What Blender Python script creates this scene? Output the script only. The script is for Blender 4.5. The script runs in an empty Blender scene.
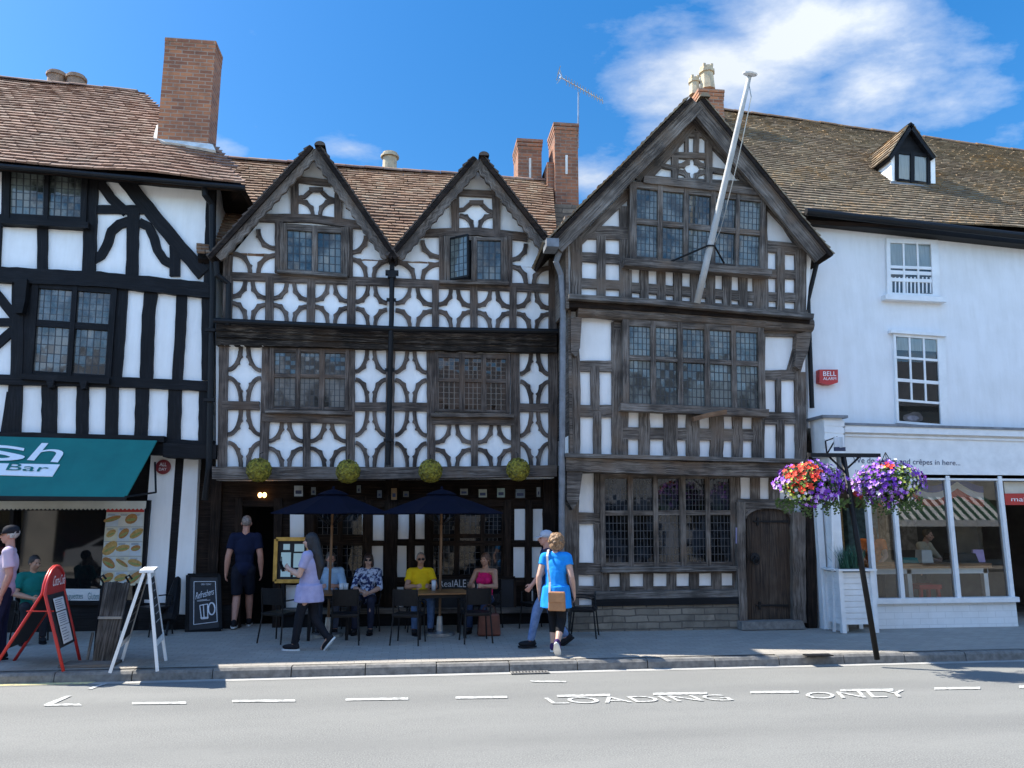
import bpy, bmesh, math, random
from mathutils import Vector, Matrix, noise
random.seed(7)
R = random.Random(11)
sc = bpy.context.scene
col = sc.collection
V = Vector

# ------------------------------------------------------------------ survey camera (also the scene camera)
F, HC, TH, YW = 769.0, 1.9, math.radians(10), math.radians(-7)
def ray(x, y):
    cx = (x-512)/F; cz = -(y-384)/F
    f = math.cos(TH)-cz*math.sin(TH); u = math.sin(TH)+cz*math.cos(TH)
    return V((cx*math.cos(YW)-f*math.sin(YW), cx*math.sin(YW)+f*math.cos(YW), u))
def P(x, y, Y):
    d = ray(x, y); return V((0, 0, HC)) + d*(Y/d.y)
def G(x, y, z=0.0):
    d = ray(x, y); return V((0, 0, HC)) + d*((z-HC)/d.z)
def RP(x, y, p0, nrm):
    d = ray(x, y); o = V((0, 0, HC)); return o + d*((p0-o).dot(nrm)/d.dot(nrm))
def lerp(a, b, t): return a+(b-a)*t
def pl(pts):
    """piecewise linear function through points"""
    def f(x):
        if x <= pts[0][0]: return pts[0][1]
        for (a, b), (c, d) in zip(pts, pts[1:]):
            if x <= c: return b+(d-b)*(x-a)/(c-a)
        return pts[-1][1]
    return f

# ------------------------------------------------------------------ materials
def newmat(name):
    m = bpy.data.materials.new(name); m.use_nodes = True
    nt = m.node_tree; nt.nodes.clear()
    out = nt.nodes.new('ShaderNodeOutputMaterial'); b = nt.nodes.new('ShaderNodeBsdfPrincipled')
    nt.links.new(b.outputs[0], out.inputs[0])
    return m, nt, b, out
def rgba(c): return (c[0], c[1], c[2], 1)
def coords(nt, kind, scale=(1, 1, 1)):
    t = nt.nodes.new('ShaderNodeTexCoord'); m = nt.nodes.new('ShaderNodeMapping')
    m.inputs['Scale'].default_value = scale
    nt.links.new(t.outputs[kind], m.inputs[0]); return m.outputs[0]
def ramp(nt, fac, stops):
    r = nt.nodes.new('ShaderNodeValToRGB'); e = r.color_ramp.elements
    while len(e) < len(stops): e.new(.5)
    for el, (p, c) in zip(e, stops): el.position = p; el.color = rgba(c) if len(c) == 3 else c
    nt.links.new(fac, r.inputs[0]); return r.outputs[0]
def mixc(nt, fac, a, b, mode='MIX'):
    m = nt.nodes.new('ShaderNodeMix'); m.data_type = 'RGBA'; m.blend_type = mode
    for i, s in ((0, fac), (6, a), (7, b)):
        if isinstance(s, (int, float)): m.inputs[i].default_value = s
        elif isinstance(s, tuple): m.inputs[i].default_value = rgba(s)
        else: nt.links.new(s, m.inputs[i])
    return m.outputs[2]
def mth(nt, op, a, b=None, c=None):
    m = nt.nodes.new('ShaderNodeMath'); m.operation = op
    for i, s in enumerate((a, b, c)):
        if s is None: continue
        if isinstance(s, (int, float)): m.inputs[i].default_value = s
        else: nt.links.new(s, m.inputs[i])
    return m.outputs[0]
def noisef(nt, vec, scale, detail=4, rough=.6, dist=0):
    n = nt.nodes.new('ShaderNodeTexNoise'); n.inputs['Scale'].default_value = scale
    n.inputs['Detail'].default_value = detail; n.inputs['Roughness'].default_value = rough
    n.inputs['Distortion'].default_value = dist
    nt.links.new(vec, n.inputs['Vector']); return n.outputs[0]
def bump(nt, b, h, strength=.3, dist=.01):
    n = nt.nodes.new('ShaderNodeBump'); n.inputs['Strength'].default_value = strength; n.inputs['Distance'].default_value = dist
    nt.links.new(h, n.inputs['Height']); nt.links.new(n.outputs[0], b.inputs['Normal'])
def pm(name, c1, c2=None, scale=8, rough=.7, bmp=.2, metal=0, kind='Object', stretch=(1, 1, 1), lo=.35, hi=.65, detail=5, spec=.5, bdist=.01):
    m, nt, b, _ = newmat(name)
    b.inputs['Roughness'].default_value = rough; b.inputs['Metallic'].default_value = metal
    b.inputs['Specular IOR Level'].default_value = spec
    if c2 is None: c2 = tuple(v*.82 for v in c1)
    vec = coords(nt, kind, stretch); f = noisef(nt, vec, scale, detail)
    nt.links.new(ramp(nt, f, [(lo, c2), (hi, c1)]), b.inputs['Base Color'])
    if bmp: bump(nt, b, f, bmp, bdist)
    return m
def timber(name, dark, mid, light, rough=.85, bmp=.7, spec=.3, vert=False):
    m, nt, b, _ = newmat(name)
    uv = coords(nt, 'UV', (26, 1.2, 1) if vert else (1.2, 26, 1)); ob = coords(nt, 'Object')
    g = noisef(nt, uv, 1.6, 6, .7, .4); big = noisef(nt, ob, 1.7, 3)
    fine = noisef(nt, coords(nt, 'UV', (90, 3, 1) if vert else (3, 90, 1)), 1.0, 3, .6)
    s = mth(nt, 'ADD', mth(nt, 'MULTIPLY', g, .6), mth(nt, 'ADD', mth(nt, 'MULTIPLY', big, .3), mth(nt, 'MULTIPLY', fine, .12)))
    cc = ramp(nt, s, [(.37, tuple(v*.7 for v in dark)), (.45, dark), (.53, mid), (.65, light)])
    # whole lengths of timber differ: some browner, some nearly black
    va = noisef(nt, coords(nt, 'Object', (1.1, 1, 1.1)), 1.9, 2, .5)
    cc = mixc(nt, ramp(nt, va, [(.52, (0, 0, 0)), (.66, (.55, .55, .55))]), cc, (mid[0]*1.02, mid[1]*.85, mid[2]*.70))
    cc = mixc(nt, ramp(nt, va, [(.34, (.6, .6, .6)), (.46, (0, 0, 0))]), cc, tuple(v*.8 for v in dark))
    nt.links.new(cc, b.inputs['Base Color'])
    b.inputs['Roughness'].default_value = rough; b.inputs['Specular IOR Level'].default_value = spec
    bump(nt, b, mth(nt, 'ADD', g, mth(nt, 'MULTIPLY', fine, .5)), bmp, .012)
    return m
def plaster(name, c, stain, amount=.35):
    m, nt, b, _ = newmat(name)
    ob = coords(nt, 'Object'); st = coords(nt, 'Object', (3, 3, .5))
    a = noisef(nt, ob, 1.3, 5); s = noisef(nt, st, 2.2, 5, .65)
    f = mth(nt, 'MULTIPLY', ramp(nt, mth(nt, 'ADD', mth(nt, 'MULTIPLY', a, .5), mth(nt, 'MULTIPLY', s, .5)), [(.42, (0, 0, 0)), (.7, (1, 1, 1))]), amount)
    nt.links.new(mixc(nt, f, c, stain), b.inputs['Base Color'])
    b.inputs['Roughness'].default_value = .9; b.inputs['Specular IOR Level'].default_value = .2
    bump(nt, b, noisef(nt, ob, 22, 5), .25, .006)
    return m
def brick(name, c1, c2, mortar, rough=.9, bw=.225, bh=.075, ms=.012, bmp=.6, dirt=(.05, .04, .035), dirtf=.5, warp=0):
    m, nt, b, _ = newmat(name)
    uv = coords(nt, 'UV')
    if warp:
        wn_ = nt.nodes.new('ShaderNodeTexNoise'); wn_.inputs['Scale'].default_value = 2.6; nt.links.new(uv, wn_.inputs['Vector'])
        a_ = nt.nodes.new('ShaderNodeVectorMath'); a_.operation = 'MULTIPLY_ADD'; nt.links.new(wn_.outputs['Color'], a_.inputs[0]); a_.inputs[1].default_value = (warp*3, warp, 0); nt.links.new(uv, a_.inputs[2]); uv = a_.outputs[0]
    t = nt.nodes.new('ShaderNodeTexBrick'); nt.links.new(uv, t.inputs['Vector'])
    t.inputs['Scale'].default_value = 1; t.inputs['Brick Width'].default_value = bw; t.inputs['Row Height'].default_value = bh
    t.inputs['Mortar Size'].default_value = ms; t.inputs['Mortar Smooth'].default_value = .3
    t.inputs['Color1'].default_value = rgba(c1); t.inputs['Color2'].default_value = rgba(c2); t.inputs['Mortar'].default_value = rgba(mortar)
    t.inputs['Bias'].default_value = 0
    f = noisef(nt, coords(nt, 'Object'), 3.2, 6, .7)
    c = mixc(nt, mth(nt, 'MULTIPLY', ramp(nt, f, [(.45, (0, 0, 0)), (.7, (1, 1, 1))]), dirtf), t.outputs['Color'], dirt)
    nt.links.new(c, b.inputs['Base Color']); b.inputs['Roughness'].default_value = rough
    bump(nt, b, mth(nt, 'ADD', mth(nt, 'MULTIPLY', t.outputs['Fac'], -1), mth(nt, 'MULTIPLY', f, .5)), bmp, .01)
    return m
def tilemat(name, cols, lichen=None, lf=.0, lscale=1.4):
    m, nt, b, _ = newmat(name)
    g = nt.nodes.new('ShaderNodeNewGeometry'); ob = coords(nt, 'Object')
    c = ramp(nt, g.outputs['Random Per Island'], [(i/(len(cols)-1), k) for i, k in enumerate(cols)])
    f = noisef(nt, ob, 9, 5); c = mixc(nt, mth(nt, 'MULTIPLY', f, .55), c, (.05, .042, .036))
    big = noisef(nt, ob, .9, 4); c = mixc(nt, ramp(nt, big, [(.4, (0, 0, 0)), (.75, (.5, .5, .5))]), c, (.09, .068, .055))
    if lichen:
        l = noisef(nt, ob, lscale, 6, .75)
        sp = noisef(nt, ob, 14, 4, .7)
        lm = mth(nt, 'MULTIPLY', ramp(nt, l, [(.5, (0, 0, 0)), (.66, (1, 1, 1))]), ramp(nt, sp, [(.45, (0, 0, 0)), (.6, (1, 1, 1))]))
        c = mixc(nt, mth(nt, 'MULTIPLY', lm, lf), c, lichen)
    nt.links.new(c, b.inputs['Base Color']); b.inputs['Roughness'].default_value = .85; b.inputs['Specular IOR Level'].default_value = .3
    bump(nt, b, f, .4, .008)
    return m
def leaded(name, tint=(.02, .024, .028), tilt=.05, lead=(.06, .06, .062), line=.07, ior=1.65, vary=.6, warm=None):
    """quarry glass: lead came grid from the pane UVs, every quarry tilted and tinted a little differently"""
    m, nt, b, _ = newmat(name)
    uv = nt.nodes.new('ShaderNodeUVMap'); sep = nt.nodes.new('ShaderNodeSeparateXYZ'); nt.links.new(uv.outputs[0], sep.inputs[0])
    fl = nt.nodes.new('ShaderNodeVectorMath'); fl.operation = 'FLOOR'; nt.links.new(uv.outputs[0], fl.inputs[0])
    wn = nt.nodes.new('ShaderNodeTexWhiteNoise'); wn.noise_dimensions = '3D'; nt.links.new(fl.outputs[0], wn.inputs['Vector'])
    def edge(s, w_):
        f = mth(nt, 'FRACT', s); d = mth(nt, 'ABSOLUTE', mth(nt, 'SUBTRACT', f, .5)); return mth(nt, 'GREATER_THAN', d, .5-w_)
    ln = mth(nt, 'MAXIMUM', edge(sep.outputs[0], line*1.25), edge(sep.outputs[1], line*.65))
    tc = mixc(nt, mth(nt, 'MULTIPLY', wn.outputs['Value'], vary), tint, warm or tuple(v*4+.02 for v in tint))
    rm_ = noisef(nt, coords(nt, 'Object', (1.5, 1, 1.1)), 1.6, 4, .6)
    tc = mixc(nt, ramp(nt, rm_, [(.42, (0, 0, 0)), (.56, (1, 1, 1))]), tuple(v*.22 for v in tint), tc)  # broad dark patches put reflected rooftops into the pane colour
    nt.links.new(mixc(nt, ln, tc, lead), b.inputs['Base Color'])
    nt.links.new(mth(nt, 'MULTIPLY_ADD', ln, .45, .03), b.inputs['Roughness'])
    b.inputs['IOR'].default_value = ior
    g = nt.nodes.new('ShaderNodeNewGeometry')
    s1 = nt.nodes.new('ShaderNodeVectorMath'); s1.operation = 'SUBTRACT'; nt.links.new(wn.outputs['Color'], s1.inputs[0]); s1.inputs[1].default_value = (.5, .5, .5)
    wob = nt.nodes.new('ShaderNodeTexNoise'); wob.inputs['Scale'].default_value = 5; nt.links.new(coords(nt, 'Object'), wob.inputs['Vector'])
    s3 = nt.nodes.new('ShaderNodeVectorMath'); s3.operation = 'SUBTRACT'; nt.links.new(wob.outputs['Color'], s3.inputs[0]); s3.inputs[1].default_value = (.5, .5, .5)
    a0 = nt.nodes.new('ShaderNodeVectorMath'); a0.operation = 'ADD'; nt.links.new(s1.outputs[0], a0.inputs[0]); nt.links.new(s3.outputs[0], a0.inputs[1])
    s2 = nt.nodes.new('ShaderNodeVectorMath'); s2.operation = 'SCALE'; nt.links.new(a0.outputs[0], s2.inputs[0]); s2.inputs['Scale'].default_value = tilt*2
    ad = nt.nodes.new('ShaderNodeVectorMath'); ad.operation = 'ADD'; nt.links.new(g.outputs['Normal'], ad.inputs[0]); nt.links.new(s2.outputs[0], ad.inputs[1])
    nm = nt.nodes.new('ShaderNodeVectorMath'); nm.operation = 'NORMALIZE'; nt.links.new(ad.outputs[0], nm.inputs[0])
    nt.links.new(nm.outputs[0], b.inputs['Normal'])
    return m
def clearglass(name, refl=1.5, tint=(.86, .9, .9)):
    m = bpy.data.materials.new(name); m.use_nodes = True; nt = m.node_tree; nt.nodes.clear()
    out = nt.nodes.new('ShaderNodeOutputMaterial'); mx = nt.nodes.new('ShaderNodeMixShader')
    t = nt.nodes.new('ShaderNodeBsdfTransparent'); t.inputs[0].default_value = rgba(tint)
    g = nt.nodes.new('ShaderNodeBsdfGlossy'); g.inputs['Roughness'].default_value = .01
    fr = nt.nodes.new('ShaderNodeFresnel'); fr.inputs[0].default_value = 1.5
    nt.links.new(mth(nt, 'MINIMUM', mth(nt, 'MULTIPLY', fr.outputs[0], refl), 1.0), mx.inputs[0])
    nt.links.new(t.outputs[0], mx.inputs[1]); nt.links.new(g.outputs[0], mx.inputs[2]); nt.links.new(mx.outputs[0], out.inputs[0])
    return m
def glow(name, c, s):
    m, nt, b, _ = newmat(name); b.inputs['Base Color'].default_value = rgba(c)
    b.inputs['Emission Color'].default_value = rgba(c); b.inputs['Emission Strength'].default_value = s
    return m
M = {}
M['white'] = plaster('white_render', (.90, .90, .885), (.62, .60, .555), .45)
M['white_old'] = plaster('white_limewash', (.88, .87, .85), (.56, .53, .48), .4)
M['white_wall'] = plaster('smooth_white_wall', (.79, .79, .79), (.56, .55, .52), .5)
M['cream'] = pm('cream_paint', (.62, .58, .48), (.52, .48, .39), 3, .6)
M['timber'] = timber('weathered_oak', (.055, .043, .035), (.155, .127, .105), (.29, .25, .215))
M['timber_mid'] = timber('brown_oak', (.045, .034, .028), (.125, .096, .078), (.23, .185, .155))
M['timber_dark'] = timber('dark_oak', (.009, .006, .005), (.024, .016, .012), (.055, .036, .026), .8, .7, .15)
M['timber_pale'] = timber('bleached_oak', (.06, .052, .046), (.16, .142, .125), (.30, .275, .25))
M['weathered'] = timber('cracked_jetty_oak', (.010, .008, .007), (.045, .035, .028), (.22, .18, .14), .9, .8, .2)
M['door_oak'] = timber('old_door_oak', (.016, .011, .009), (.055, .038, .027), (.11, .078, .056), .75, .7, .3, True)
M['plank'] = timber('grey_planks', (.04, .033, .027), (.12, .102, .086), (.22, .195, .168), .9, .7, .2, True)
M['black'] = timber('black_painted_oak', (.003, .003, .004), (.007, .007, .0085), (.018, .018, .021), .65, .35, .22)
M['blackmetal'] = pm('black_iron', (.009, .009, .010), (.005, .005, .006), 20, .55, .1, spec=.25)
M['brick'] = brick('red_brick', (.46, .18, .08), (.24, .09, .048), (.34, .23, .165), dirtf=.45, ms=.011)
M['brick_dark'] = brick('soot_brick', (.37, .145, .07), (.20, .085, .05), (.27, .19, .14), dirtf=.5, ms=.010)
M['brick_white'] = brick('painted_brick', (.80, .80, .79), (.76, .76, .75), (.66, .66, .65), .6, .3, .1, .006, .25, (.5, .49, .46), .25)
M['stone'] = brick('lias_stone', (.29, .24, .18), (.16, .135, .105), (.11, .092, .075), .9, .38, .105, .010, 1.0, (.08, .065, .05), .65, warp=.06)
M['lead'] = pm('lead_sheet', (.20, .21, .23), (.12, .125, .135), 6, .55, .2)
M['mortar'] = pm('white_flashing', (.72, .70, .66), (.5, .48, .44), 5, .8, .3)
M['tile_red'] = tilemat('red_clay_tile', [(.20, .10, .068), (.315, .165, .11), (.375, .21, .145), (.27, .145, .10), (.43, .28, .20)], (.38, .33, .26), .4)
M['tile_mix'] = tilemat('mixed_clay_tile', [(.22, .11, .065), (.345, .19, .11), (.43, .265, .165), (.30, .17, .105), (.48, .34, .225)], (.42, .37, .25), .4)
M['tile_brown'] = tilemat('mossy_brown_tile', [(.19, .138, .088), (.26, .195, .125), (.32, .25, .165), (.25, .18, .115), (.38, .305, .205)], (.52, .27, .07), .6, .8)
M['tile_dark'] = tilemat('dark_verge_tile', [(.05, .038, .032), (.11, .08, .062), (.08, .06, .05)])
M['pot'] = pm('buff_chimney_pot', (.55, .45, .30), (.38, .30, .2), 7, .8)
M['pot_brown'] = pm('brown_chimney_pot', (.34, .22, .15), (.2, .13, .09), 7, .8)
M['asphalt'] = pm('asphalt', (.2, .2, .195), (.155, .155, .15), 40, .9, .35, detail=8, lo=.3, hi=.7, spec=.3)
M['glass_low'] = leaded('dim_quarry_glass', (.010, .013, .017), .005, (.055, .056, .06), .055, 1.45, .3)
M['glass_up'] = leaded('sky_quarry_glass', (.12, .138, .128), .022, (.012, .013, .014), .085, 1.55, .45, warm=(.21, .22, .20))  # raised grey-green tint puts the street's reflection into the base colour
M['glass_pale'] = leaded('grey_quarry_glass', (.12, .12, .112), .02, (.014, .014, .015), .07, 1.6, .4, warm=(.22, .20, .175))
M['glass_warm'] = leaded('amber_quarry_glass', (.05, .028, .019), .015, (.17, .135, .105), .06, 1.5, .5, warm=(.10, .055, .035))
M['glass_dark'] = pm('dark_shop_glass', (.008, .009, .010), (.006, .007, .008), 3, .03, 0)
M['glass_dark'].node_tree.nodes['Principled BSDF'].inputs['IOR'].default_value = 1.7
M['clear'] = clearglass('shop_window_glass', 2.4)
M['sash_glass'] = clearglass('sash_glass', 1.6)
M['wpaint'] = pm('white_gloss_paint', (.80, .80, .79), (.70, .70, .69), 5, .4, .05)
M['net'] = pm('net_curtain', (.62, .62, .58), (.45, .45, .42), 3, .9, .3, stretch=(14, 14, .6))
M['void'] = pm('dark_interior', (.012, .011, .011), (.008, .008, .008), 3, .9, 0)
M['room'] = pm('dim_room_wall', (.20, .185, .17), (.12, .11, .10), 2, .9, 0)
M['teal'] = pm('teal_awning_canvas', (.004, .165, .145), (.003, .135, .122), 2.2, .85, .2)
M['red'] = pm('red_paint', (.50, .025, .02), (.42, .02, .016), 6, .4, .05)
M['darkred'] = pm('dark_red_enamel', (.22, .02, .025), (.17, .015, .02), 6, .4, .05)
M['navy'] = pm('navy_canvas', (.003, .004, .015), (.002, .003, .011), 4, .9, .2, spec=.15)
M['wood'] = timber('pine_table_top', (.16, .07, .025), (.30, .14, .05), (.42, .22, .09), .5, .3)
M['pole'] = timber('hardwood_pole', (.10, .05, .022), (.2, .105, .05), (.30, .17, .09), .5, .2)
M['chalk'] = pm('chalk_white', (.75, .76, .78), (.55, .56, .6), 30, .9, 0)
M['board'] = pm('blackboard', (.014, .015, .018), (.02, .021, .025), 4, .7, .05)
M['gold'] = pm('gilt_frame', (.62, .42, .12), (.45, .28, .07), 10, .35, .1, .6)
M['white_txt'] = pm('white_lettering', (.82, .82, .82), (.8, .8, .8), 3, .6, 0)
M['navy_txt'] = pm('navy_lettering', (.03, .04, .09), (.03, .04, .09), 3, .6, 0)
M['teal_txt'] = pm('grey_green_lettering', (.08, .2, .22), (.08, .18, .2), 3, .6, 0)
M['paper'] = pm('white_paper', (.72, .72, .71), (.68, .68, .68), 4, .8, .05)
M['roadpaint'] = pm('worn_road_paint', (.54, .54, .515), (.24, .24, .228), 17, .8, .1, lo=.38, hi=.58)
M['yellowpaint'] = pm('worn_yellow_paint', (.66, .56, .26), (.42, .38, .24), 22, .8, .1, lo=.38, hi=.5)
M['galv'] = pm('galvanised_steel', (.42, .43, .44), (.3, .31, .32), 10, .35, .05, .8)
M['kerb'] = pm('kerb_concrete', (.22, .208, .19), (.13, .123, .112), 14, .9, .4)
M['pave'] = brick('paving_blocks', (.345, .315, .27), (.295, .268, .23), (.225, .205, .178), .9, .21, .105, .006, .3, (.24, .22, .2), .5)

# ------------------------------------------------------------------ mesh builder
class MB:
    def __init__(s): s.v = []; s.f = []; s.uv = []; s.mi = []
    def face(s, pts, uv=None, mi=0):
        b = len(s.v); s.v += [V(p) for p in pts]; s.f.append(list(range(b, b+len(pts)))); s.uv.append(uv); s.mi.append(mi)
    def poly(s, vs, fs, uvs=None, mi=0):
        b = len(s.v); s.v += [V(p) for p in vs]
        for k, f in enumerate(fs):
            s.f.append([b+i for i in f]); s.uv.append(uvs[k] if uvs else None); s.mi.append(mi)
    def prism(s, pts, d, mi=0):
        d = V(d); n = len(pts); pts = [V(p) for p in pts]
        vs = pts+[p+d for p in pts]
        fs = [list(range(n)), list(range(2*n-1, n-1, -1))]+[[i, i+n, (i+1) % n+n, (i+1) % n] for i in range(n)]
        s.poly(vs, fs, None, mi)
    def box(s, c, sz, rot=None, mi=0, taper=1.0):
        c = V(c); hx, hy, hz = sz[0]/2, sz[1]/2, sz[2]/2
        vs = []
        for z in (-hz, hz):
            t = taper if z > 0 else 1
            for x, y in ((-hx, -hy), (hx, -hy), (hx, hy), (-hx, hy)):
                p = V((x*t, y*t, z)); vs.append(c+(rot @ p if rot else p))
        s.poly(vs, [[3, 2, 1, 0], [4, 5, 6, 7], [0, 1, 5, 4], [1, 2, 6, 5], [2, 3, 7, 6], [3, 0, 4, 7]], None, mi)
    def bar(s, a, b, w, d, up=(0, 0, 1), mi=0):
        """rectangular bar from a to b, w across (perp. to up), d along up"""
        a, b = V(a), V(b); t = (b-a).normalized(); u = V(up); u = (u-t*u.dot(t)); u = u.normalized() if u.length > 1e-4 else t.orthogonal().normalized()
        r = t.cross(u)
        vs = [p+r*x+u*y for p in (a, b) for x, y in ((-w/2, -d/2), (w/2, -d/2), (w/2, d/2), (-w/2, d/2))]
        L = (b-a).length; q = R.random()*9
        uvL = [(q, 0), (q+L, 0), (q+L, w), (q, w)]
        s.poly(vs, [[3, 2, 1, 0], [4, 5, 6, 7], [0, 1, 5, 4], [1, 2, 6, 5], [2, 3, 7, 6], [3, 0, 4, 7]],
               [None, None, [(q, 0), (q, w), (q+L, w), (q+L, 0)]]*1+[[(q, 0), (q, d), (q+L, d), (q+L, 0)]]*3, mi)
    def tube(s, pts, r, n=8, mi=0, cap=True):
        pts = [V(p) for p in pts]; rs = r if isinstance(r, (list, tuple)) else [r]*len(pts)
        rings = []; prev = None
        for i, p in enumerate(pts):
            t = (pts[min(i+1, len(pts)-1)]-pts[max(i-1, 0)]).normalized()
            a = (prev-t*prev.dot(t)) if prev else t.orthogonal()
            if a.length < 1e-5: a = t.orthogonal()
            a.normalize(); prev = a; b = t.cross(a)
            rings.append([p+(a*math.cos(k*math.tau/n)+b*math.sin(k*math.tau/n))*rs[i] for k in range(n)])
        vs = [q for g in rings for q in g]; fs = []; us = []; L = 0
        for i in range(len(pts)-1):
            l2 = L+(pts[i+1]-pts[i]).length
            for k in range(n):
                fs.append([i*n+k, i*n+(k+1) % n, (i+1)*n+(k+1) % n, (i+1)*n+k])
                w = rs[i]*.8; us.append([(L, k*w), (L, (k+1)*w), (l2, (k+1)*w), (l2, k*w)])
            L = l2
        if cap: fs += [list(range(n-1, -1, -1)), list(range((len(pts)-1)*n, len(pts)*n))]; us += [None, None]
        s.poly(vs, fs, us, mi)
    def lathe(s, prof, c, n=16, mi=0, axis=None, sx=1, sy=1):
        c = V(c); vs = []
        rot = V((0, 0, 1)).rotation_difference(V(axis)).to_matrix() if axis else None
        for r_, z in prof:
            for k in range(n):
                p = V((r_*sx*math.cos(k*math.tau/n), r_*sy*math.sin(k*math.tau/n), z)); vs.append(c+(rot @ p if rot else p))
        fs = [[i*n+k, i*n+(k+1) % n, (i+1)*n+(k+1) % n, (i+1)*n+k] for i in range(len(prof)-1) for k in range(n)]
        fs += [list(range(n-1, -1, -1)), list(range((len(prof)-1)*n, len(prof)*n))]
        s.poly(vs, fs, None, mi)
    def ell(s, c, r, rot=None, sub=2, mi=0):
        vs, fs = ICO[sub]; c = V(c)
        s.poly([c+((rot @ V((p.x*r[0], p.y*r[1], p.z*r[2]))) if rot else V((p.x*r[0], p.y*r[1], p.z*r[2]))) for p in vs], fs, None, mi)
    def cone(s, a, b, ra, rb, n=10, ca=True, cb=True):
        a, b = V(a), V(b); s.tube([a, b], [ra, rb], n)
        if ca: s.ell(a, (ra,)*3, None, 2)
        if cb: s.ell(b, (rb,)*3, None, 2)
    def build(s, name, mat, parent=None, smooth=False, recalc=True, off=None):
        o0 = V(off) if off is not None else (V(parent['_o']) if parent is not None and '_o' in parent else V((0, 0, 0)))
        me = bpy.data.meshes.new(name); me.from_pydata([tuple(p-o0) for p in s.v], [], s.f)
        for m in (mat if isinstance(mat, list) else [mat]): me.materials.append(m)
        uvl = me.uv_layers.new(name='UVMap')
        for poly, uv, mi in zip(me.polygons, s.uv, s.mi):
            poly.material_index = mi; poly.use_smooth = smooth
            if uv is None:
                n = poly.normal; ax = max(range(3), key=lambda i: abs(n[i]))
                for li in poly.loop_indices:
                    c = s.v[me.loops[li].vertex_index]
                    uvl.data[li].uv = (c.y, c.z) if ax == 0 else ((c.x, c.z) if ax == 1 else (c.x, c.y))
            else:
                for li, q in zip(poly.loop_indices, uv): uvl.data[li].uv = q
        if recalc:
            bm = bmesh.new(); bm.from_mesh(me); bmesh.ops.recalc_face_normals(bm, faces=bm.faces); bm.to_mesh(me); bm.free()
        o = bpy.data.objects.new(name, me); col.objects.link(o)
        if parent is not None: o.parent = parent
        if parent is not None and '_o' in parent: o['_o'] = parent['_o']
        return o
ICO = {}
for _k in (1, 2, 3):
    _b = bmesh.new(); bmesh.ops.create_icosphere(_b, subdivisions=_k, radius=1)
    ICO[_k] = ([v.co.copy() for v in _b.verts], [[v.index for v in f.verts] for f in _b.faces]); _b.free()

def tag(o, label, cat, group=None, kind=None):
    if label: o['label'] = label
    if cat: o['category'] = cat
    if group: o['group'] = group
    if kind: o['kind'] = kind
    return o
def thing(name, label, cat, loc=(0, 0, 0), rz=0, group=None, local=False):
    """Empty at the base; parts given in world coordinates are shifted (local=True: parts are already local)"""
    o = bpy.data.objects.new(name, None); col.objects.link(o); o.location = loc; o.rotation_euler = (0, 0, rz)
    o.empty_display_size = .2
    o['_o'] = (0, 0, 0) if local else tuple(loc)
    return tag(o, label, cat, group)
def copy_tree(o, parent=None):
    c = o.copy(); col.objects.link(c)
    if parent is not None: c.parent = parent
    for ch in list(o.children): copy_tree(ch, c)
    return c
def struct(o): o['kind'] = 'structure'; return o

# ---- facade drawing in survey pixels on a plane of constant depth
def beam(mb, Y, pts, w, d=.12, jit=.06, bumps=None, step=8):
    px = []
    for (a, b) in zip(pts, pts[1:]):
        L = math.hypot(b[0]-a[0], b[1]-a[1]); n = max(1, int(L/step))
        px += [(lerp(a[0], b[0], i/n), lerp(a[1], b[1], i/n)) for i in range(n)]
    px.append(pts[-1]); n = len(px)
    ws = [(lerp(w[0], w[1], i/max(1, n-1)) if isinstance(w, tuple) else w) for i in range(n)]
    yf = Y-R.random()*.007; Ls = []; Rs = []
    for i, (x, y) in enumerate(px):
        a = px[max(0, i-1)]; b = px[min(n-1, i+1)]; tx, ty = b[0]-a[0], b[1]-a[1]; l = math.hypot(tx, ty) or 1
        nx, ny = -ty/l, tx/l
        hl = ws[i]/2*(1+R.uniform(-jit, jit)); hr = ws[i]/2*(1+R.uniform(-jit, jit))
        if bumps:
            side, at, amt = bumps
            for t in at:
                if abs(i/(n-1)-t) < .5/(n-1)+1e-6:
                    if side > 0: hr += amt
                    else: hl += amt
        Ls.append(P(x-nx*hl, y-ny*hl, yf)); Rs.append(P(x+nx*hr, y+ny*hr, yf))
    dv = V((0, d, 0)); vs = Ls+Rs+[p+dv for p in Ls]+[p+dv for p in Rs]; fs = []; us = []
    u = R.random()*20; v0 = R.random()*5
    for i in range(n-1):
        l = ((Ls[i+1]+Rs[i+1])-(Ls[i]+Rs[i])).length/2; wd = (Ls[i]-Rs[i]).length
        fs += [[i, i+1, n+i+1, n+i], [i, 2*n+i, 2*n+i+1, i+1], [n+i+1, 3*n+i+1, 3*n+i, n+i]]
        us += [[(u, v0), (u+l, v0), (u+l, v0+wd), (u, v0+wd)], [(u, v0), (u, v0+d), (u+l, v0+d), (u+l, v0)], [(u+l, v0), (u+l, v0+d), (u, v0+d), (u, v0)]]
        u += l
    fs += [[0, n, 3*n, 2*n], [n-1, 3*n-1, 4*n-1, 2*n-1]]; us += [None, None]
    mb.poly(vs, fs, us)
def quad(mb, Y, pts, d=.1, mi=0):
    mb.prism([P(x, y, Y) for x, y in pts], (0, d, 0), mi)
def rect(mb, Y, x0, y0, x1, y1, d=.1, mi=0): quad(mb, Y, [(x0, y0), (x1, y0), (x1, y1), (x0, y1)], d, mi)
def bil(q, u, v):
    (x0, y0), (x1, y1), (x2, y2), (x3, y3) = q
    return (lerp(lerp(x0, x1, u), lerp(x3, x2, u), v), lerp(lerp(y0, y1, u), lerp(y3, y2, u), v))
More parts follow.
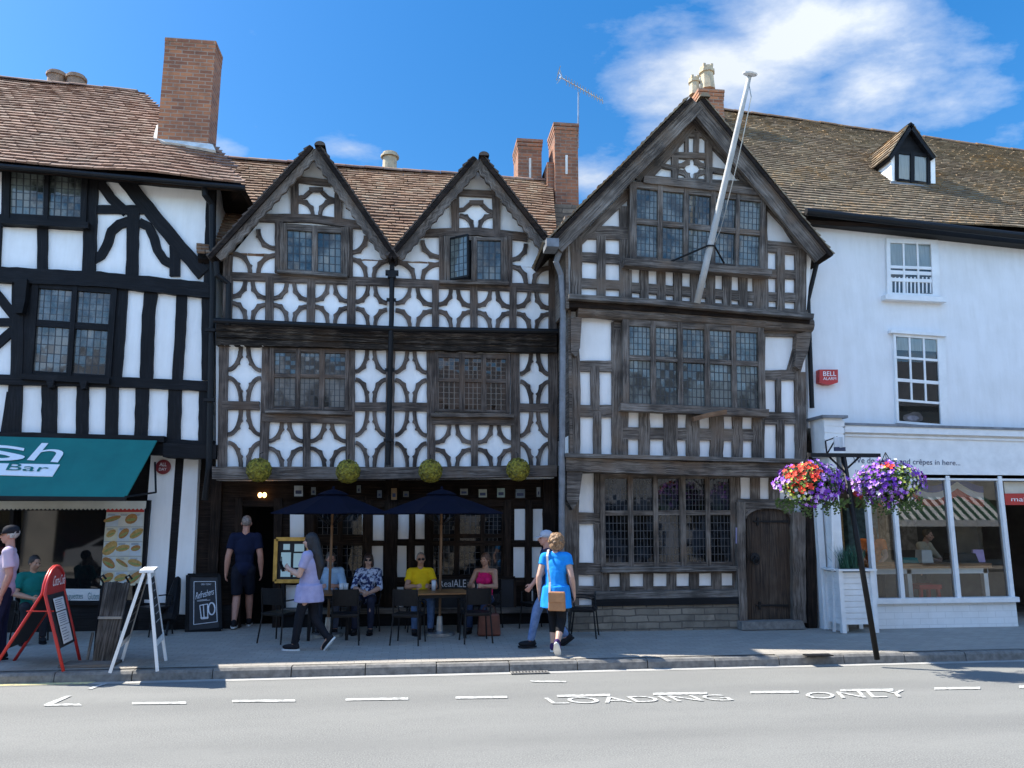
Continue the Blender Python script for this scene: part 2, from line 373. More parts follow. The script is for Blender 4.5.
def cell(mb, Y, x0, x1, top, bot, w=4.0, which='abcd', d=.09):
    """four concave braces about the corners of a framed square"""
    hw = (x1-x0)/2
    for k in which:
        xs = x0 if k in 'ac' else x1; sx = 1 if k in 'ac' else -1
        up = k in 'ab'; yc = top(xs) if up else bot(xs); hh = (bot((x0+x1)/2)-top((x0+x1)/2))/2
        rx, ry = hw*.90-w*.5, hh*.93-w*.5; sy = 1 if up else -1
        pts = []
        for i in range(10):
            a = i/9*math.pi/2
            x = xs+sx*rx*math.cos(a); y = yc+sy*ry*math.sin(a)
            yl = top(x)-top(xs) if up else bot(x)-bot(xs)
            pts.append((x, y+yl*(1-math.sin(a))))
        side = (1 if sx*sy > 0 else -1)
        beam(mb, Y, pts, w, d, .06, (-side, (.36, .66), 1.5), step=1.6)
def gaps(iv):
    g = []; p = 0
    for a, b in iv: g.append((p, a)); p = b
    g.append((p, 1)); return g
def window(parent, Y, q, us, vs, nx, ny, fm, gm, d=.14, recess=.045, sill=None, sillm=None, name='window', skip=()):
    """timber frame with mullions, glazed lights and a sill, drawn as a bilinear grid inside quad q"""
    W = MB()
    for a, b in gaps(us): beam(W, Y, [bil(q, (a+b)/2, 0), bil(q, (a+b)/2, 1)], ((b-a)*math.hypot(q[1][0]-q[0][0], q[1][1]-q[0][1]), (b-a)*math.hypot(q[2][0]-q[3][0], q[2][1]-q[3][1])), d, .03, step=9)
    for a, b in gaps(vs): quad(W, Y+.006, [bil(q, .002, a), bil(q, .998, a), bil(q, .998, b), bil(q, .002, b)], d)
    w = W.build(name, fm, parent); g = MB(); k = 0
    for i, (a, b) in enumerate(us):
        for j, (c, e) in enumerate(vs):
            if (i, j) in skip: continue
            pts = [P(*bil(q, *t), Y+recess) for t in ((a, e), (b, e), (b, c), (a, c))]
            u0, v0 = i*nx+40*len(col.objects) % 1000, j*ny
            g.face(pts, [(u0, v0), (u0+nx, v0), (u0+nx, v0+ny), (u0, v0+ny)])
    g.build('pane', gm, w, recalc=False)
    if sill:
        s = MB(); beam(s, Y-.07, [(sill[0], sill[1]), (sill[2], sill[3])], sill[4], .2, .05); s.build('sill', sillm or fm, w)
    return w
def ivals(x0, x1, cols): return [((a-x0)/(x1-x0), (b-x0)/(x1-x0)) for a, b in cols]
def text(parent, s, corners, mat, name='lettering', lift=(0, -.004, 0), shear=0, extr=.0):
    """text fitted into a world quad TL TR BR BL"""
    cu = bpy.data.curves.new('t', 'FONT'); cu.body = s; cu.shear = shear; cu.resolution_u = 4
    o = bpy.data.objects.new('t', cu); col.objects.link(o)
    dg = bpy.context.evaluated_depsgraph_get(); me = bpy.data.meshes.new_from_object(o.evaluated_get(dg))
    bpy.data.objects.remove(o); bpy.data.curves.remove(cu)
    xs = [v.co.x for v in me.vertices]; ys = [v.co.y for v in me.vertices]
    x0, x1, y0, y1 = min(xs), max(xs), min(ys), max(ys); tl, tr, br, bl = [V(c) for c in corners]; l = V(lift)
    off = V(parent['_o']) if parent is not None and '_o' in parent else V((0, 0, 0))
    for v in me.vertices:
        u = (v.co.x-x0)/(x1-x0); w = (y1-v.co.y)/(y1-y0)
        v.co = lerp(lerp(tl, tr, u), lerp(bl, br, u), w)+l-off
    me.name = name; me.materials.clear(); me.materials.append(mat)
    o = bpy.data.objects.new(name, me); col.objects.link(o)
    if parent is not None: o.parent = parent
    return o
def ptext(parent, s, Y, q, mat, name='lettering', lift=(0, -.006, 0), shear=0):
    return text(parent, s, [P(x, y, Y) for x, y in q], mat, name, lift, shear)

def tiles(mb, c00, c10, c11, c01, gauge=.1, tw=.165, inside=None, sag=.03, t=.02, seed=0):
    rr = random.Random(seed); L = max((c10-c00).length, (c11-c01).length); H = (c01-c00).length
    nu, nv = max(1, int(L/tw)), max(1, int(H/gauge))
    n = (c10-c00).cross(c01-c00).normalized()
    if n.z < 0: n = -n
    def pos(u, v):
        p = lerp(lerp(c00, c10, u), lerp(c01, c11, u), v)
        return p+n*(sag*(noise.noise(V((p.x*.55, p.y*.55+seed, p.z*.55)))*1.6))
    for j in range(nv+1):
        for i in range(-1, nu+1):
            o = .5*(j % 2)+rr.uniform(-.06, .06)
            u0, u1 = max(0, (i+o+.006)/nu), min(1, (i+o+.994)/nu); v0 = j/nv+rr.uniform(-.05, .05)/nv; v1 = min(1.0, (j+1.25)/nv)
            if u1-u0 < .2/nu or v0 > .995: continue
            if inside and not inside((u0+u1)/2, v0): continue
            v0 = max(0, v0)
            hl = t*1.7*(1+rr.uniform(-.15, .3)); hr = t*1.7*(1+rr.uniform(-.15, .3))
            a, b, c, e = pos(u0, v0), pos(u1, v0), pos(u1, v1), pos(u0, v1)
            mb.poly([a, b, a+n*hl, b+n*hr, c+n*.003, e+n*.003], [[2, 3, 4, 5], [0, 1, 3, 2], [0, 2, 5], [1, 4, 3]])
    return n
def ridge(mb, a, b, r=.1, seg=.33, n=7):
    L = (b-a).length; k = max(1, int(L/seg)); t = (b-a).normalized(); up = V((0, 0, 1)); s = t.cross(up).normalized()
    for i in range(k):
        p0 = lerp(a, b, i/k); p1 = lerp(a, b, (i+.985)/k); dz = R.uniform(-.008, .008)
        vs = []
        for p, rr in ((p0, r*1.04), (p1, r*.97)):
            for j in range(n+1):
                ang = math.pi*j/n; vs.append(p+s*math.cos(ang)*rr+up*(math.sin(ang)*rr*.8+dz-.03))
        fs = [[j, j+1, n+2+j, n+1+j] for j in range(n)]+[list(range(n, -1, -1)), list(range(n+1, 2*n+2))]
        mb.poly(vs, fs)
# ================================================================== BUILDING A: black and white shop building, left
YA = 13.15
A = thing('timber_framed_building', 'black and white half-timbered building with a green shop awning and red clay roof', 'building', G(60, 631, .16))
w = MB()
quad(w, YA+.045, [(-110, 150), (214, 180), (211, 450), (-110, 444)], 4.0)
w.build('wall', M['white'], A)
t = MB()
YT = YA
# eaves plate, mid beam, girts
beam(t, YT-.10, [(-110, 154), (214, 184)], 9, .2)
beam(t, YT-.06, [(-110, 268), (0, 274), (100, 279), (212, 290)], 15, .2)
beam(t, YT-.03, [(-110, 377), (120, 382), (212, 386)], 10)
# upper storey, left: rails and posts around the window
beam(t, YT, [(-110, 218), (90, 222)], 12); beam(t, YT, [(-40, 219), (-40, 268)], 9)
for x0, x1, wd in ((42, 42, 10), (-2, -4, 7)): beam(t, YT, [(x0, 222), (x1, 272)], wd)
beam(t, YT-.01, [(91.5, 172), (88, 276)], 13)
beam(t, YT, [(96, 177), (111, 198), (126, 212)], 10, .1, .08); beam(t, YT-.012, [(120, 174), (163, 227), (203, 274)], 14)
beam(t, YT, [(96, 209), (150, 209.5)], 8.5)
beam(t, YT, [(133, 212), (131.5, 276)], 12); beam(t, YT, [(174.5, 246), (174.5, 276)], 10)
beam(t, YT+.004, [(93, 259), (101, 255), (107, 244), (111, 231), (119, 224), (128, 221)], 9, .1, .05, step=4)
beam(t, YT+.004, [(139, 222), (148, 226), (154, 238), (157, 250), (164, 260), (172, 264)], 9, .1, .05, step=4)
beam(t, YT, [(211, 178), (208, 290)], 9)
# first floor
for pts, wd in (([(123, 284), (120, 330), (116, 380)], 10), ([(151.5, 286), (148, 316), (146, 380)], 13), ([(182, 286), (180, 330), (177, 380)], 10.5),
                ([(207, 286), (207, 380)], 11), ([(49, 384), (48.5, 438)], 15), ([(82.5, 384), (81.5, 438)], 12), ([(112, 386), (111, 440)], 12),
                ([(142, 386), (140.5, 440)], 13), ([(175, 386), (173, 446)], 13.5), ([(205, 386), (204, 450)], 12), ([(15, 384), (13, 438)], 14),
                ([(18, 282), (16, 382)], 12), ([(-30, 276), (-30, 438)], 12)):
    beam(t, YT, pts, wd)
beam(t, YT+.01, [(30, 280), (22, 380)], 12); beam(t, YT+.01, [(117, 284), (112, 382)], 10)
beam(t, YT+.003, [(-25, 268), (14, 316)], 9); beam(t, YT+.003, [(-25, 362), (13, 330)], 9); beam(t, YT, [(-110, 322), (14, 322)], 8)
beam(t, YT+.002, [(2, 438), (9, 392)], 5)
beam(t, YT-.11, [(-110, 431), (0, 434.5), (164, 439)], 6, .25); beam(t, YT-.12, [(163, 450), (216, 452)], 14, .3)
beam(t, YT-.02, [(130, 446), (215, 449)], 16, .2)
t.build('timber_frame', M['black'], A)
for q in ([(14, 278), (27, 279), (25, 300), (22, 313), (15, 313)], [(46, 380), (54, 380), (52, 387), (48, 388)], [(79, 381), (87, 381), (85, 388), (81, 389)]):
    br = MB(); quad(br, YA-.12, q, .14); br.build('jetty_bracket', M['black'], A)
window(A, YA-.05, [(2, 163), (88, 171), (86, 222), (1, 218)], ivals(2, 88, [(10, 44.5), (49, 82)]), [(.12, .91)], 5, 6, M['black'], M['glass_up'], sill=(0, 220, 88, 225, 6), sillm=M['black'])
window(A, YA-.03, [(32, 282.5), (117, 288.5), (110.5, 379), (25.5, 374)], ivals(32, 117, [(38.5, 72.5), (77.5, 111)]), [(.055, .40), (.47, .96)], 5, 5, M['black'], M['glass_pale'], d=.12, sill=(20, 376, 109, 381, 6), sillm=M['black'])
# ground floor: white piers, dark plinth, shop window
g = MB()
for q in ([(151, 455), (175.5, 457), (165, 605), (139, 604)], [(184, 458), (198.5, 459), (191, 617), (172.5, 615)]): quad(g, 13.38, q, .5)
g.build('pier', M['white_old'], A)
g = MB(); quad(g, 13.40, [(174, 455), (186, 456), (174, 617), (163, 615)], .3); quad(g, 13.36, [(139, 603), (176, 603), (176, 632), (135, 632)], .5)
quad(g, 13.37, [(172, 614), (193, 615), (193, 629), (170, 630)], .5); quad(g, 13.36, [(-110, 602), (139.5, 603), (137, 632), (-110, 640)], .3)
g.build('plinth', M['black'], A)
g = MB(); quad(g, 13.55, [(-110, 440), (214, 452), (196, 631), (-110, 640)], .25); g.build('shop_front_back', M['black'], A)
g = MB(); beam(g, 13.30, [(-110, 507), (146, 505)], 9, .2); beam(g, 13.3, [(147, 500), (139, 604)], 6, .2); beam(g, 13.3, [(12, 508), (8, 602)], 4, .15); beam(g, 13.31, [(-110, 602), (140, 603.5)], 4, .2)
sw = g.build('shop_window', M['black'], A)
g = MB(); g.face([P(-110, 603, 13.42), P(141, 603, 13.42), P(147, 505, 13.42), P(-110, 508, 13.42)]); g.build('pane', M['glass_dark'], sw, recalc=False)
g = MB(); quad(g, 13.395, [(-60, 588), (100, 589), (98.5, 604), (-60, 604)], .015); st = g.build('lettered_strip', M['paper'], A)
ptext(st, 'Baguettes', 13.395, [(64, 593), (83, 593), (83, 600.5), (64, 600.5)], M['teal_txt'])
ptext(st, 'Gluten', 13.395, [(88, 592.5), (99, 592.5), (99, 599.5), (88, 599.5)], M['teal_txt'])
# awning
aw = thing('shop_awning', 'sloping teal canvas awning with big white lettering over the left shop window', 'awning', P(60, 500, 12.5))
a0, a1 = P(-110, 433.5, 13.0), P(157, 440.5, 13.0); YF = 12.15
b0, b1 = P(-110, 495, YF), P(126, 497, YF)
g = MB(); k = 14; up = (a1-a0).cross(b0-a0).normalized()
if up.z < 0: up = -up
top = []
for i in range(k+1):
    for j in range(7):
        p = lerp(lerp(a0, a1, i/k), lerp(b0, b1, i/k), j/6); top.append(p-V((0, 0, .025*math.sin(math.pi*j/6)*(.6+.4*math.sin(i*2.1)))))
vs = top+[p-up*.02 for p in top]; n0 = len(top); fs = []
for i in range(k):
    for j in range(6):
        q = [i*7+j, (i+1)*7+j, (i+1)*7+j+1, i*7+j+1]; fs += [q, [n0+x for x in q[::-1]]]
for i in range(k): fs += [[i*7+6, (i+1)*7+6, n0+(i+1)*7+6, n0+i*7+6], [i*7, (i+1)*7, n0+(i+1)*7, n0+i*7]]
for j in range(6): fs += [[j, j+1, n0+j+1, n0+j], [k*7+j, k*7+j+1, n0+k*7+j+1, n0+k*7+j]]
g.poly(vs, fs); cv = g.build('canvas', M['teal'], aw, smooth=False)
def AP(x, y):  # point on the canvas plane
    return RP(x, y, a0, up)
text(cv, 's', [AP(-16, 444), AP(28, 448), AP(24, 461.5), AP(-27, 461)], M['white_txt'], lift=up*.012)
text(cv, 'h', [AP(42, 443.5), AP(70, 444.5), AP(58, 463), AP(27, 460.5)], M['white_txt'], lift=up*.012)
g = MB(); pp = [AP(-40, 463), AP(60, 465), AP(52.5, 477), AP(-45, 474.5)]; g.prism([p+up*.004 for p in pp], up*.008); g.build('lettering_panel', M['white_txt'], cv)
text(cv, 'Bar', [AP(10, 463.8), AP(51, 466.5), AP(47, 472.8), AP(6, 471)], M['teal'], lift=up*.022)
g = MB(); g.bar(b0+V((0, 0, -.03)), b1+V((0, 0, -.03)), .05, .06); g.build('front_rail', M['blackmetal'], aw)
for xx in (.995, .28):
    g = MB(); p = lerp(b0, b1, xx); q = lerp(a0, a1, xx); e = (p+q)/2+V((.25, 0, -.38)); g.tube([p, e, q+V((0, .05, -.35))], .016, 6); g.build('folding_arm', M['blackmetal'], aw)
g = MB(); n1 = 60
for i in range(n1):
    p0 = lerp(P(-110, 501, 13.0), P(146, 501, 13.0), i/n1); p1 = lerp(P(-110, 501, 13.0), P(146, 501, 13.0), (i+1)/n1)
    dz = V((0, 0, -.14)); g.prism([p0, p1, p1+dz*(.8), (p0+p1)/2+dz, p0+dz*.8], (0, .02, 0))
g.build('scalloped_valance', M['cream'], aw)
# round sign on the pier
g = MB(); c = P(163.5, 467, 13.35); g.lathe([(.12, 0), (.12, .02), (.105, .025)], c, 28, axis=(0, -1, 0))
o = g.build('round_sign', M['darkred']); tag(o, 'round dark red enamel sign with white letters on the white pier', 'sign'); o['_o'] = (0, 0, 0)
text(o, 'ALL', [c+V(v) for v in ((-.055, 0, .07), (.055, 0, .07), (.055, 0, .012), (-.055, 0, .012))], M['white_txt'], lift=(0, -.03, 0))
text(o, 'DAY', [c+V(v) for v in ((-.06, 0, -.015), (.06, 0, -.015), (.06, 0, -.06), (-.06, 0, -.06))], M['white_txt'], lift=(0, -.03, 0))
# roof
eY = 12.72
E0, E1 = P(-110, 151, eY), P(244, 183, eY); E0 = E0-(E1-E0)*.5
rn = (E1-E0).normalized().cross(V((0, math.cos(math.radians(47)), math.sin(math.radians(47))))).normalized()
if rn.z < 0: rn = -rn
R0, R1 = RP(-110, 65, E0, rn), RP(138, 92, E0, rn)
g = MB(); uv_ = (E1-E0).normalized(); vdir = rn.cross(uv_); H = (R1-E0).dot(vdir); Lw = (E1-E0).length
c01 = E0+vdir*H; uR = (R1-E0).dot(uv_)/Lw
K_ = RP(221, 152, E0, rn); uK, vK = (K_-E0).dot(uv_)/Lw, (K_-E0).dot(vdir)/H
tiles(g, E0, E1, E1+vdir*H, c01, .125, .17, lambda u, v: u < (1-(1-uK)*v/vK if v < vK else uK-(uK-uR)*(v-vK)/(1-vK)), .035, .022, 1)
g.build('roof', M['tile_red'], A)
g = MB(); d = rn*-.09; back = V((0, 3.2, -3.4))
g.prism([E0+d, E1+d, K_+d, R1+d, c01+d], rn*-.08); g.prism([E1+d, R1+d, R1+V((-.2, 3, -3)), E1+V((0, 3, 0))], (-.05, 0, -.05)); g.build('roof_boarding', M['timber_dark'], A)
g = MB(); ridge(g, c01, R1, .09); ridge(g, R1, K_, .05, .25); g.build('ridge_tile', M['tile_red'], A)
# gutter and downpipe
g = MB(); g.tube([E0+V((0, .0, -.09)), E1+V((.02, .0, -.09))], .045, 10); g.build('gutter', M['blackmetal'], A)
g = MB(); g.tube([P(204, 182, 12.85), P(205, 195, 12.85), P(212, 205, 13.0), P(213, 290, 13.02), P(209, 470, 13.04), P(205, 500, 13.1)], .052, 10)
for yy in (255, 330, 400): g.box(P(212-(yy-255)*.02, yy, 12.98), (.17, .06, .05))
g.build('downpipe', M['blackmetal'], A)
# chimney
def boxchimney(name, parent, x0, x1, yt, yb, Y, depth, mat, capm=None, oversail=1, bandm=None):
    a, b = P(x0, yt, Y), P(x1, yt, Y); zb = P((x0+x1)/2, yb, Y).z-.6; g = MB()
    cx, w_, zt = (a.x+b.x)/2, b.x-a.x, (a.z+b.z)/2
    g.box((cx, Y+depth/2, (zb+zt)/2), (w_, depth, zt-zb))
    for k in range(3):
        g.box((cx, Y+depth/2, zt-.045-.09*k), (w_+.06*(1.2-k*.4)*oversail, depth+.06*(1.2-k*.4)*oversail, .072))
    return g.build(name, mat, parent), V((cx, Y+depth/2, zt)), w_
chY = RP(190, 147, E0, rn).y; print('chY', chY)
ch, ct, cw = boxchimney('chimney', A, 165.5, 216, 39, 170, chY, .5, M['brick'], oversail=.25)
g = MB(); g.prism([RP(x, y, E0, rn)+rn*.07 for x, y in ((154, 141), (157, 129), (161, 127), (163, 137), (190, 143), (213, 148), (216, 154), (200, 151), (178, 147), (164, 145))], rn*-.05); g.build('flashing', M['mortar'], ch)
# two pots behind the ridge
for x, y, yb in ((55.5, 73, 90), (75, 76, 92)):
    g = MB(); c = P(x, yb, 18.5); h = P(x, y, 18.5).z-c.z; g.lathe([(.2, 0), (.2, h-.12), (.24, h-.11), (.24, h-.05), (.2, h-.04), (.2, h)], c+V((0, 0, 0)), 14); g.build('chimney_pot', M['pot_brown'], A)
g = MB(); quad(g, 18.2, [(40, 86), (92, 89), (92, 140), (40, 140)], .6); g.build('rear_stack', M['brick_dark'], A)

# ================================================================== BUILDING B: the two-gabled inn
Y2, Y1, Y0 = 12.95, 13.08, 13.52
B = thing('timber_framed_inn', 'two-gabled half-timbered inn with curved braces, parasols before its dark ground floor', 'building', G(385, 631, .16))
rail2 = pl([(215, 275.2), (400, 282.4), (560, 288.8)]); gut = pl([(215, 320.8), (400, 329.3), (560, 331.8)])
r2b = lambda x: rail2(x)+4.2
r2t = lambda x: rail2(x)-4.2
gtop = lambda x: gut(x)-2.6
f1t = pl([(215, 345.5), (390, 349.2), (560, 352.3)]); rail1 = pl([(215, 405.3), (560, 407.9)]); f1b = lambda x: 467.2
w = MB()
quad(w, Y2+.05, [(224, 345), (226, 262), (313, 158), (391, 262), (391, 348)], 2.4); quad(w, Y2+.052, [(390.5, 348), (390.5, 262), (478, 167), (553, 257), (556, 350)], 2.4)
quad(w, Y1+.05, [(216, 340), (556, 346), (554, 478), (216, 480)], 4)
w.build('wall', M['white'], B)
t = MB(); T = lambda *a, **k: beam(t, *a, **k)
# second floor
T(Y2, [(224, rail2(224)), (391, rail2(391)), (554, rail2(554))], 8.2)
for a, b, wd in ((228, 227, 9), (269.5, 269, 8), (311.3, 310.5, 8), (351.5, 351, 8.5), (435.5, 435.5, 7), (474, 474, 7.5), (513.5, 513, 7), (553, 553, 8)):
    T(Y2-.004, [(a, rail2(a)), (b, gut(b))], wd)
cs = [(232, 265.5), (273.5, 307.2), (315.2, 347.2), (356, 387), (395.5, 432), (439, 470.2), (477.8, 510), (517, 549)]
for a, b in cs: cell(t, Y2+.012, a, b, r2b, gtop, 4.0)
# gable bands
for a, b, tt, wh in ((233, 275, 228, 'bcd'), (351.5, 388, 235, 'acd'), (396, 440.5, 239, 'bcd'), (511, 549, 243, 'acd')):
    cell(t, Y2+.012, a, b, (lambda x, k=tt: k+(x-a)*.04), r2t, 4.2, wh)
T(Y2, [(258, 217.5), (311, 218), (362, 225)], 8); T(Y2, [(424, 233), (478, 231), (528, 237)], 8)
for pts, wd in (([(279, 221), (279, 272)], 8.5), ([(348.5, 224), (348.5, 277)], 8.5), ([(228, 255), (227, 276)], 9), ([(294.5, 181), (294.5, 217)], 7.5), ([(338, 193), (338, 221)], 7.5),
                ([(443, 235), (443, 284)], 8), ([(508.5, 236), (508.5, 287)], 8), ([(455.5, 196), (455.5, 231)], 7.5), ([(496, 196), (497, 234)], 7.5), ([(553, 250), (553, 290)], 8)): T(Y2-.003, pts, wd)
T(Y2+.002, [(297, 179), (331, 183)], 6.5); T(Y2+.002, [(459, 192), (494, 194)], 6.5)
cell(t, Y2+.012, 298.5, 334, lambda x: 181, lambda x: 214.5, 3.9, 'cd'); cell(t, Y2+.012, 459.5, 492.5, lambda x: 196, lambda x: 228.5, 3.9, 'cd')
for dx, dy in ((0, 0), (160, 12.5)):
    T(Y2+.012, [(298+dx, 197.5+dy), (304+dx, 196.5+dy), (311+dx, 190.5+dy)], 3.8, step=3); T(Y2+.012, [(334.5+dx, 200+dy), (328+dx, 197.5+dy), (321+dx, 191+dy)], 3.8, step=3)
for x, y in ((316, 189), (476.5, 202)): rect(t, Y2-.03, x-7, y-2, x+7, y+2.4, .05)
# first-floor head beams
# first floor
for a, b in ((222, 259), (353, 391), (391, 429), (517, 551)):
    T(Y1, [(a, rail1(a)), (b, rail1(b))], 8.6)
for pts, wd in (([(223.5, 345), (222, 468)], 9), ([(266.5, 346), (265, 412), (263, 468)], 9), ([(350.5, 348), (350, 468)], 9), ([(390.8, 348), (389, 468)], 9),
                ([(430.8, 350), (431.3, 468)], 8.4), ([(515, 351), (516, 468)], 9), ([(553, 351), (553, 468)], 9), ([(306.5, 420), (306.5, 468)], 7.6), ([(474.5, 423), (474.5, 468)], 7)):
    T(Y1-.004, pts, wd)
r1t = lambda x: rail1(x)-4.3
r1b = lambda x: rail1(x)+4.3
for a, b in ((228, 260.5), (355.5, 386), (395.3, 426.5), (520.5, 549)):
    cell(t, Y1+.012, a, b, f1t, r1t, 4.0); cell(t, Y1+.012, a, b, r1b, f1b, 4.0)
for a, b, tt in ((268.5, 302.3, 422), (310.5, 345.5, 422), (435.7, 470.8, 424.5), (478.2, 512, 424.5)): cell(t, Y1+.012, a, b, (lambda x, k=tt: k), f1b, 4.0)
T(Y1-.02, [(262, 417), (353, 419.5)], 9); T(Y1-.02, [(432, 420), (514, 421.5)], 8)
t.build('timber_frame', M['timber_mid'], B)
for YY, pts, wd, dd in ((Y2-.03, [(216, 326.5), (400, 334), (557, 336.5)], 8, .4), (Y2-.0, [(216, 333.5), (400, 340), (557, 342.5)], 6.5, .4), (Y2+.03, [(216, 340.5), (390, 345), (557, 348.5)], 8, .35)):
    t = MB(); beam(t, YY, pts, wd, dd, .12, step=5); t.build('jetty_beam', M['weathered'], B)
t = MB(); T(Y2-.10, [(212, 472), (390, 472.5), (557, 470.5)], 11, 1.0); T(Y2-.13, [(212, 477.5), (390, 477.5), (557, 474.5)], 3, .3); t.build('jetty_beam', M['timber'], B)
window(B, Y2-.03, [(280, 223), (349, 227.5), (349, 276), (280, 271)], ivals(280, 349, [(287, 312), (317.5, 341)]), [(.13, .95)], 4, 5, M['timber'], M['glass_up'], sill=(277, 270.8, 347, 275.5, 3), sillm=M['timber_pale'])
wn = window(B, Y2-.03, [(444, 236), (507.5, 237.5), (507.5, 283), (444, 282)], ivals(444, 507.5, [(450, 471.5), (477, 501)]), [(.07, .93)], 4, 6, M['timber'], M['glass_up'], sill=(440, 281.5, 509, 283, 3), sillm=M['timber'], skip=((0, 0),))
g = MB(); qa = [P(450, 239, Y2-.02), P(450, 279.5, Y2-.02)]; qd = V((.30, -.24, 0)); g.face([qa[1], qa[1]+qd, qa[0]+qd, qa[0]], [(0, 0), (4, 0), (4, 6), (0, 6)]); cs_ = g.build('open_casement', M['glass_up'], wn, recalc=False)
g = MB(); fr = [qa[0], qa[0]+qd, qa[1]+qd, qa[1]]
for i in range(4): g.bar(fr[i], fr[(i+1) % 4], .035, .03, (.6, .8, 0))
g.build('casement_frame', M['blackmetal'], cs_)
g = MB(); quad(g, Y2+.035, [(450, 238), (472, 238), (472, 281), (450, 281)], .01); g.build('dark_opening', M['void'], wn)
window(B, Y1-.03, [(270, 347.5), (349, 349), (348, 410.5), (269, 409)], ivals(270, 349, [(274.5, 296), (300.5, 319.5), (325, 345.5)]), [(.07, .42), (.48, .95)], 4, 5, M['timber_mid'], M['glass_pale'], sill=(265, 411, 352, 413, 3.6), sillm=M['timber'])
window(B, Y1-.03, [(434.5, 352), (510, 354), (510, 413), (434.5, 411.5)], ivals(434.5, 510, [(438.5, 459.5), (464.5, 481.5), (486, 506)]), [(.085, .435), (.49, .96)], 4, 5, M['timber_mid'], M['glass_warm'], sill=(431, 414.5, 514, 415.5, 3.6), sillm=M['timber'])
# bargeboards, verges and gable roofs
def gable(parent, Y, L, A_, R_, w, yback, zup, bmat, tmat, scal, seed):
    und = MB()
    for (p, q, side) in ((L, A_, -1), (A_, R_, 1)):
        g = MB()
        n = 26; pts = [(lerp(p[0], q[0], i/n), lerp(p[1], q[1], i/n)) for i in range(n+1)]
        beam(g, Y, pts, w, .07, .03, (1, [(i+.5)/13 for i in range(13)], 1.6) if scal else None, step=5)
        dx, dy = q[0]-p[0], q[1]-p[1]; l = math.hypot(dx, dy); nx, ny = dy/l, -dx/l
        k = w*.36; beam(g, Y-.035, [(p[0]+nx*k, p[1]+ny*k), (q[0]+nx*k, q[1]+ny*k)], w*.24, .06, .04)
        g.build('bargeboard', bmat, parent)
        k = w*.55
        a = P(p[0]+nx*k, p[1]+ny*k, Y-.06); b = P(q[0]+nx*k, q[1]+ny*k, Y-.06)
        lo, hi = (a, b) if side < 0 else (b, a)
        ext = (lo-hi).normalized()*.10; lo = lo+ext
        lo2, hi2 = V((lo.x, yback, lo.z)), V((hi.x, yback, hi.z))
        rf = MB(); (tiles(rf, lo2, lo, hi, hi2, .125, .17, None, .012, .022, seed) if side < 0 else tiles(rf, lo, lo2, hi2, hi, .125, .17, None, .012, .022, seed+1))
        rf.build('gable_roof', tmat, parent)
        nrm = (lo-hi).cross(V((0, 1, 0))).normalized()
        if nrm.z < 0: nrm = -nrm
        und.prism([lo-nrm*.02, hi-nrm*.02, hi2-nrm*.02, lo2-nrm*.02], nrm*-.06)
        top = hi
    und.build('roof_boarding', M['timber_dark'], parent)
    g = MB(); ridge(g, top+V((0, -.04, .02)), V((top.x, yback, top.z+.02)), .09); g.build('ridge_tile', tmat, parent)
    return top
gable(B, 12.66, (216, 256), (314.5, 149), (389.5, 256), 12.5, 15.2, 0, M['timber'], M['tile_dark'], True, 3)
gable(B, 12.66, (396, 256), (478.5, 160), (549, 250), 12.5, 15.2, 0, M['timber'], M['tile_dark'], True, 5)
# main roof behind
mE0, mE1 = P(196, 268, 13.0), P(560, 262, 13.0); zE = P(390, 262, 13.0).z; mE0.z = mE1.z = zE
bn = V((0, -math.sin(math.radians(48)), math.cos(math.radians(48))))
m0 = RP(215, 157, mE0, bn); m1 = RP(545, 181, mE0, bn)
zr = (m0.z+m1.z)/2; print('inn ridge', m0, m1)
m0 = RP(190, 156, mE0, bn); m1 = RP(552, 182, mE0, bn)
g = MB(); tiles(g, mE0, mE1, m1, m0, .125, .17, None, .03, .022, 9); g.build('roof', M['tile_mix'], B)
g = MB(); d = bn*-.08; g.prism([mE0+d, mE1+d, m1+d, m0+d], bn*-.08); g.prism([m0+d, m1+d, m1+V((0, 3, -3)), m0+V((0, 3, -3))], (0, .05, -.05)); g.build('roof_boarding', M['timber_dark'], B)
g = MB(); ridge(g, m0, m1, .11, .4); g.build('ridge_tile', M['tile_red'], B)
# valley hopper, gutters and downpipes
g = MB(); g.tube([P(214, 320.7, 12.8), P(400, 329.2, 12.8), P(558, 331.5, 12.8)], .05, 10)
g.build('gutter', M['blackmetal'], B)
g = MB(); c = P(392, 273, 12.85); g.box(c, (.22, .11, .07)); g.box(c+V((0, 0, -.06)), (.14, .10, .06)); g.box(c+V((0, -.01, .25)), (.08, .08, .4))
g.tube([c, P(391.5, 320, 12.86), P(391, 332, 12.8), P(389, 420, 12.92), P(388, 465, 12.95)], .043, 10)
for yy in (300, 370, 440): g.box(P(391.3-(yy-300)*.02, yy, 12.9), (.16, .06, .05))
g.build('downpipe', M['blackmetal'], B)
g = MB(); g.tube([P(216, 262, 12.7), P(217, 275, 12.72), P(229, 284, 12.8), P(228, 325, 12.82)], .048, 10); g.build('downpipe', M['blackmetal'], B)
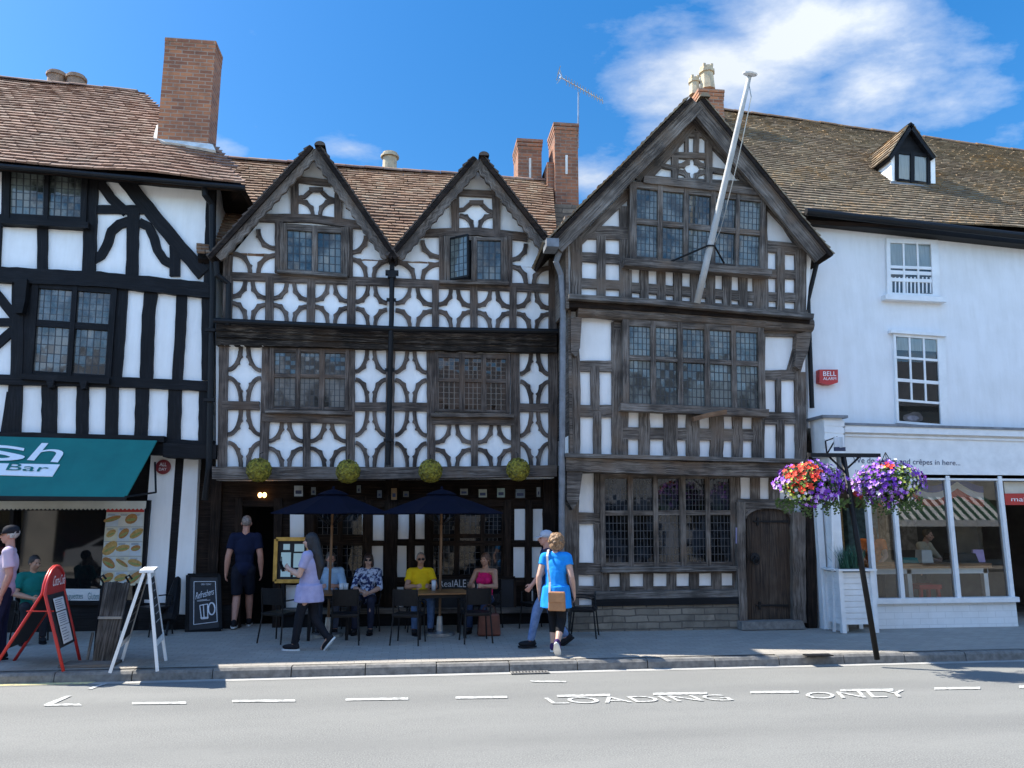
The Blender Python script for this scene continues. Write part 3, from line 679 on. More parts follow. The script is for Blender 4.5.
# ground floor under the jetty
g = MB(); zt = P(390, 476, Y0).z+.3
quad(g, Y0, [(196, 470), (241, 470), (236, 632), (196, 632)], .25); quad(g, Y0, [(240.5, 470), (278, 470), (278, 504), (240.5, 504)], .25); quad(g, Y0, [(277.5, 470), (562, 466), (562, 631), (274, 632)], .25)
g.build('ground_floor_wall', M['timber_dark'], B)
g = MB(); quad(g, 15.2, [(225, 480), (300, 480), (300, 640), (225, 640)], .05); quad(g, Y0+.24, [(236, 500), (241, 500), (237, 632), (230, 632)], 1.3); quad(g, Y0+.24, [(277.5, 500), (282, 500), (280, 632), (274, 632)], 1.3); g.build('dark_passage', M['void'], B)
for q in ((290, 512, 304, 538), (373, 515, 384, 541), (372, 546, 383, 576), (398, 513, 409, 539), (415.5, 514, 424.5, 539), (397, 545, 406.5, 577), (415, 545, 424, 560), (514.5, 509, 525, 540), (533, 509, 542.5, 541), (513.5, 547, 524.5, 577.5),
          (532, 547, 541.5, 577.5), (504, 588.5, 516, 608), (525, 589, 533, 608), (286, 585, 299, 612), (395.5, 587, 403.5, 608), (362, 512, 366, 538)):
    g = MB(); rect(g, Y0-.012, *q, .02); g.build('plaster_panel', M['white'], B)
t = MB(); T = lambda *a, **k: beam(t, *a, **k)
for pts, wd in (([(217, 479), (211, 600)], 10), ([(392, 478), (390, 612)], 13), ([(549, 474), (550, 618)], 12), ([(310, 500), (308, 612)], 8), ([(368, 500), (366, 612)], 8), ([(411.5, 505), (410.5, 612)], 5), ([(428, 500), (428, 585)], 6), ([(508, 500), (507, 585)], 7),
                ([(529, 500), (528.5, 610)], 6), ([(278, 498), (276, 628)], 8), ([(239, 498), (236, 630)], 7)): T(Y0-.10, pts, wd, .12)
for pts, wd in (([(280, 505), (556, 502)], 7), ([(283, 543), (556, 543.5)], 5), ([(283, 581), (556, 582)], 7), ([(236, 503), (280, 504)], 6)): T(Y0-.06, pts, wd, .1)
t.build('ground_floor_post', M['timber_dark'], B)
g = MB(); quad(g, Y0-.22, [(281, 609), (556, 607.5), (556, 613), (281, 614.5)], .25); g.build('ledge', M['timber_pale'], B)
g = MB(); quad(g, Y0-.13, [(281, 613), (556, 612), (556, 631), (281, 633)], .15); quad(g, Y0-.13, [(196, 606), (237, 606), (236, 632), (196, 632)], .15); g.build('plinth', M['black'], B)
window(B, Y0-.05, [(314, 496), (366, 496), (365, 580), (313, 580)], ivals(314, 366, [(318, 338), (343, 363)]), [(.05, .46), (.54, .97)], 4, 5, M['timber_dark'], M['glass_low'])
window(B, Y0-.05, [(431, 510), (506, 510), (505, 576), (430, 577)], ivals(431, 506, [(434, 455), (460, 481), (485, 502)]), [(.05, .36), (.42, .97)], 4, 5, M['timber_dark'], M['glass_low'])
# fanlight with lit lamps inside the passage
g = MB(); quad(g, Y0+.05, [(232, 486), (277, 487), (277, 500), (231, 500)], .04); g.build('fanlight', M['board'], B)
g = MB()
for x in (260, 264.5): g.ell(P(x, 495, Y0-.06), (.035, .035, .045))
o = g.build('lamp_bulbs', glow('warm_bulb', (1, .55, .2), 3)); o.name = 'twin_lamp'; tag(o, 'small twin bulb lamp glowing above the dark inn doorway', 'lamp')
# chimneys of the inn
ch1, c1, w1 = boxchimney('chimney', B, 518, 541.5, 139, 215, 15.6, .75, M['brick_dark'], oversail=.8)
ch2, c2, w2 = boxchimney('chimney', B, 554.5, 577.5, 123, 222, 15.2, .75, M['brick_dark'], oversail=.8)
for cc, k, xx, yy0, yy1, YY in ((c1, ch1, 530, 158, 178, 15.58), (c2, ch2, 566.5, 155, 174, 15.18)):
    g = MB(); quad(g, YY, [(xx-1, yy0), (xx+1.2, yy0), (xx+1.2, yy1), (xx-1, yy1)], .03); g.build('mortar_patch', M['mortar'], k)
g = MB(); a = P(548, 161, 15.25); b = P(577, 205, 15.25); g.box(((a.x+b.x)/2, 15.65, (a.z+b.z)/2-.6), (b.x-a.x+.02, .7, a.z-b.z+1.2)); g.build('chimney_shoulder', M['brick_dark'], ch2)
g = MB(); a = P(537, 203, 15.1); b = P(578, 222, 15.1); g.box(((a.x+b.x)/2, 15.4, (a.z+b.z)/2-.5), (b.x-a.x, .6, a.z-b.z+1)); g.build('stack_base', M['stone'], ch2)
g = MB(); c = P(389.5, 172, 16.6); h = P(389.5, 153.5, 16.6).z-c.z; g.lathe([(.16, -.4), (.16, h*.75), (.21, h*.76), (.21, h*.86), (.17, h*.9), (.17, h)], c, 14); g.build('vent_pot', M['pot'], B)
# TV aerial
ae = thing('tv_aerial', 'thin rooftop television aerial with a long toothed boom beside the brick chimney', 'aerial', P(577, 150, 15.3))
g = MB(); g.tube([P(578, 148, 15.3), P(578.5, 92, 15.3)], .018, 6); g.build('mast', M['galv'], ae)
g = MB(); p, q = P(560, 77, 15.0), P(603, 101, 15.6); g.tube([p, q], .014, 6)
for i in range(14):
    c = lerp(p, q, .14+i*.065); g.tube([c+V((-.03, -.13+i*.004, .03)), c+V((.03, .13-i*.004, -.03))], .007, 5)
for s in (-1, 1): g.tube([p+V((.05, 0, 0)), p+V((-.02, .06*s, .16))], .008, 5); g.tube([p+V((.05, 0, 0)), p+V((-.06, .06*s, -.12))], .008, 5)
g.tube([p+V((-.02, -.16, .16)), p+V((-.02, .16, .16))], .008, 5); g.tube([p+V((-.05, -.16, .02)), p+V((-.05, .16, .02))], .008, 5)
g.build('boom', M['galv'], ae)
# ================================================================== BUILDING C: tall jettied oak-framed house
Yc2, Yc1, Yc0 = 12.0, 12.2, 12.5
C = thing('timber_framed_house', 'tall jettied grey oak-framed house with one big gable and wide leaded windows', 'building', G(660, 631, .16))
w = MB()
quad(w, Yc2+.05, [(567, 304), (568, 238), (697, 108), (812, 250), (806, 316)], 4.6)
quad(w, Yc1+.05, [(570, 300), (806, 312), (804, 470), (568, 462)], 4.4); quad(w, Yc0+.05, [(569, 455), (808, 460), (814, 630), (571, 632)], 4.1)
w.build('wall', M['white_old'], C)
t = MB(); T = lambda *a, **k: beam(t, *a, **k)
# second storey
lv = lambda y0, y1: [(568, y0), (629, y0+(y1-y0)*.27), (760, y0+(y1-y0)*.83), (806, y1)]
T(Yc2, [(571, 232), (629, 233)], 13)
T(Yc2, [(572, 256), (627, 259.5)], 9.5); T(Yc2, [(572, 282), (627, 285.5)], 9.5); T(Yc2, [(629, 287), (762, 297)], 9.5); T(Yc2, [(762, 245), (806, 250)], 11)
T(Yc2, [(762, 273), (806, 275)], 9); T(Yc2, [(762, 296), (806, 298)], 9); T(Yc2, [(568, 297), (629, 300), (760, 309), (808, 313)], 6)
for pts, wd in (([(577, 236), (576, 302)], 11), ([(601.5, 236), (601.5, 300)], 8.5), ([(624.5, 206), (624.5, 304)], 9.5), ([(763, 205), (765, 314)], 8), ([(781, 248), (781, 313)], 8), ([(801, 250), (801, 316)], 11)):
    T(Yc2-.004, pts, wd)
for x in (644.5, 661.5, 678, 695, 711, 727.5, 743.5, 758): T(Yc2-.003, [(x, 262), (x, 309)], 8.6)
T(Yc2-.006, [(629, 270), (629, 305)], 6)
# gable braces
T(Yc2, [(648, 180), (752, 186)], 9)
for pts, wd in (([(675.5, 130), (675, 182)], 6.5), ([(709, 134), (709, 184)], 7), ([(661, 165), (676, 168)], 4.5), ([(709, 169), (728, 172)], 5), ([(673, 154.5), (711, 156)], 6), ([(687, 133), (687, 153)], 4), ([(697, 133), (696.5, 152)], 5),
                ([(656, 164), (672, 140)], 5), ([(740, 176), (722, 150)], 7), ([(676, 134), (708, 134)], 6)): T(Yc2-.003, pts, wd)
cell(t, Yc2+.01, 678.5, 706, lambda x: 158, lambda x: 179, 4.6)
T(Yc2-.004, [(697, 118), (652, 170), (640, 182)], 12); T(Yc2-.004, [(697, 118), (745, 172), (790, 222), (806, 245)], 16); T(Yc2-.002, [(640, 182), (575, 246)], 8)
# first storey
for pts, wd in (([(570, 366), (614, 366)], 11), ([(570, 410.5), (615, 411)], 12), ([(762, 375), (800, 375)], 10), ([(762, 418), (802, 418.5)], 12), ([(618, 433), (764, 435)], 12)): T(Yc1, pts, wd)
for pts, wd in (([(573, 318), (575.5, 390), (575, 460)], 10.5), ([(595, 366), (595.5, 410)], 8.6), ([(597.5, 412), (597.5, 458)], 8), ([(617, 322), (617.5, 458)], 10.5), ([(778.7, 378), (779, 412)], 5), ([(780.8, 420), (781, 462)], 7.5),
                ([(762.5, 330), (761.5, 462)], 6), ([(800.5, 372), (801.5, 465)], 10.5), ([(805, 322), (801, 345), (794, 372)], 13)): T(Yc1-.004, pts, wd)
for x, wd in ((624, 9), (644.5, 11), (670.5, 13.5), (693.3, 12.5), (717, 13), (737.8, 10), (757, 8)): T(Yc1-.003, [(x, 408), (x, 462)], wd, .12, .1)
T(Yc1-.01, [(614, 325), (800, 333)], 8)
# ground storey
for pts, wd in (([(572, 468), (572, 612)], 14), ([(599, 472), (599, 600)], 9.5), ([(578, 518), (603, 518.5)], 11), ([(578, 569), (604, 569)], 12), ([(736, 474), (737, 560)], 9), ([(755.7, 474), (755.7, 502)], 8.6), ([(775, 474), (775, 503)], 10), ([(578, 592), (604, 592)], 12),
                ([(605, 569), (736, 568)], 10), ([(604, 589.5), (738, 588)], 5), ([(738, 502), (795, 503)], 7)): T(Yc0, pts, wd)
for x in (605, 625, 648.8, 672, 694.6, 717, 738): T(Yc0-.004, [(x, 570), (x, 592)], 9.2)
t.build('timber_frame', M['timber'], C)
# jetty beams: board above, big round bressummer below
g = MB(); beam(g, Yc2-.14, [(569, 296), (660, 302), (814, 316)], 5, .25, .08); g.build('drip_board', M['timber_pale'], C); g = MB(); beam(g, Yc1-.20, [(566, 455), (700, 458.5), (812, 461)], 4, .25, .06); g.build('drip_board', M['timber_pale'], C)
g = MB()
for (xa, ya, xb, yb, rp, YY) in ((577, 310.5, 811, 325.5, 7.2, Yc1-.02),):
    a, b = P(xa, ya, YY-.05), P(xb, yb, YY-.05); k = 14
    g.tube([lerp(a, b, i/k)+V((0, 0, R.uniform(-.012, .012))) for i in range(k+1)], [.125*R.uniform(.93, 1.07) for i in range(k+1)], 12)
g.build('jetty_beam', M['timber'], C); g = MB(); beam(g, Yc1-.12, [(566, 464), (700, 468.5), (812, 470)], 13.5, .5, .06)
g.build('jetty_beam', M['timber'], C)
# carved brackets at the left corner
for q in ([(571, 318), (582, 316), (580, 348), (576, 357), (571, 352)], [(797, 334), (812, 330), (808, 352), (800, 370), (795, 366)], [(567, 470), (583, 470), (579, 500), (573, 510), (567, 500)]):
    g = MB(); quad(g, Yc1-.10, q, .3); g.build('carved_bracket', M['timber'], C)
g = MB(); xl = P(570, 380, Yc1+.05).x; g.box((xl-.015, Yc1+.55, 4.1), (.05, 1.2, 2.6)); g.build('side_post', M['timber'], C)
g = MB(); xl = P(567, 280, Yc2+.05).x; g.box((xl-.015, Yc2+.60, 6.1), (.05, 1.3, 1.6)); g.build('side_post', M['timber'], C)
g = MB(); beam(g, Yc2-.02, [(569, 303.5), (660, 308), (810, 320)], 7, .4); g.build('soffit_beam', M['timber_dark'], C)
# windows
Yw = Yc2-.14
wq = [(630, 181), (766, 197), (764, 271), (630, 260)]
window(C, Yw, wq, ivals(630, 765, [(636.7, 658), (662.7, 683.8), (688.6, 711), (715.7, 736), (739.5, 760.5)]), [(.075, .46), (.53, .945)], 5, 5, M['timber'], M['glass_up'], d=.2, sill=(625, 261.5, 772, 272.5, 7), sillm=M['timber'])
g = MB(); beam(g, Yw-.03, [(644, 179), (762, 192)], 7, .2); beam(g, Yw+.02, [(632, 184), (764, 199)], 5, .2); g.build('window_head', M['timber'], C)
wq = [(623, 319), (764, 327), (766, 411), (623, 405)]
window(C, Yc1-.14, wq, ivals(623, 765, [(629.3, 651), (656, 678), (683, 705), (710, 732), (736.5, 759)]), [(.07, .415), (.47, .975)], 5, 5, M['timber'], M['glass_up'], d=.2, sill=(621, 406.5, 769, 413, 7.5), sillm=M['timber'])
g = MB(); beam(g, Yc1-.24, [(694, 419), (708, 415), (727, 411.5)], 4.5, .12); g.build('bent_bracket', M['pole'], C)
wq = [(600, 474), (734.5, 474), (736.5, 566), (601, 567)]
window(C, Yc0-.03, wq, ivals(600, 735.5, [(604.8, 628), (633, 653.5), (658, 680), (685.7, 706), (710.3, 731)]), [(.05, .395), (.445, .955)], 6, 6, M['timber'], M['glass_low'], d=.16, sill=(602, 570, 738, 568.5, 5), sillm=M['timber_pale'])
g = MB(); beam(g, Yc0-.10, [(596, 596), (741, 593.5)], 8, .2); g.build('ground_sill', M['timber_pale'], C)
g = MB(); quad(g, Yc0-.12, [(594, 599.5), (741, 597), (741, 604), (594, 606.5)], .2); g.build('damp_course', M['black'], C)
g = MB(); quad(g, Yc0-.09, [(571, 606), (742, 603.5), (744, 634), (572, 638)], .3)
g.build('stone_plinth', M['stone'], C)
# door in an arched oak frame
g = MB(); arc = [(792.5, 622)]+[(769.5+23*math.cos(a), 519-11*math.sin(a)) for a in [i*math.pi/10 for i in range(11)]]+[(746.5, 622)]
Yd = Yc0-.02
quad(g, Yd, [(747, 622)]+[(769.7-22.7*math.cos(a), 519-11*math.sin(a)) for a in [i*math.pi/10 for i in range(11)]]+[(792.4, 622)], .06)
for x in (755.5, 764.5, 773.5, 783): quad(g, Yd-.006, [(x-3.9, 511), (x+3.9, 511), (x+3.9, 621), (x-3.9, 621)], .02)
door = g.build('door', M['door_oak'], C)
for yy, x0 in ((521.5, 754), (605.5, 756)):
    g = MB(); quad(g, Yd-.03, [(x0, yy-.8), (788, yy-1.2), (788, yy+1.2), (x0, yy+.8)], .02); quad(g, Yd-.03, [(x0+3, yy-4), (x0+5, yy-4), (x0+5, yy+4), (x0+3, yy+4)], .02); g.build('hinge', M['blackmetal'], door)
g = MB(); c = P(755, 558, Yd-.03); g.lathe([(.085, 0), (.085, .015), (.04, .025), (.03, .05)], c, 10, axis=(0, -1, 0)); g.tube([c+V((.05*math.cos(a), -.05, .05*math.sin(a)-.05)) for a in [i*math.tau/12 for i in range(13)]], .01, 5); g.build('handle', M['blackmetal'], door)
g = MB(); beam(g, Yd-.10, [(741.5, 502), (741.5, 560), (744, 623)], 8, .16); beam(g, Yd-.10, [(799, 512), (800, 623)], 13, .16)
for i in range(10):
    a0_, a1_ = i*math.pi/10, (i+1)*math.pi/10
    quad(g, Yd-.08, [(769.5+26*math.cos(a0_), 519-13.5*math.sin(a0_)), (769.5+23*math.cos(a0_), 519-10.8*math.sin(a0_)), (769.5+23*math.cos(a1_), 519-10.8*math.sin(a1_)), (769.5+26*math.cos(a1_), 519-13.5*math.sin(a1_))], .14)
quad(g, Yd-.06, [(745, 502), (745, 519), (749, 513), (757, 508.6), (769, 505.6), (769, 502)], .1); quad(g, Yd-.06, [(794, 502), (794, 519), (790, 513), (782, 508.6), (769, 505.6), (769, 502)], .1)
g.build('door_frame', M['timber'], C)
g = MB(); beam(g, Yd-.13, [(811, 500), (813, 628)], 9, .3); g.build('corner_post', M['timber_dark'], C)
g = MB(); quad(g, Yd-.25, [(742, 622), (803, 621), (806, 629), (742, 630)], .3); g.build('door_step', M['kerb'], C)
g = MB(); quad(g, Yc0-.11, [(736, 527.5), (744.5, 527.5), (744.5, 543.5), (736, 543.5)], .02); o = g.build('paper_notice', pm('lilac_notice', (.30, .28, .42), (.24, .22, .36), 9, .6, 0)); tag(o, 'small lilac notice fixed to the post beside the old oak door', 'notice'); o['_o'] = (0, 0, 0)
g = MB()
for i in range(5): quad(g, Yc0-.113, [(737.5, 530+i*2.4), (743, 530+i*2.4), (743, 530.8+i*2.4), (737.5, 530.8+i*2.4)], .002)
g.build('printed_line', M['paper'], o)
# gable
apexC = gable(C, 11.74, (556, 246), (697, 103), (823, 256), 17.5, 16.8, 0, M['timber'], M['tile_brown'], False, 21)
g = MB(); a, b = P(545, 247, 11.8), P(556, 243, 11.6); g.box(P(551, 246, 11.7), (.20, .35, .14)); g.build('verge_end', M['lead'], C)
g = MB(); g.tube([P(560, 250, 11.85), P(556, 262, 11.9), P(561, 275, 12.0), P(563, 300, 12.05), P(562, 460, 12.1), P(561, 628, 12.35)], .05, 10); g.build('downpipe', M['lead'], C)
g = MB(); g.tube([P(826, 247, 11.9), P(817, 262, 12.1), P(808, 300, 12.2), P(812, 408, 12.25)], .04, 8); g.build('downpipe', M['blackmetal'], C)
# chimney behind the gable with two buff pots
chC, cC, wC = boxchimney('chimney', C, 699, 723, 89, 128, 15.2, .8, M['brick'], oversail=.7)
for x, yb, yt, sq, YY in ((707.5, 88, 68, .125, 15.5), (694.8, 93, 79, .095, 15.6)):
    g = MB(); c = P(x, yb, YY); h = P(x, yt, YY).z-c.z; c = c+V((0, 0, -.06)); h += .06
    g.lathe([(sq*1.45, 0), (sq*1.2, h*.72), (sq*1.5, h*.74), (sq*1.5, h*.84), (sq*1.2, h*.86), (sq*1.25, h)], c, 8)
    for i in range(4): g.box(c+V((sq*math.cos(i*1.57+.78), sq*math.sin(i*1.57+.78), h+.02)), (.055, .055, .06))
    g.build('chimney_pot', M['pot'], chC)
# flagpole leaning out from the gable
fp = thing('flagpole', 'long white flagpole slanting out from the gable of the oak-framed house', 'flagpole', P(697, 302, 11.78))
a, b = P(697, 303, 11.78), P(749.5, 76, 10.6)
g = MB(); g.tube([lerp(a, b, i/6) for i in range(7)], [.056, .055, .053, .05, .046, .04, .034], 12); g.build('pole', pm('weathered_pole_paint', (.46, .45, .43), (.36, .35, .33), 5, .6, .1), fp, smooth=True)
g = MB(); g.lathe([(.05, 0), (.11, .02), (.12, .04), (.02, .07)], b, 12, axis=(b-a)); g.build('cap', M['paper'], fp)
g = MB(); d_ = V((.10, .02, -.02)); k = 12; g.tube([lerp(a, b, .28)+d_*.6]+[lerp(a, b, .28+.7*i/k)+d_+V((.03*math.sin(math.pi*i/k), 0, 0)) for i in range(1, k)]+[b-(b-a)*.02], .008, 5); g.build('halyard', M['galv'], fp)
g = MB(); c = lerp(a, b, .255); g.tube([P(671, 261.5, 11.84), c+V((-.05, -.06, 0)), c+V((.05, -.06, 0)), P(724, 263, 11.84)], .016, 6); g.build('stay_bracket', M['blackmetal'], fp)

# ================================================================== BUILDING D: white rendered shop
Yw_ = 12.35
D = thing('white_building', 'white rendered building with a mossy brown roof, dormer and a glazed shopfront', 'building', G(930, 629, .16))
g = MB(); quad(g, Yw_, [(808, 205), (1150, 230), (1150, 432), (808, 428)], 4.5); g.build('wall', M['white_wall'], D)
# roof
dY = 12.02
e0, e1 = P(790, 206, dY), P(1150, 247, dY); ze = P(930, 221.5, dY).z; e0 = P(775, 206, dY); e0.z = ze+.02; e1.z = ze-.06; e1 = e0+(e1-e0)*1.8
dn = (e1-e0).normalized().cross(V((0, math.cos(math.radians(46)), math.sin(math.radians(46))))).normalized()
if dn.z < 0: dn = -dn
r0, r1 = RP(700, 107.5, e0, dn), RP(1400, 194, e0, dn); print('D', e0, e1, r0, r1, 'C apex', apexC)
g = MB(); tiles(g, V((r0.x, e0.y, e0.z)), e1, V((e1.x, r1.y, r1.z)), r0, .125, .17, lambda u, v: True, .02, .02, 31); g.build('roof', M['tile_brown'], D)
g = MB(); d = dn*-.10; g.prism([V((r0.x, e0.y, e0.z))+d, e1+d, V((e1.x, r1.y, r1.z))+d, r0+d], dn*-.08); g.prism([r0+d, V((e1.x, r1.y, r1.z))+d, V((e1.x, r1.y+3, r1.z-3)), r0+V((0, 3, -3))], (0, .05, -.05)); g.build('roof_boarding', M['timber_dark'], D)
g = MB(); ridge(g, r0, V((e1.x, r1.y, r1.z)), .11, .4); g.build('ridge_tile', tilemat('lichen_ridge_tile', [(.2, .12, .07), (.3, .17, .08), (.24, .15, .1)], (.5, .26, .07), .8, 2.5), D)
g = MB(); g.tube([P(806, 211.5, 11.95), P(920, 224.5, 11.95), P(1150, 250.5, 11.95)], .065, 10); quad(g, Yw_-.22, [(808, 213), (1150, 251), (1150, 258), (808, 221)], .3); g.build('gutter', M['blackmetal'], D)
# dormer
sb = RP(912, 183.5, e0, dn); DY = sb.y
g = MB()
pa, pb = P(894, 180, DY), P(935, 186, DY); ap = P(911, 127, DY); la, lb = P(891.5, 152.5, DY), P(935, 154.5, DY)
zb_, zt_ = pa.z-.1, la.z
quad(g, DY, [(893, 182), (935, 186), (935, 154), (911, 126), (891.5, 153)], 2.2); dorm = g.build('dormer', M['black'], D)
g = MB(); quad(g, DY+.02, [(890.8, 181.5), (893, 181.5), (891, 152), (889, 152)], 2.0); quad(g, DY-.03, [(890.5, 152), (895.5, 152), (896.5, 181), (892, 181)], .1); quad(g, DY-.03, [(930.5, 155), (935, 155), (935.5, 185), (931, 184)], .1)
g.build('cheek', M['white'], dorm)
window(dorm, DY-.05, [(895.5, 150), (930.5, 154), (930.5, 184.5), (895.5, 180)], [(.10, .44), (.55, .92)], [(.10, .93)], 1, 1, M['black'], M['sash_glass'], d=.06, recess=.02, name='dormer_window')
g = MB(); quad(g, DY-.008, [(897, 152), (930, 155), (930, 183), (897, 179)], .004); g.build('net_curtain', M['net'], dorm)
g = MB(); quad(g, DY-.12, [(891, 181), (937, 186.5), (937, 189), (891, 184)], .16); g.build('lead_apron', M['lead'], dorm)
gl, ga, gr = P(888.5, 156.5, DY-.12), P(911, 122, DY-.12), P(936.5, 157, DY-.12)
rf = MB(); und = MB(); back = V((0, 2.4, 0))
tiles(rf, gl+back, gl, ga, ga+back, .125, .17, None, .008, .018, 41); rf.build('dormer_roof', M['tile_brown'], dorm); rf = MB(); tiles(rf, gr, gr+back, ga+back, ga, .125, .17, None, .008, .018, 42)
rf.build('dormer_roof', M['tile_brown'], dorm)
for (l, a_) in ((gl, ga), (gr, ga)):
    n_ = (l-a_).cross(V((0, 1, 0))).normalized()
    if n_.z < 0: n_ = -n_
    und.prism([l-n_*.02, a_-n_*.02, a_+back-n_*.02, l+back-n_*.02], n_*-.07)
und.build('dormer_bargeboard', M['black'], dorm)
# sash windows
def sash(q, cols, rows, Y, bars=True, net=None, name='sash_window'):
    W = MB(); Yf = Y-.05
    x0, y0 = q[0]; x1 = q[1][0]
    out = [(0, cols[0][0]), (cols[-1][1], 1)]
    for a, b in out: quad(W, Yf, [bil(q, a, 0), bil(q, b, 0), bil(q, b, 1), bil(q, a, 1)], .06)
    quad(W, Yf+.003, [bil(q, 0, 0), bil(q, 1, 0), bil(q, 1, rows[0][0]), bil(q, 0, rows[0][0])], .057)
    quad(W, Yf+.003, [bil(q, 0, rows[-1][1]), bil(q, 1, rows[-1][1]), bil(q, 1, 1), bil(q, 0, 1)], .057)
    for (a, b), (c, e) in zip(cols, cols[1:]): quad(W, Yf+.014, [bil(q, b, rows[0][0]), bil(q, c, rows[0][0]), bil(q, c, rows[-1 if bars else -2][1]), bil(q, b, rows[-1 if bars else -2][1])], .03)
    for (a, b), (c, e) in zip(rows, rows[1:]): quad(W, Yf+.011, [bil(q, cols[0][0], b), bil(q, cols[-1][1], b), bil(q, cols[-1][1], c), bil(q, cols[0][0], c)], .03)
    w = W.build(name, M['wpaint'], D)
    g = MB(); u0, u1, v0, v1 = cols[0][0], cols[-1][1], rows[0][0], rows[-1][1]
    g.face([P(*bil(q, *t_), Yf+.028) for t_ in ((u0, v1), (u1, v1), (u1, v0), (u0, v0))], [(0, 0), (1, 0), (1, 1), (0, 1)]); g.build('pane', M['sash_glass'], w, recalc=False)
    g = MB(); quad(g, Y-.012, [bil(q, u0, v0), bil(q, u1, v0), bil(q, u1, v1), bil(q, u0, v1)], .01); g.build('dark_room', M['void'], w)
    return w
q1 = [(886.5, 238), (938, 240), (940.5, 296.5), (887.5, 294.5)]
s1 = sash(q1, [(.07, .31), (.345, .58), (.615, .86)], [(.08, .48), (.53, .70), (.76, .96)], Yw_)
g = MB(); quad(g, Yw_-.016, [(890, 241), (933, 243), (934, 267), (890.5, 266)], .004)
g.build('net_curtain', M['net'], s1)
g = MB()
for i in range(11): x = 891+i*3.9; quad(g, Yw_-.03, [(x, 277), (x+1.3, 277), (x+1.4, 293), (x+.1, 293)], .01)
quad(g, Yw_-.03, [(890.5, 270), (933, 272), (933, 275.5), (890.5, 274)], .012); g.build('window_guard', M['wpaint'], s1)
g = MB(); quad(g, Yw_-.14, [(886, 294), (947, 297), (947, 302), (886, 299)], .16); g.build('sill', M['wpaint'], s1)
q2 = [(893.5, 331), (945, 335), (949, 427), (897, 423)]
s2 = sash(q2, [(.045, .29), (.325, .565), (.60, .85)], [(.055, .27), (.295, .51), (.545, .735), (.76, .975)], Yw_, False)
g = MB(); quad(g, Yw_-.10, [(891, 329.5), (947, 333.5), (947, 336.5), (891, 332.5)], .11); g.build('window_head', M['wpaint'], s2)
g = MB(); quad(g, Yw_-.0165, [(897, 335), (940, 338), (941, 352), (897, 350)], .004); g.build('roller_blind', M['net'], s2)
g = MB(); c = P(913, 418, Yw_-.018); g.ell(c, (.20, .005, .085)); g.ell(c+V((.05, 0, .05)), (.12, .004, .06)); g.build('pale_cushion', pm('dim_cushion', (.26, .23, .25), (.1, .09, .1), 7), s2)
# fascia, cornice and sign
g = MB(); quad(g, Yw_-.16, [(845, 430), (1150, 436), (1150, 482), (845, 479)], .3); quad(g, Yw_-.24, [(845, 424.5), (1150, 433), (1150, 440), (845, 432)], .2); quad(g, Yw_-.19, [(845, 434), (1150, 443), (1150, 445), (845, 436)], .1); fa = g.build('fascia', M['wpaint'], D)
g = MB(); quad(g, Yw_-.26, [(842, 422.5), (1150, 431.5), (1150, 434), (842, 425)], .28); g.build('lead_flashing', M['lead'], D)
ptext(fa, 'We do waffles and crêpes in here...', Yw_-.16, [(853, 457), (960, 460.3), (960, 467), (853, 465)], M['navy_txt'])
# corner cabinet and pier
g = MB(); Yk = 11.9
a, b = P(823.5, 418, Yk), P(845, 456, Yk); g.box(((a.x+b.x)/2, (Yk+Yw_)/2, (a.z+b.z)/2), (b.x-a.x, Yw_-Yk, a.z-b.z))
for i in range(5): quad(g, Yk-.008, [(824.5, 420+i*7), (844.5, 421+i*7), (844.5, 426.4+i*7), (824.5, 425.4+i*7)], .02)
g.build('corner_cabinet', M['wpaint'], D)
g = MB(); g.box(((a.x+b.x)/2, (Yk+Yw_)/2-.03, a.z+.02), (b.x-a.x+.12, Yw_-Yk+.1, .045)); g.build('cabinet_cap', M['lead'], D)
g = MB(); a, b = P(828.5, 456, 12.0), P(849, 633, 12.0); g.box(((a.x+b.x)/2, 12.2, (a.z+b.z)/2), (b.x-a.x, .4, a.z-b.z)); quad(g, 11.985, [(830.5, 458), (833, 458), (836, 632), (833.5, 632)], .03); g.build('shop_pier', M['wpaint'], D)
g = MB(); a, b = P(812, 470, 12.3), P(829, 630, 12.3); g.box(((a.x+b.x)/2, 12.4, (a.z+b.z)/2), (b.x-a.x, .3, a.z-b.z)); g.build('side_panel', M['wpaint'], D)
# glazed shopfront
YG = 12.22
sf = MB()
for pts, wd in (([(850, 480), (878, 604)][0:2], 5),): pass
zs, z0, zt = P(930, 600, YG).z, P(930, 629, YG).z, P(930, 480, YG).z
xs = [P(875, 600, YG).x, P(902, 600, YG).x, P(958, 600, YG).x, P(1011.5, 600, YG).x]
for x in xs: sf.box((x, YG, (zs+zt)/2+.02), (.07, .09, zt-zs+.1))
sf.box(((xs[0]+xs[-1])/2, YG-.02, zs), (xs[-1]-xs[0]+.12, .18, .08)); sf.box(((xs[0]+xs[-1])/2+.8, YG+.02, zt+.06), (xs[-1]-xs[0]+1.9, .10, .06))
shop = sf.build('shopfront', M['wpaint'], D)
g = MB(); g.face([(xs[0], YG+.01, zs), (xs[-1], YG+.01, zs), (xs[-1], YG+.01, zt+.05), (xs[0], YG+.01, zt+.05)]); g.build('pane', M['clear'], shop, recalc=False)
g = MB(); g.box(((xs[0]+xs[-1])/2, YG+.05, (zs+z0)/2-.1), (xs[-1]-xs[0]+.10, .16, zs-z0+.12)); g.build('stall_riser', M['brick_white'], D)
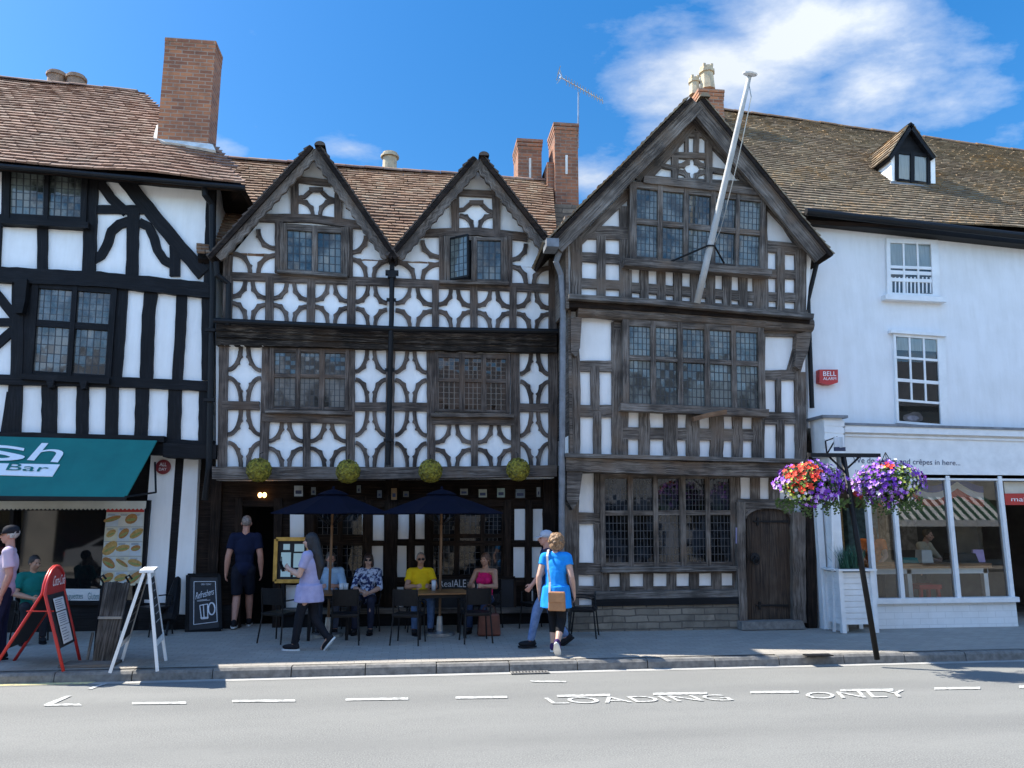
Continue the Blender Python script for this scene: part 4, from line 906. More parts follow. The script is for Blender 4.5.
# interior of the shop: room shell, counter, goods
x0, x1, yb_ = xs[0]-.35, xs[-1]+2.6, 16.2
g = MB(); g.box(((x0+x1)/2, yb_, 1.6), (x1-x0, .1, 3.4)); g.box((x0-.12, (YG+yb_)/2+.1, 1.6), (.1, yb_-YG-.1, 3.4)); g.box((x1, (YG+yb_)/2+.1, 1.6), (.1, yb_-YG-.1, 3.4)); g.box(((x0+x1)/2, (YG+yb_)/2+.1, zt+.25), (x1-x0, yb_-YG-.1, .1)); g.box(((x0+x1)/2, (YG+yb_)/2+.1, .10), (x1-x0, yb_-YG-.1, .1))
g.build('shop_room', M['room'], D)
g = MB(); xd = xs[-1]; g.box((xd+1.7, YG+.55, 1.2), (.9, .06, 2.3)); g.build('shop_door', M['black'], D)
g = MB(); quad(g, YG+.08, [(1003.5, 481.5), (1060, 482), (1060, 493), (1005, 493.5)], .05); g.build('transom', M['cream'], D)
g = MB(); quad(g, YG+.05, [(1004.5, 493.5), (1062, 493.5), (1062, 505), (1005.5, 505)], .06); rs = g.build('red_fascia', M['red'], D)
ptext(rs, 'making', YG+.05, [(1011, 497), (1040, 497), (1040, 503.5), (1011, 502.5)], M['white_txt'])
ct_ = thing('display_counter', 'long wooden display counter on white legs just inside the shop window', 'counter', (xs[1], 12.9, .15))
ztop = P(920, 566, 12.8).z; xa, xb = P(866, 566, 12.8).x, P(991, 566, 12.8).x
g = MB(); g.box(((xa+xb)/2, 13.05, ztop), (xb-xa, .55, .08)); g.build('counter_top', M['wood'], ct_)
for x in (xa+.1, P(908, 590, 12.9).x, xb-.1):
    g = MB(); g.box((x, 12.86, (ztop+.15)/2), (.08, .08, ztop-.15-.02)); g.build('leg', M['wpaint'], ct_)
g = MB(); g.box(((xa+xb)/2, 12.84, ztop-.09), (xb-xa-.1, .04, .09)); g.build('apron', M['wpaint'], ct_)
for i, (x, y, s_, m, lb, kind) in enumerate(((909, 556, (.30, .2, .09), pm('teal_trays', (.03, .25, .25)), 'flat teal tray of goods on the shop counter', 'tray'), (925, 550, (.22, .2, .22), M['paper'], 'white paper bag standing on the shop counter beside the teal tray', 'bag'), (980, 556, (.24, .04, .22), pm('lilac_card', (.45, .33, .6)), 'lilac and white card propped at the right end of the shop counter', 'card'), (962, 558, (.5, .3, .16), M['timber_dark'], 'dark wicker basket on the shop counter beside the lilac card', 'basket'))):
    g = MB(); g.box((P(x, y, 13.0).x, 13.05, ztop+.04+s_[2]/2+.004), s_, None, 0, .85); o = g.build(kind, m); tag(o, lb, kind)
    o['_o'] = (0, 0, 0)
for i, (x, z, c_) in enumerate(((.5, 1.5, (.5, .12, .1)), (1.3, 1.5, (.6, .5, .3)), (2.1, 1.5, (.15, .3, .4)), (3.0, 1.5, (.5, .45, .4)))):
    g = MB(); g.box((xs[0]+x, 16.0, z+.2), (.7, .25, .9)); g.build('stock_shelf', pm('shelf_stock', c_, tuple(v*.4 for v in c_), 9, .7, 0), D)
g = MB(); g.box((xs[0]+.7, 14.2, zt+.12), (1.3, .12, .05)); o = g.build('strip_lamp', glow('strip_light', (1, .93, .8), 3)); tag(o, 'lit ceiling strip lamp inside the glazed shop', 'lamp')
st_ = thing('stool', 'red stool under the wooden display counter', 'stool', (P(930, 590, 13.0).x, 13.15, .15), 0, None, True)
g = MB(); g.box((0, 0, .58), (.42, .36, .08)); g.build('seat', M['red'], st_)
for sx in (-1, 1):
    for sy in (-1, 1): g = MB(); g.bar((sx*.2, sy*.16, 0), (sx*.16, sy*.13, .54), .05, .05, (0, 1, 0)); g.build('leg', M['red'], st_)
bn_ = thing('shop_bunting', 'red white and blue striped cloth draped across the top inside the shop window', 'bunting', (xs[1], 12.6, 2.3))
for name, off, m in (('blue_band', 0, pm('flag_blue', (.03, .07, .35))), ('white_band', 1, M['paper']), ('red_band', 2, M['red'])):
    g = MB(); n = 30; Z = []
    for i in range(n+1):
        u = i/n; x = lerp(xs[0], xs[-1], u); s_ = abs(math.sin(u*math.pi*2.5))*.20
        zz = zt+.14-s_-off*.12-.02; Z.append((x, zz))
    for i in range(n):
        (xa_, za), (xb_, zb2) = Z[i], Z[i+1]; g.prism([(xa_, 12.6+off*.01, za), (xb_, 12.6+off*.01, zb2), (xb_, 12.6+off*.01, zb2-.12), (xa_, 12.6+off*.01, za-.12)], (0, .008, 0))
    g.build(name, m, bn_)
# alarm box
al = thing('alarm_box', 'small red alarm box with white letters high on the white wall', 'alarm', P(829, 384, Yw_-.02))
g = MB(); quad(g, Yw_-.12, [(819.5, 369.5), (838, 369.5), (838, 382.5), (832, 384.5), (826, 384.5), (819.5, 382.5)], .14); b_ = g.build('case', M['red'], al)
ptext(b_, 'BELL', Yw_-.12, [(823, 371.5), (836, 371.5), (836, 376), (823, 376)], M['white_txt']); ptext(b_, 'ALARM', Yw_-.12, [(823, 377.2), (836, 377.2), (836, 380), (823, 380)], M['white_txt'])
# hanging shop sign on the cabinet
hs = thing('bracket_sign', 'small white and blue sign hanging from a black iron bracket on the corner cabinet', 'sign', P(828, 452, 11.86))
g = MB(); c0, c1_ = P(825.5, 441, 11.88), P(827, 454, 11.88); tip = P(837, 437, 11.35); g.tube([c0, c1_], .012, 6); g.tube([c0, tip], .01, 6); g.tube([c1_, tip], .013, 6); g.build('bracket', M['blackmetal'], hs)
g = MB(); c = tip+V((.03, 0, -.09)); g.box(c, (.03, .26, .16)); g.box(c, (.16, .04, .18)); g.build('sign_panel', M['paper'], hs)
g = MB(); g.box(c+V((0, 0, -.10)), (.17, .05, .06)); g.build('blue_band', M['navy_txt'], hs)
# ================================================================== ground
def sheet(name, x0, x1, y0, y1, z, mat, zb=None):
    g = MB(); g.face([(x0, y0, z), (x1, y0, z), (x1, y1, z if zb is None else zb), (x0, y1, z if zb is None else zb)]); return struct(g.build(name, mat, recalc=False))
sheet('ground', -300, 300, -300, 300, -.06, pm('ground_earth', (.14, .13, .11), (.1, .095, .08), 1, .9, .1))
KY = 10.12
# asphalt road with aggregate, patching and a paler worn strip
m, nt, b, _ = newmat('road_asphalt'); ob = coords(nt, 'Object')
ag = noisef(nt, ob, 75, 3, .7); pt = noisef(nt, coords(nt, 'Object', (.35, 1.2, 1)), 1.1, 5, .6); med = noisef(nt, ob, 9, 5, .7)
c = ramp(nt, ag, [(.32, (.105, .105, .099)), (.5, (.175, .175, .165)), (.68, (.275, .272, .255))])
c = mixc(nt, ramp(nt, pt, [(.4, (0, 0, 0)), (.66, (.55, .55, .55))]), c, (.215, .214, .20)); c = mixc(nt, ramp(nt, med, [(.52, (0, 0, 0)), (.75, (.35, .35, .35))]), c, (.13, .13, .128))
vo = nt.nodes.new('ShaderNodeTexVoronoi'); vo.feature = 'DISTANCE_TO_EDGE'; vo.inputs['Scale'].default_value = .55
wv = nt.nodes.new('ShaderNodeVectorMath'); wv.operation = 'MULTIPLY_ADD'; wn2 = nt.nodes.new('ShaderNodeTexNoise'); wn2.inputs['Scale'].default_value = 3; nt.links.new(ob, wn2.inputs['Vector']); nt.links.new(wn2.outputs['Color'], wv.inputs[0]); wv.inputs[1].default_value = (.35, .35, 0); nt.links.new(ob, wv.inputs[2]); nt.links.new(wv.outputs[0], vo.inputs['Vector'])
ck = mth(nt, 'MULTIPLY', mth(nt, 'LESS_THAN', vo.outputs['Distance'], .006), ramp(nt, noisef(nt, ob, .5, 3), [(.5, (0, 0, 0)), (.6, (1, 1, 1))]))
sy_ = nt.nodes.new('ShaderNodeSeparateXYZ'); nt.links.new(ob, sy_.inputs[0])
ty = mth(nt, 'MULTIPLY', mth(nt, 'POWER', mth(nt, 'ABSOLUTE', mth(nt, 'SINE', mth(nt, 'MULTIPLY_ADD', sy_.outputs[1], 1.9, .6))), 6), mth(nt, 'MULTIPLY', noisef(nt, coords(nt, 'Object', (.2, 1, 1)), 2.2, 4), .42))
c = mixc(nt, ty, c, (.10, .10, .098))
nt.links.new(c, b.inputs['Base Color']); b.inputs['Roughness'].default_value = .9; b.inputs['Specular IOR Level'].default_value = .25; bump(nt, b, ag, .55, .006)
sheet('road', -120, 120, -2.2, KY, 0, m)
sheet('opposite_pavement', -120, 120, -5.2, -2.2, .1, M['pave'])
g = MB(); g.box((0, -2.26, .04), (240, .12, .14)); struct(g.build('opposite_kerb', M['kerb']))
# pavement: sloping sheet of small blocks, kerb of separate stones in one mesh
sheet('pavement', -60, 60, KY+.14, 13.9, .126, M['pave'], .17)
g = MB(); x = -24.0; rr = random.Random(5)
while x < 26:
    L = .9+rr.uniform(-.03, .03); dz = rr.uniform(-.006, .006); dy = rr.uniform(-.008, .008)
    xa, xb = x+.006, x+L-.006; y0, y1, zt_, zb_ = KY+dy, KY+.16, .118+dz, -.03
    pts = [(y0, zb_), (y0+.012, zt_-.03), (y0+.035, zt_), (y1, zt_+.002), (y1, zb_)]
    g.prism([(xa, p[0], p[1]) for p in pts], (xb-xa, 0, 0)); x += L
struct(g.build('kerb', M['kerb']))
sheet('gutter_channel', -60, 60, KY-.13, KY, .004, pm('pale_gutter', (.40, .39, .36), (.26, .25, .235), 7, .9, .3, stretch=(.4, 3, 1)))
# road markings
RM = MB()
def mark(pts): RM.face([G(x, y, .008) for x, y in pts])
def dash(x0, x1, y0, y1, w=2.1): mark([(x0, y0), (x1, y1), (x1+.4, y1+w), (x0+.2, y0+w)])
for a in ((132, 186, 702.2, 701.6), (232, 295, 700, 699.4), (345.5, 408, 698.4, 697.4), (455.5, 507, 696.6, 695.8), (557, 610, 695, 693.8), (653, 707, 692.8, 692), (750, 798.5, 691.2, 690.6), (840, 893, 689.2, 688.6), (934, 980, 687.4, 686.8), (1019, 1060, 685.6, 685)): dash(*a)
mark([(44, 704), (79, 703.4), (82, 705.3), (44, 705.8)]); mark([(44, 704.2), (66, 695.8), (72, 695.6), (51, 705)])
mark([(87, 688.5), (104, 683), (108, 683.2), (92, 688.8)]); mark([(530, 680.5), (566, 681), (566, 682.2), (532, 682)])
struct(RM.build('bay_marking', M['roadpaint'], recalc=False))
RM = MB(); mark([(-40, 683.4), (84, 681.5), (95, 680.2), (100, 680.8), (86, 684), (-40, 686.4)]); struct(RM.build('yellow_line', M['yellowpaint'], recalc=False))
for s, q in (('LOADING', [(544, 697.8), (722, 694.4), (735, 700.2), (552.5, 703.6)]), ('ONLY', [(803, 692.4), (904, 689.8), (911, 696.6), (809, 698.6)])):
    o = text(None, s, [G(x, y, .009) for x, y in q], M['roadpaint'], 'road_lettering', (0, 0, 0)); struct(o)
# gully grate against the kerb
dr = thing('gully_grate', 'iron gully grate with bars let into the gutter by the kerb', 'grate', G(530, 676, 0))
g = MB(); a, b = G(512, 674.5, 0), G(549, 674.5, 0)
for i in range(12): x = lerp(a.x, b.x, i/11); g.box((x, KY-.09, .012), (.022, .13, .012))
g.box(((a.x+b.x)/2, KY-.15, .012), (b.x-a.x, .02, .014)); g.box(((a.x+b.x)/2, KY-.03, .012), (b.x-a.x, .02, .014)); g.build('bars', M['kerb'], dr)
g = MB(); g.box(((a.x+b.x)/2, KY-.09, .006), (b.x-a.x, .14, .003)); g.build('dark_well', M['void'], dr)
g = MB(); c = G(818, 655, .135); g.box(c, (.36, .14, .012)); o = g.build('manhole_cover', M['blackmetal']); tag(o, 'small dark metal cover plate set in the sunny pavement', 'cover')

# ================================================================== surroundings out of the frame (they shade and are mirrored)
nb = thing('corner_building', 'tall brick building further left along the same street', 'building', (-17, 14, 0))
g = MB(); g.box((-17.2, 17.5, 5.2), (9.0, 8.0, 10.4)); g.build('wall', M['brick'], nb)
g = MB(); g.prism([(-21.9, 13.2, 10.4), (-12.5, 13.2, 10.4), (-12.5, 17.5, 13.4), (-21.9, 17.5, 13.4)], (0, .3, -.3)); g.build('roof', M['tile_red'], nb)
ot = thing('facing_terrace', 'sunlit terrace of shops on the facing side of the street', 'terrace', (0, -6, 0))
g = MB(); tm = [pm('terrace_stucco', (.62, .57, .48), (.5, .46, .4), 1.5, .9), M['brick'], M['white_wall']]
for i, (xa, xb, h) in enumerate(((-40, -18, 6.4), (-18, -6, 5.9), (-6, 5, 6.3), (5, 16, 5.8), (16, 40, 6.6))):
    g.box(((xa+xb)/2, -8.2, h/2), (xb-xa, 6, h), None, (2, 0, 0, 2, 0)[i])
    g.prism([(xa, -5.0, h), (xb, -5.0, h), (xb, -8.2, h+2.6), (xa, -8.2, h+2.6)], (0, -.2, -.2), 3)
g.build('wall', tm+[M['lead']], ot)
for i in range(-9, 10):
    g = MB(); x = i*4.1
    for z in (1.5, 5.0):
        g.box((x, -5.18, z), (2.9 if z < 2 else 1.2, .06, 2.4 if z < 2 else 1.5)); 
    g.build('window', M['glass_dark'], ot)
sa = thing('striped_awning', 'green and white striped shop awning on the facing side of the street', 'awning', (15, -4.5, 2.5))
g = MB(); Ym = 28.6
axl, axr = P(892, 520, Ym).x, P(1003, 520, Ym).x; za, zb2 = P(950, 497, Ym).z, P(950, 520, Ym).z; ns = 26
for i in range(ns):
    xa, xb = lerp(axl, axr, i/ns), lerp(axl, axr, (i+1)/ns); ya, yb2 = -5.0, -3.9
    g.prism([(xa, ya, za), (xb, ya, za), (xb, yb2, zb2), (xa, yb2, zb2)], (0, 0, .02), i % 2)
    g.prism([(xa, yb2, zb2), (xb, yb2, zb2), (xb, yb2, zb2-.25), (xa, yb2, zb2-.25)], (0, .02, 0), 0)
g.build('canvas', [M['white_txt'], pm('green_stripe', (.03, .10, .06))], sa)
def car(x, y, z, rz, paint, label):
    c = thing('parked_car', label, 'car', (x, y, z), rz, None, True)
    prof = [(-2.1, .35), (-2.1, .75), (-1.85, .95), (-1.2, 1.0), (-.75, 1.42), (.75, 1.46), (1.55, 1.02), (2.05, .92), (2.1, .4)]
    g = MB(); g.prism([(p[0], -.85, p[1]) for p in prof], (0, 1.7, 0)); g.build('body', paint, c)
    g = MB()
    for s in (-.856, .846): g.prism([(-1.05, s, 1.03), (-.68, s, 1.36), (.70, s, 1.39), (1.28, s, 1.05)], (0, .01, 0))
    g.build('side_window', M['glass_dark'], c)
    for sx in (-1.3, 1.3):
        for sy in (-.8, .8):
            g = MB(); g.lathe([(.2, -.1), (.32, -.1), (.32, .1), (.2, .1)], (sx, sy, .32), 18, axis=(0, 1, 0)); g.build('wheel', M['blackmetal'], c)
    for sy in (-.6, .6):
        g = MB(); g.box((2.08, sy, .78), (.08, .34, .14)); g.build('tail_light', M['red'], c)
    return c
car(P(74, 545, 28.1).x+2.15, -1.25, 0, math.pi, pm('silver_car_paint', (.55, .56, .58), None, 3, .25, 0, .3), 'silver hatchback parked at the facing kerb')
car(P(74, 545, 28.1).x-4.3, -1.25, 0, math.pi, pm('plum_car_paint', (.22, .03, .05), None, 3, .25, 0), 'dark red car parked at the facing kerb behind the silver one')

# ================================================================== street furniture
# two A-boards, each a pair of hinged leaning frames
def aboard_red():
    o = thing('a_board', 'red tubular A-board with arched tops and white price sheets near the left edge', 'A-board', G(40, 666, .14))
    F1, B1, F2, B2 = G(63.5, 671.5, .13), G(80, 661, .13), G(-9, 672, .13), G(14, 661, .13)
    top = P(48, 575, (F1.y+F2.y)/2+.02); zt = top.z; ztop = P(46, 568, F1.y).z
    fr = []
    def arch(F_, B_, sx):
        up = V((0, 0, zt-F_.z)); Tf = V((P(42, 590, F1.y).x+sx, F_.y+.02, F_.z+up.z*.80)); Tb = V((P(62, 590, B1.y).x+sx, B_.y-.02, B_.z+(zt-B_.z)*.80))
        pts = [F_, lerp(F_, Tf, .5), Tf]; cx = (Tf+Tb)/2; h = (Tf-Tb)/2; topv = V((up.x*.1, 0, (ztop-Tf.z)))
        for i in range(1, 9):
            a = math.pi*i/9; pts.append(cx+h*math.cos(a)+topv*math.sin(a))
        pts += [Tb, lerp(Tb, B_, .5), B_]
        return pts, Tf, Tb, cx, topv, h
    for F_, B_, sx in ((F1, B1, .03), (F2, B2, -.03)):
        pts, Tf, Tb, cx, topv, h = arch(F_, B_, sx)
        g = MB(); g.tube(pts, .019, 10); f = g.build('frame', M['red'], o, smooth=True)
        nrm = (Tf-F_).cross(Tb-Tf).normalized()*.012
        lo = .28
        pa, pb = lerp(F_, Tf, lo), lerp(B_, Tb, lo)
        g = MB()
        for i in range(12): q_ = lambda t_: (lerp(pa, Tf, t_), lerp(pb, Tb, t_)); (a_, b_), (c_, d_) = q_(i/12), q_((i+1)/12); g.prism([a_, b_, d_, c_], nrm)
        g.build('panel', M['board'], f)
        g = MB(); hd = [Tf-(Tf-F_)*.02]+[cx+h*.93*math.cos(math.pi*i/9)+topv*.93*math.sin(math.pi*i/9) for i in range(1, 9)]+[Tb-(Tb-B_)*.02]; g.prism([p for p in hd], nrm*1.6); hdr = g.build('header', M['red'], f)
        if sx > 0:
            ppt = lambda u, v: lerp(lerp(Tf, Tb, u), lerp(pa, pb, u), v)
            # sheets on the face turned to the street
            sgn = 1 if nrm.x > 0 else -1
            outv = nrm.normalized()*(.02*sgn)
            for v0, v1 in ((.12, .36), (.38, .62), (.63, .95)):
                g = MB(); g.prism([ppt(.24, v0)+outv, ppt(.76, v0)+outv, ppt(.76, v1)+outv, ppt(.24, v1)+outv], outv*.2); sh = g.build('price_sheet', M['paper'], f)
                g = MB()
                for k in range(5):
                    vv = lerp(v0, v1, .15+k*.16); g.prism([ppt(.28, vv)+outv*1.3, ppt(.28+R.uniform(.25, .45), vv)+outv*1.3, ppt(.28+R.uniform(.25, .45), vv+.01)+outv*1.3, ppt(.28, vv+.01)+outv*1.3], outv*.05)
                g.build('printed_line', M['navy_txt'], sh)
            c0 = lambda u, z: cx+h*(1-2*u)*.8+topv*z+outv*1.5
            text(f, 'Coca-Cola', [c0(.12, .62), c0(.92, .62), c0(.92, .22), c0(.12, .22)], M['white_txt'], 'script_lettering', outv*.4, .35)
    g = MB(); g.bar(lerp(F1, top, .62), lerp(F2, top, .62), .014, .014); g.build('cross_strut', M['red'], o)
aboard_red()
def aboard_white():
    o = thing('a_board', 'white wooden A-board with black chalk panels and a flat top, near the kerb', 'A-board', G(140, 667, .14))
    F1, B1, F2, B2 = G(157.5, 671, .13), G(166, 660.5, .13), G(110, 672.5, .13), G(122, 661, .13)
    ft, bt = P(146.5, 573, F1.y+.0), None
    bt = V((P(152, 570.5, B1.y).x, B1.y-.05, ft.z)); 
    for F_, B_, s in ((F1, B1, .03), (F2, B2, -.03)):
        Tf, Tb = ft+V((s, 0, 0)), bt+V((s, 0, 0)); g = MB(); ax = (Tb-Tf).normalized(); nr = (Tf-F_).cross(ax).normalized()
        for a, b in ((F_, Tf), (B_, Tb)): g.bar(a, b, .065, .035, nr)
        for t_ in (.27, .97): g.bar(lerp(F_, Tf, t_)+ax*.03, lerp(B_, Tb, t_)-ax*.03, .07, .03, nr)
        f = g.build('frame', M['wpaint'], o)
        q = [lerp(F_, Tf, .29)+ax*.02, lerp(B_, Tb, .29)-ax*.02, lerp(B_, Tb, .96)-ax*.02, lerp(F_, Tf, .96)+ax*.02]
        g = MB(); g.prism([p-nr*.006 for p in q], nr*.012); pn = g.build('chalk_panel', M['board'], f)
        g = MB(); rr = random.Random(3)
        for k in range(6):
            v = .86-k*.12; u0 = rr.uniform(.2, .4)
            for e in (1, -1):
                seg = u0
                while seg < .8:
                    l = rr.uniform(.04, .12); pt = lambda u, w: lerp(lerp(q[0], q[3], w), lerp(q[1], q[2], w), u)+nr*(.0075*e)
                    g.prism([pt(seg, v), pt(seg+l, v+.005), pt(seg+l, v+.018), pt(seg, v+.012)], nr*.001*e); seg += l+.07
        g.build('chalk_scrawl', M['chalk'], pn)
    g = MB(); g.box((ft+bt)/2+V((0, 0, .02)), (.16, (bt-ft).length+.06, .03), Matrix.Rotation(math.atan2(-(bt.x-ft.x), (bt.y-ft.y)), 3, 'Z')); g.build('top_board', M['wpaint'], o)
aboard_white()
# weathered plank stand
pk = thing('plank_stand', 'weathered grey wooden plank stand leaning between the two A-boards', 'stand', G(97, 663, .14))
b0_, b1_ = G(92, 662, .15), G(113, 662, .15); t0, t1 = P(104, 583, b0_.y+.35), P(130, 583, b0_.y+.35); 
g = MB(); ex = (b1_-b0_); 
for i in range(4):
    u0, u1 = i/4+.006, (i+1)/4-.006; bl, br_, tr_, tl_ = lerp(b0_, b1_, u0), lerp(b0_, b1_, u1), lerp(t0, t1, u1)+V((0, 0, R.uniform(-.02, .02))), lerp(t0, t1, u0)
    g.prism([bl, br_, tr_, tl_], (0, .03, .01))
g.build('planks', M['plank'], pk)
g = MB(); p, q = lerp(b0_, t0, .55), lerp(b1_, t1, .55); g.bar(p+V((0, -.02, 0)), q+V((0, -.02, 0)), .02, .03); g.build('batten', M['galv'], pk)
g = MB(); g.box((b0_+b1_)/2+V((-.10, -.1, -.0)), (.62, .34, .03)); g.build('base_board', M['timber_pale'], pk)
for s in (0, 1):
    a = lerp(t0, t1, s); g = MB(); g.tube([lerp(b0_, b1_, s)+V((0, .05, 0)), lerp(lerp(b0_, b1_, s), a, .5)+V((-.03, .05, 0)), a+V((-.02, .03, 0)), a+V((-.06, 0, .08)), a+V((-.01, -.02, .10)), a+V((.03, -.02, .05))], .014, 6); g.build('handle', M['blackmetal'], pk)
g = MB(); g.bar(G(87, 661, .14), lerp(b0_, t0, .35)+V((-.08, .1, 0)), .03, .02); g.build('side_stay', M['timber_pale'], pk)
# chalkboard by the inn door
cb = thing('chalkboard', 'black framed chalkboard with white script and a drawn beer glass leaning by the inn door', 'chalkboard', G(204, 632, .16))
YB = 13.22; q = [P(188, 575, YB+.12), P(219.5, 575, YB+.12), P(221, 629, YB-.10), P(187, 632, YB-.10)]
g = MB(); g.prism(q, (0, .03, .005)); bd = g.build('board', M['board'], cb)
def cp(u, v): return lerp(lerp(q[0], q[1], u), lerp(q[3], q[2], u), v)
g = MB(); e = V((0, -.012, 0))
for a, b in (((0, 0), (1, 0)), ((0, 1), (1, 1)), ((0, 0), (0, 1)), ((1, 0), (1, 1))): g.bar(cp(*a)+e, cp(*b)+e, .05, .03, (0, 1, 0))
g.build('frame', M['black'], cb)
g = MB()
for a, b in (((.2, .12), (.87, .12)), ((.2, .88), (.9, .86)), ((.2, .12), (.2, .88)), ((.87, .12), (.9, .86))): g.bar(cp(*a)+e, cp(*b)+e, .009, .006, (0, 1, 0))
for a, b in (((.38, .55), (.62, .53)), ((.38, .55), (.43, .79)), ((.62, .53), (.62, .79)), ((.43, .79), (.62, .79)), ((.49, .55), (.51, .78)), ((.4, .77), (.64, .77))): g.bar(cp(*a)+e, cp(*b)+e, .014, .006, (0, 1, 0))
for i in range(12):
    a0_, a1_ = i*math.tau/12, (i+1)*math.tau/12; g.bar(cp(.74+.1*math.cos(a0_), .62+.11*math.sin(a0_))+e, cp(.74+.1*math.cos(a1_), .62+.11*math.sin(a1_))+e, .02, .006, (0, 1, 0))
for i in range(5): g.bar(cp(.30, .46+.015*i)+e, cp(.30+.1*(i % 3+3), .445+.015*i)+e, .006, .004, (0, 1, 0)) if i < 2 else None
g.build('chalk_drawing', M['chalk'], bd)
text(bd, 'OPEN TODAY', [cp(.42, .155)+e, cp(.74, .155)+e, cp(.74, .185)+e, cp(.42, .185)+e], M['chalk']); text(bd, 'Refreshers', [cp(.25, .32)+e, cp(.82, .24)+e, cp(.82, .36)+e, cp(.25, .44)+e], M['chalk'], shear=.3)
# folded parasol by the pier
fp_ = thing('folded_parasol', 'dark folded parasol leaning against the white pier behind the A-board', 'parasol', G(168, 634, .16))
a, b = G(166, 635, .17), P(178, 577, 13.33); g = MB(); g.tube([a, b], .02, 8); g.build('pole', M['blackmetal'], fp_)
g = MB(); g.tube([lerp(a, b, t_) for t_ in (.22, .3, .5, .75, .97, 1.0)], [.10, .13, .11, .085, .05, .02], 10); g.build('folded_canopy', M['black'], fp_)
# menu poster on the left shop window
mp = thing('menu_poster', 'tall menu poster with rows of sandwich pictures on the left shop window', 'poster', P(123, 583, 13.25))
YP = 13.27; q = [P(107, 505.5, YP), P(144.5, 505.5, YP), P(140.5, 585, YP), P(100, 585, YP)]
def mpp(u, v, d=0): return lerp(lerp(q[0], q[1], u), lerp(q[3], q[2], u), v)+V((0, -d, 0))
g = MB(); g.prism(q, (0, .012, 0)); g.build('sheet', pm('menu_paper', (.56, .55, .46), (.48, .48, .42), 5, .5, 0), mp)
g = MB(); g.prism([mpp(0, 0, .004), mpp(1, 0, .004), mpp(1, .085, .004), mpp(0, .085, .004)], (0, .003, 0)); g.build('red_heading', M['red'], mp)
rr = random.Random(18); cellm = [pm('menu_cell', c_, None, 6, .6, 0) for c_ in ((.62, .60, .52), (.50, .56, .60), (.60, .56, .40), (.55, .58, .56))]
for j in range(5):
    for i in range(3):
        g = MB(); a_, b_ = (.02+i*.33, .33+i*.32), (.10+j*.185, .265+j*.185); g.prism([mpp(a_[0], b_[0], .0025), mpp(a_[1], b_[0], .0025), mpp(a_[1], b_[1], .0025), mpp(a_[0], b_[1], .0025)], (0, .002, 0)); g.build('menu_cell', cellm[rr.randrange(4)], mp)
rr = random.Random(8); fd = [pm('toasted_bread', (.42, .21, .06), (.28, .12, .03), 25, .7, 0), pm('salad_filling', (.16, .24, .05), (.3, .26, .1), 25, .7, 0), pm('golden_crust', (.52, .33, .10), (.34, .19, .05), 22, .7, 0)]
for j in range(5):
    for i in range(3):
        if j == 0 and i == 2: continue
        u, v = .17+i*.33+(.17 if j == 0 and i else 0), .17+j*.185; g = MB(); w_, h_ = (.16 if j else .19), .052
        n = 12; ang = rr.uniform(.1, 1.1)*(-1 if j == 3 else 1); w_ *= rr.uniform(.75, 1.2); h_ *= rr.uniform(.55, 1.25); pts = []
        for k in range(n): a_ = k*math.tau/n; x_, y_ = w_*math.cos(a_), h_*math.sin(a_)*(1.5 if j == 2 and i == 0 else 1); pts.append(mpp(u+x_, v+y_-x_*ang*.4, .004))
        g.prism(pts, (0, .003, 0), 0)
        pts = [mpp(u+.8*w_*math.cos(k*math.tau/n), v+.012+.3*h_*math.sin(k*math.tau/n)-.8*w_*math.cos(k*math.tau/n)*ang*.4, .007) for k in range(n)]; g.prism(pts, (0, .002, 0), 1)
        g.build('sandwich_picture', [fd[rr.randrange(0, 3, 2)], fd[1]], mp)
g = MB()
for j in range(5):
    for i in range(3):
        for k in range(2): g.prism([mpp(.05+i*.33, .115+j*.185+k*.014-.008, .003), mpp(.22+i*.33+R.uniform(0, .08), .115+j*.185+k*.014-.008, .003), mpp(.22+i*.33, .122+j*.185+k*.014-.008, .003), mpp(.05+i*.33, .122+j*.185+k*.014-.008, .003)], (0, .002, 0))
for j in range(1, 5): g.prism([mpp(0, .085+j*.185, .003), mpp(1, .085+j*.185, .003), mpp(1, .09+j*.185, .003), mpp(0, .09+j*.185, .003)], (0, .002, 0))
g.build('printed_lines', pm('menu_print', (.16, .2, .24), None, 3, .7, 0), mp)
# lit menu case by the door
mc = thing('menu_case', 'gilt-framed lit menu case with white pages beside the inn door', 'menu case', P(290, 582, 13.5))
YM = 13.38; q = [P(276.5, 539, YM), P(309, 539, YM), P(308, 581, YM), P(275, 581, YM)]
def mcp(u, v, d=0): return lerp(lerp(q[0], q[1], u), lerp(q[3], q[2], u), v)+V((0, -d, 0))
g = MB(); g.prism(q, (0, .06, 0)); g.build('case', M['board'], mc)
g = MB()
for a, b in (((0, 0), (1, 0)), ((0, 1), (1, 1)), ((0, 0), (0, 1)), ((1, 0), (1, 1))): g.bar(mcp(*a, .02), mcp(*b, .02), .06, .05, (0, 1, 0))
g.build('gilt_frame', M['gold'], mc)
lit = glow('lit_menu_page', (.36, .52, .56), .12)
for u0, v0, u1, v1 in ((.22, .12, .42, .26), (.56, .12, .86, .3), (.16, .32, .46, .68), (.54, .34, .88, .68), (.16, .73, .46, .9), (.54, .73, .88, .9)):
    g = MB(); g.prism([mcp(u0, v0, .006), mcp(u1, v0, .006), mcp(u1, v1, .006), mcp(u0, v1, .006)], (0, .004, 0)); pg = g.build('menu_page', lit, mc)
g = MB(); 
for x in (283, 302): g.bar(P(x, 581, 13.4), P(x, 628, 13.4), .05, .05)
g.build('stand', M['black'], mc)
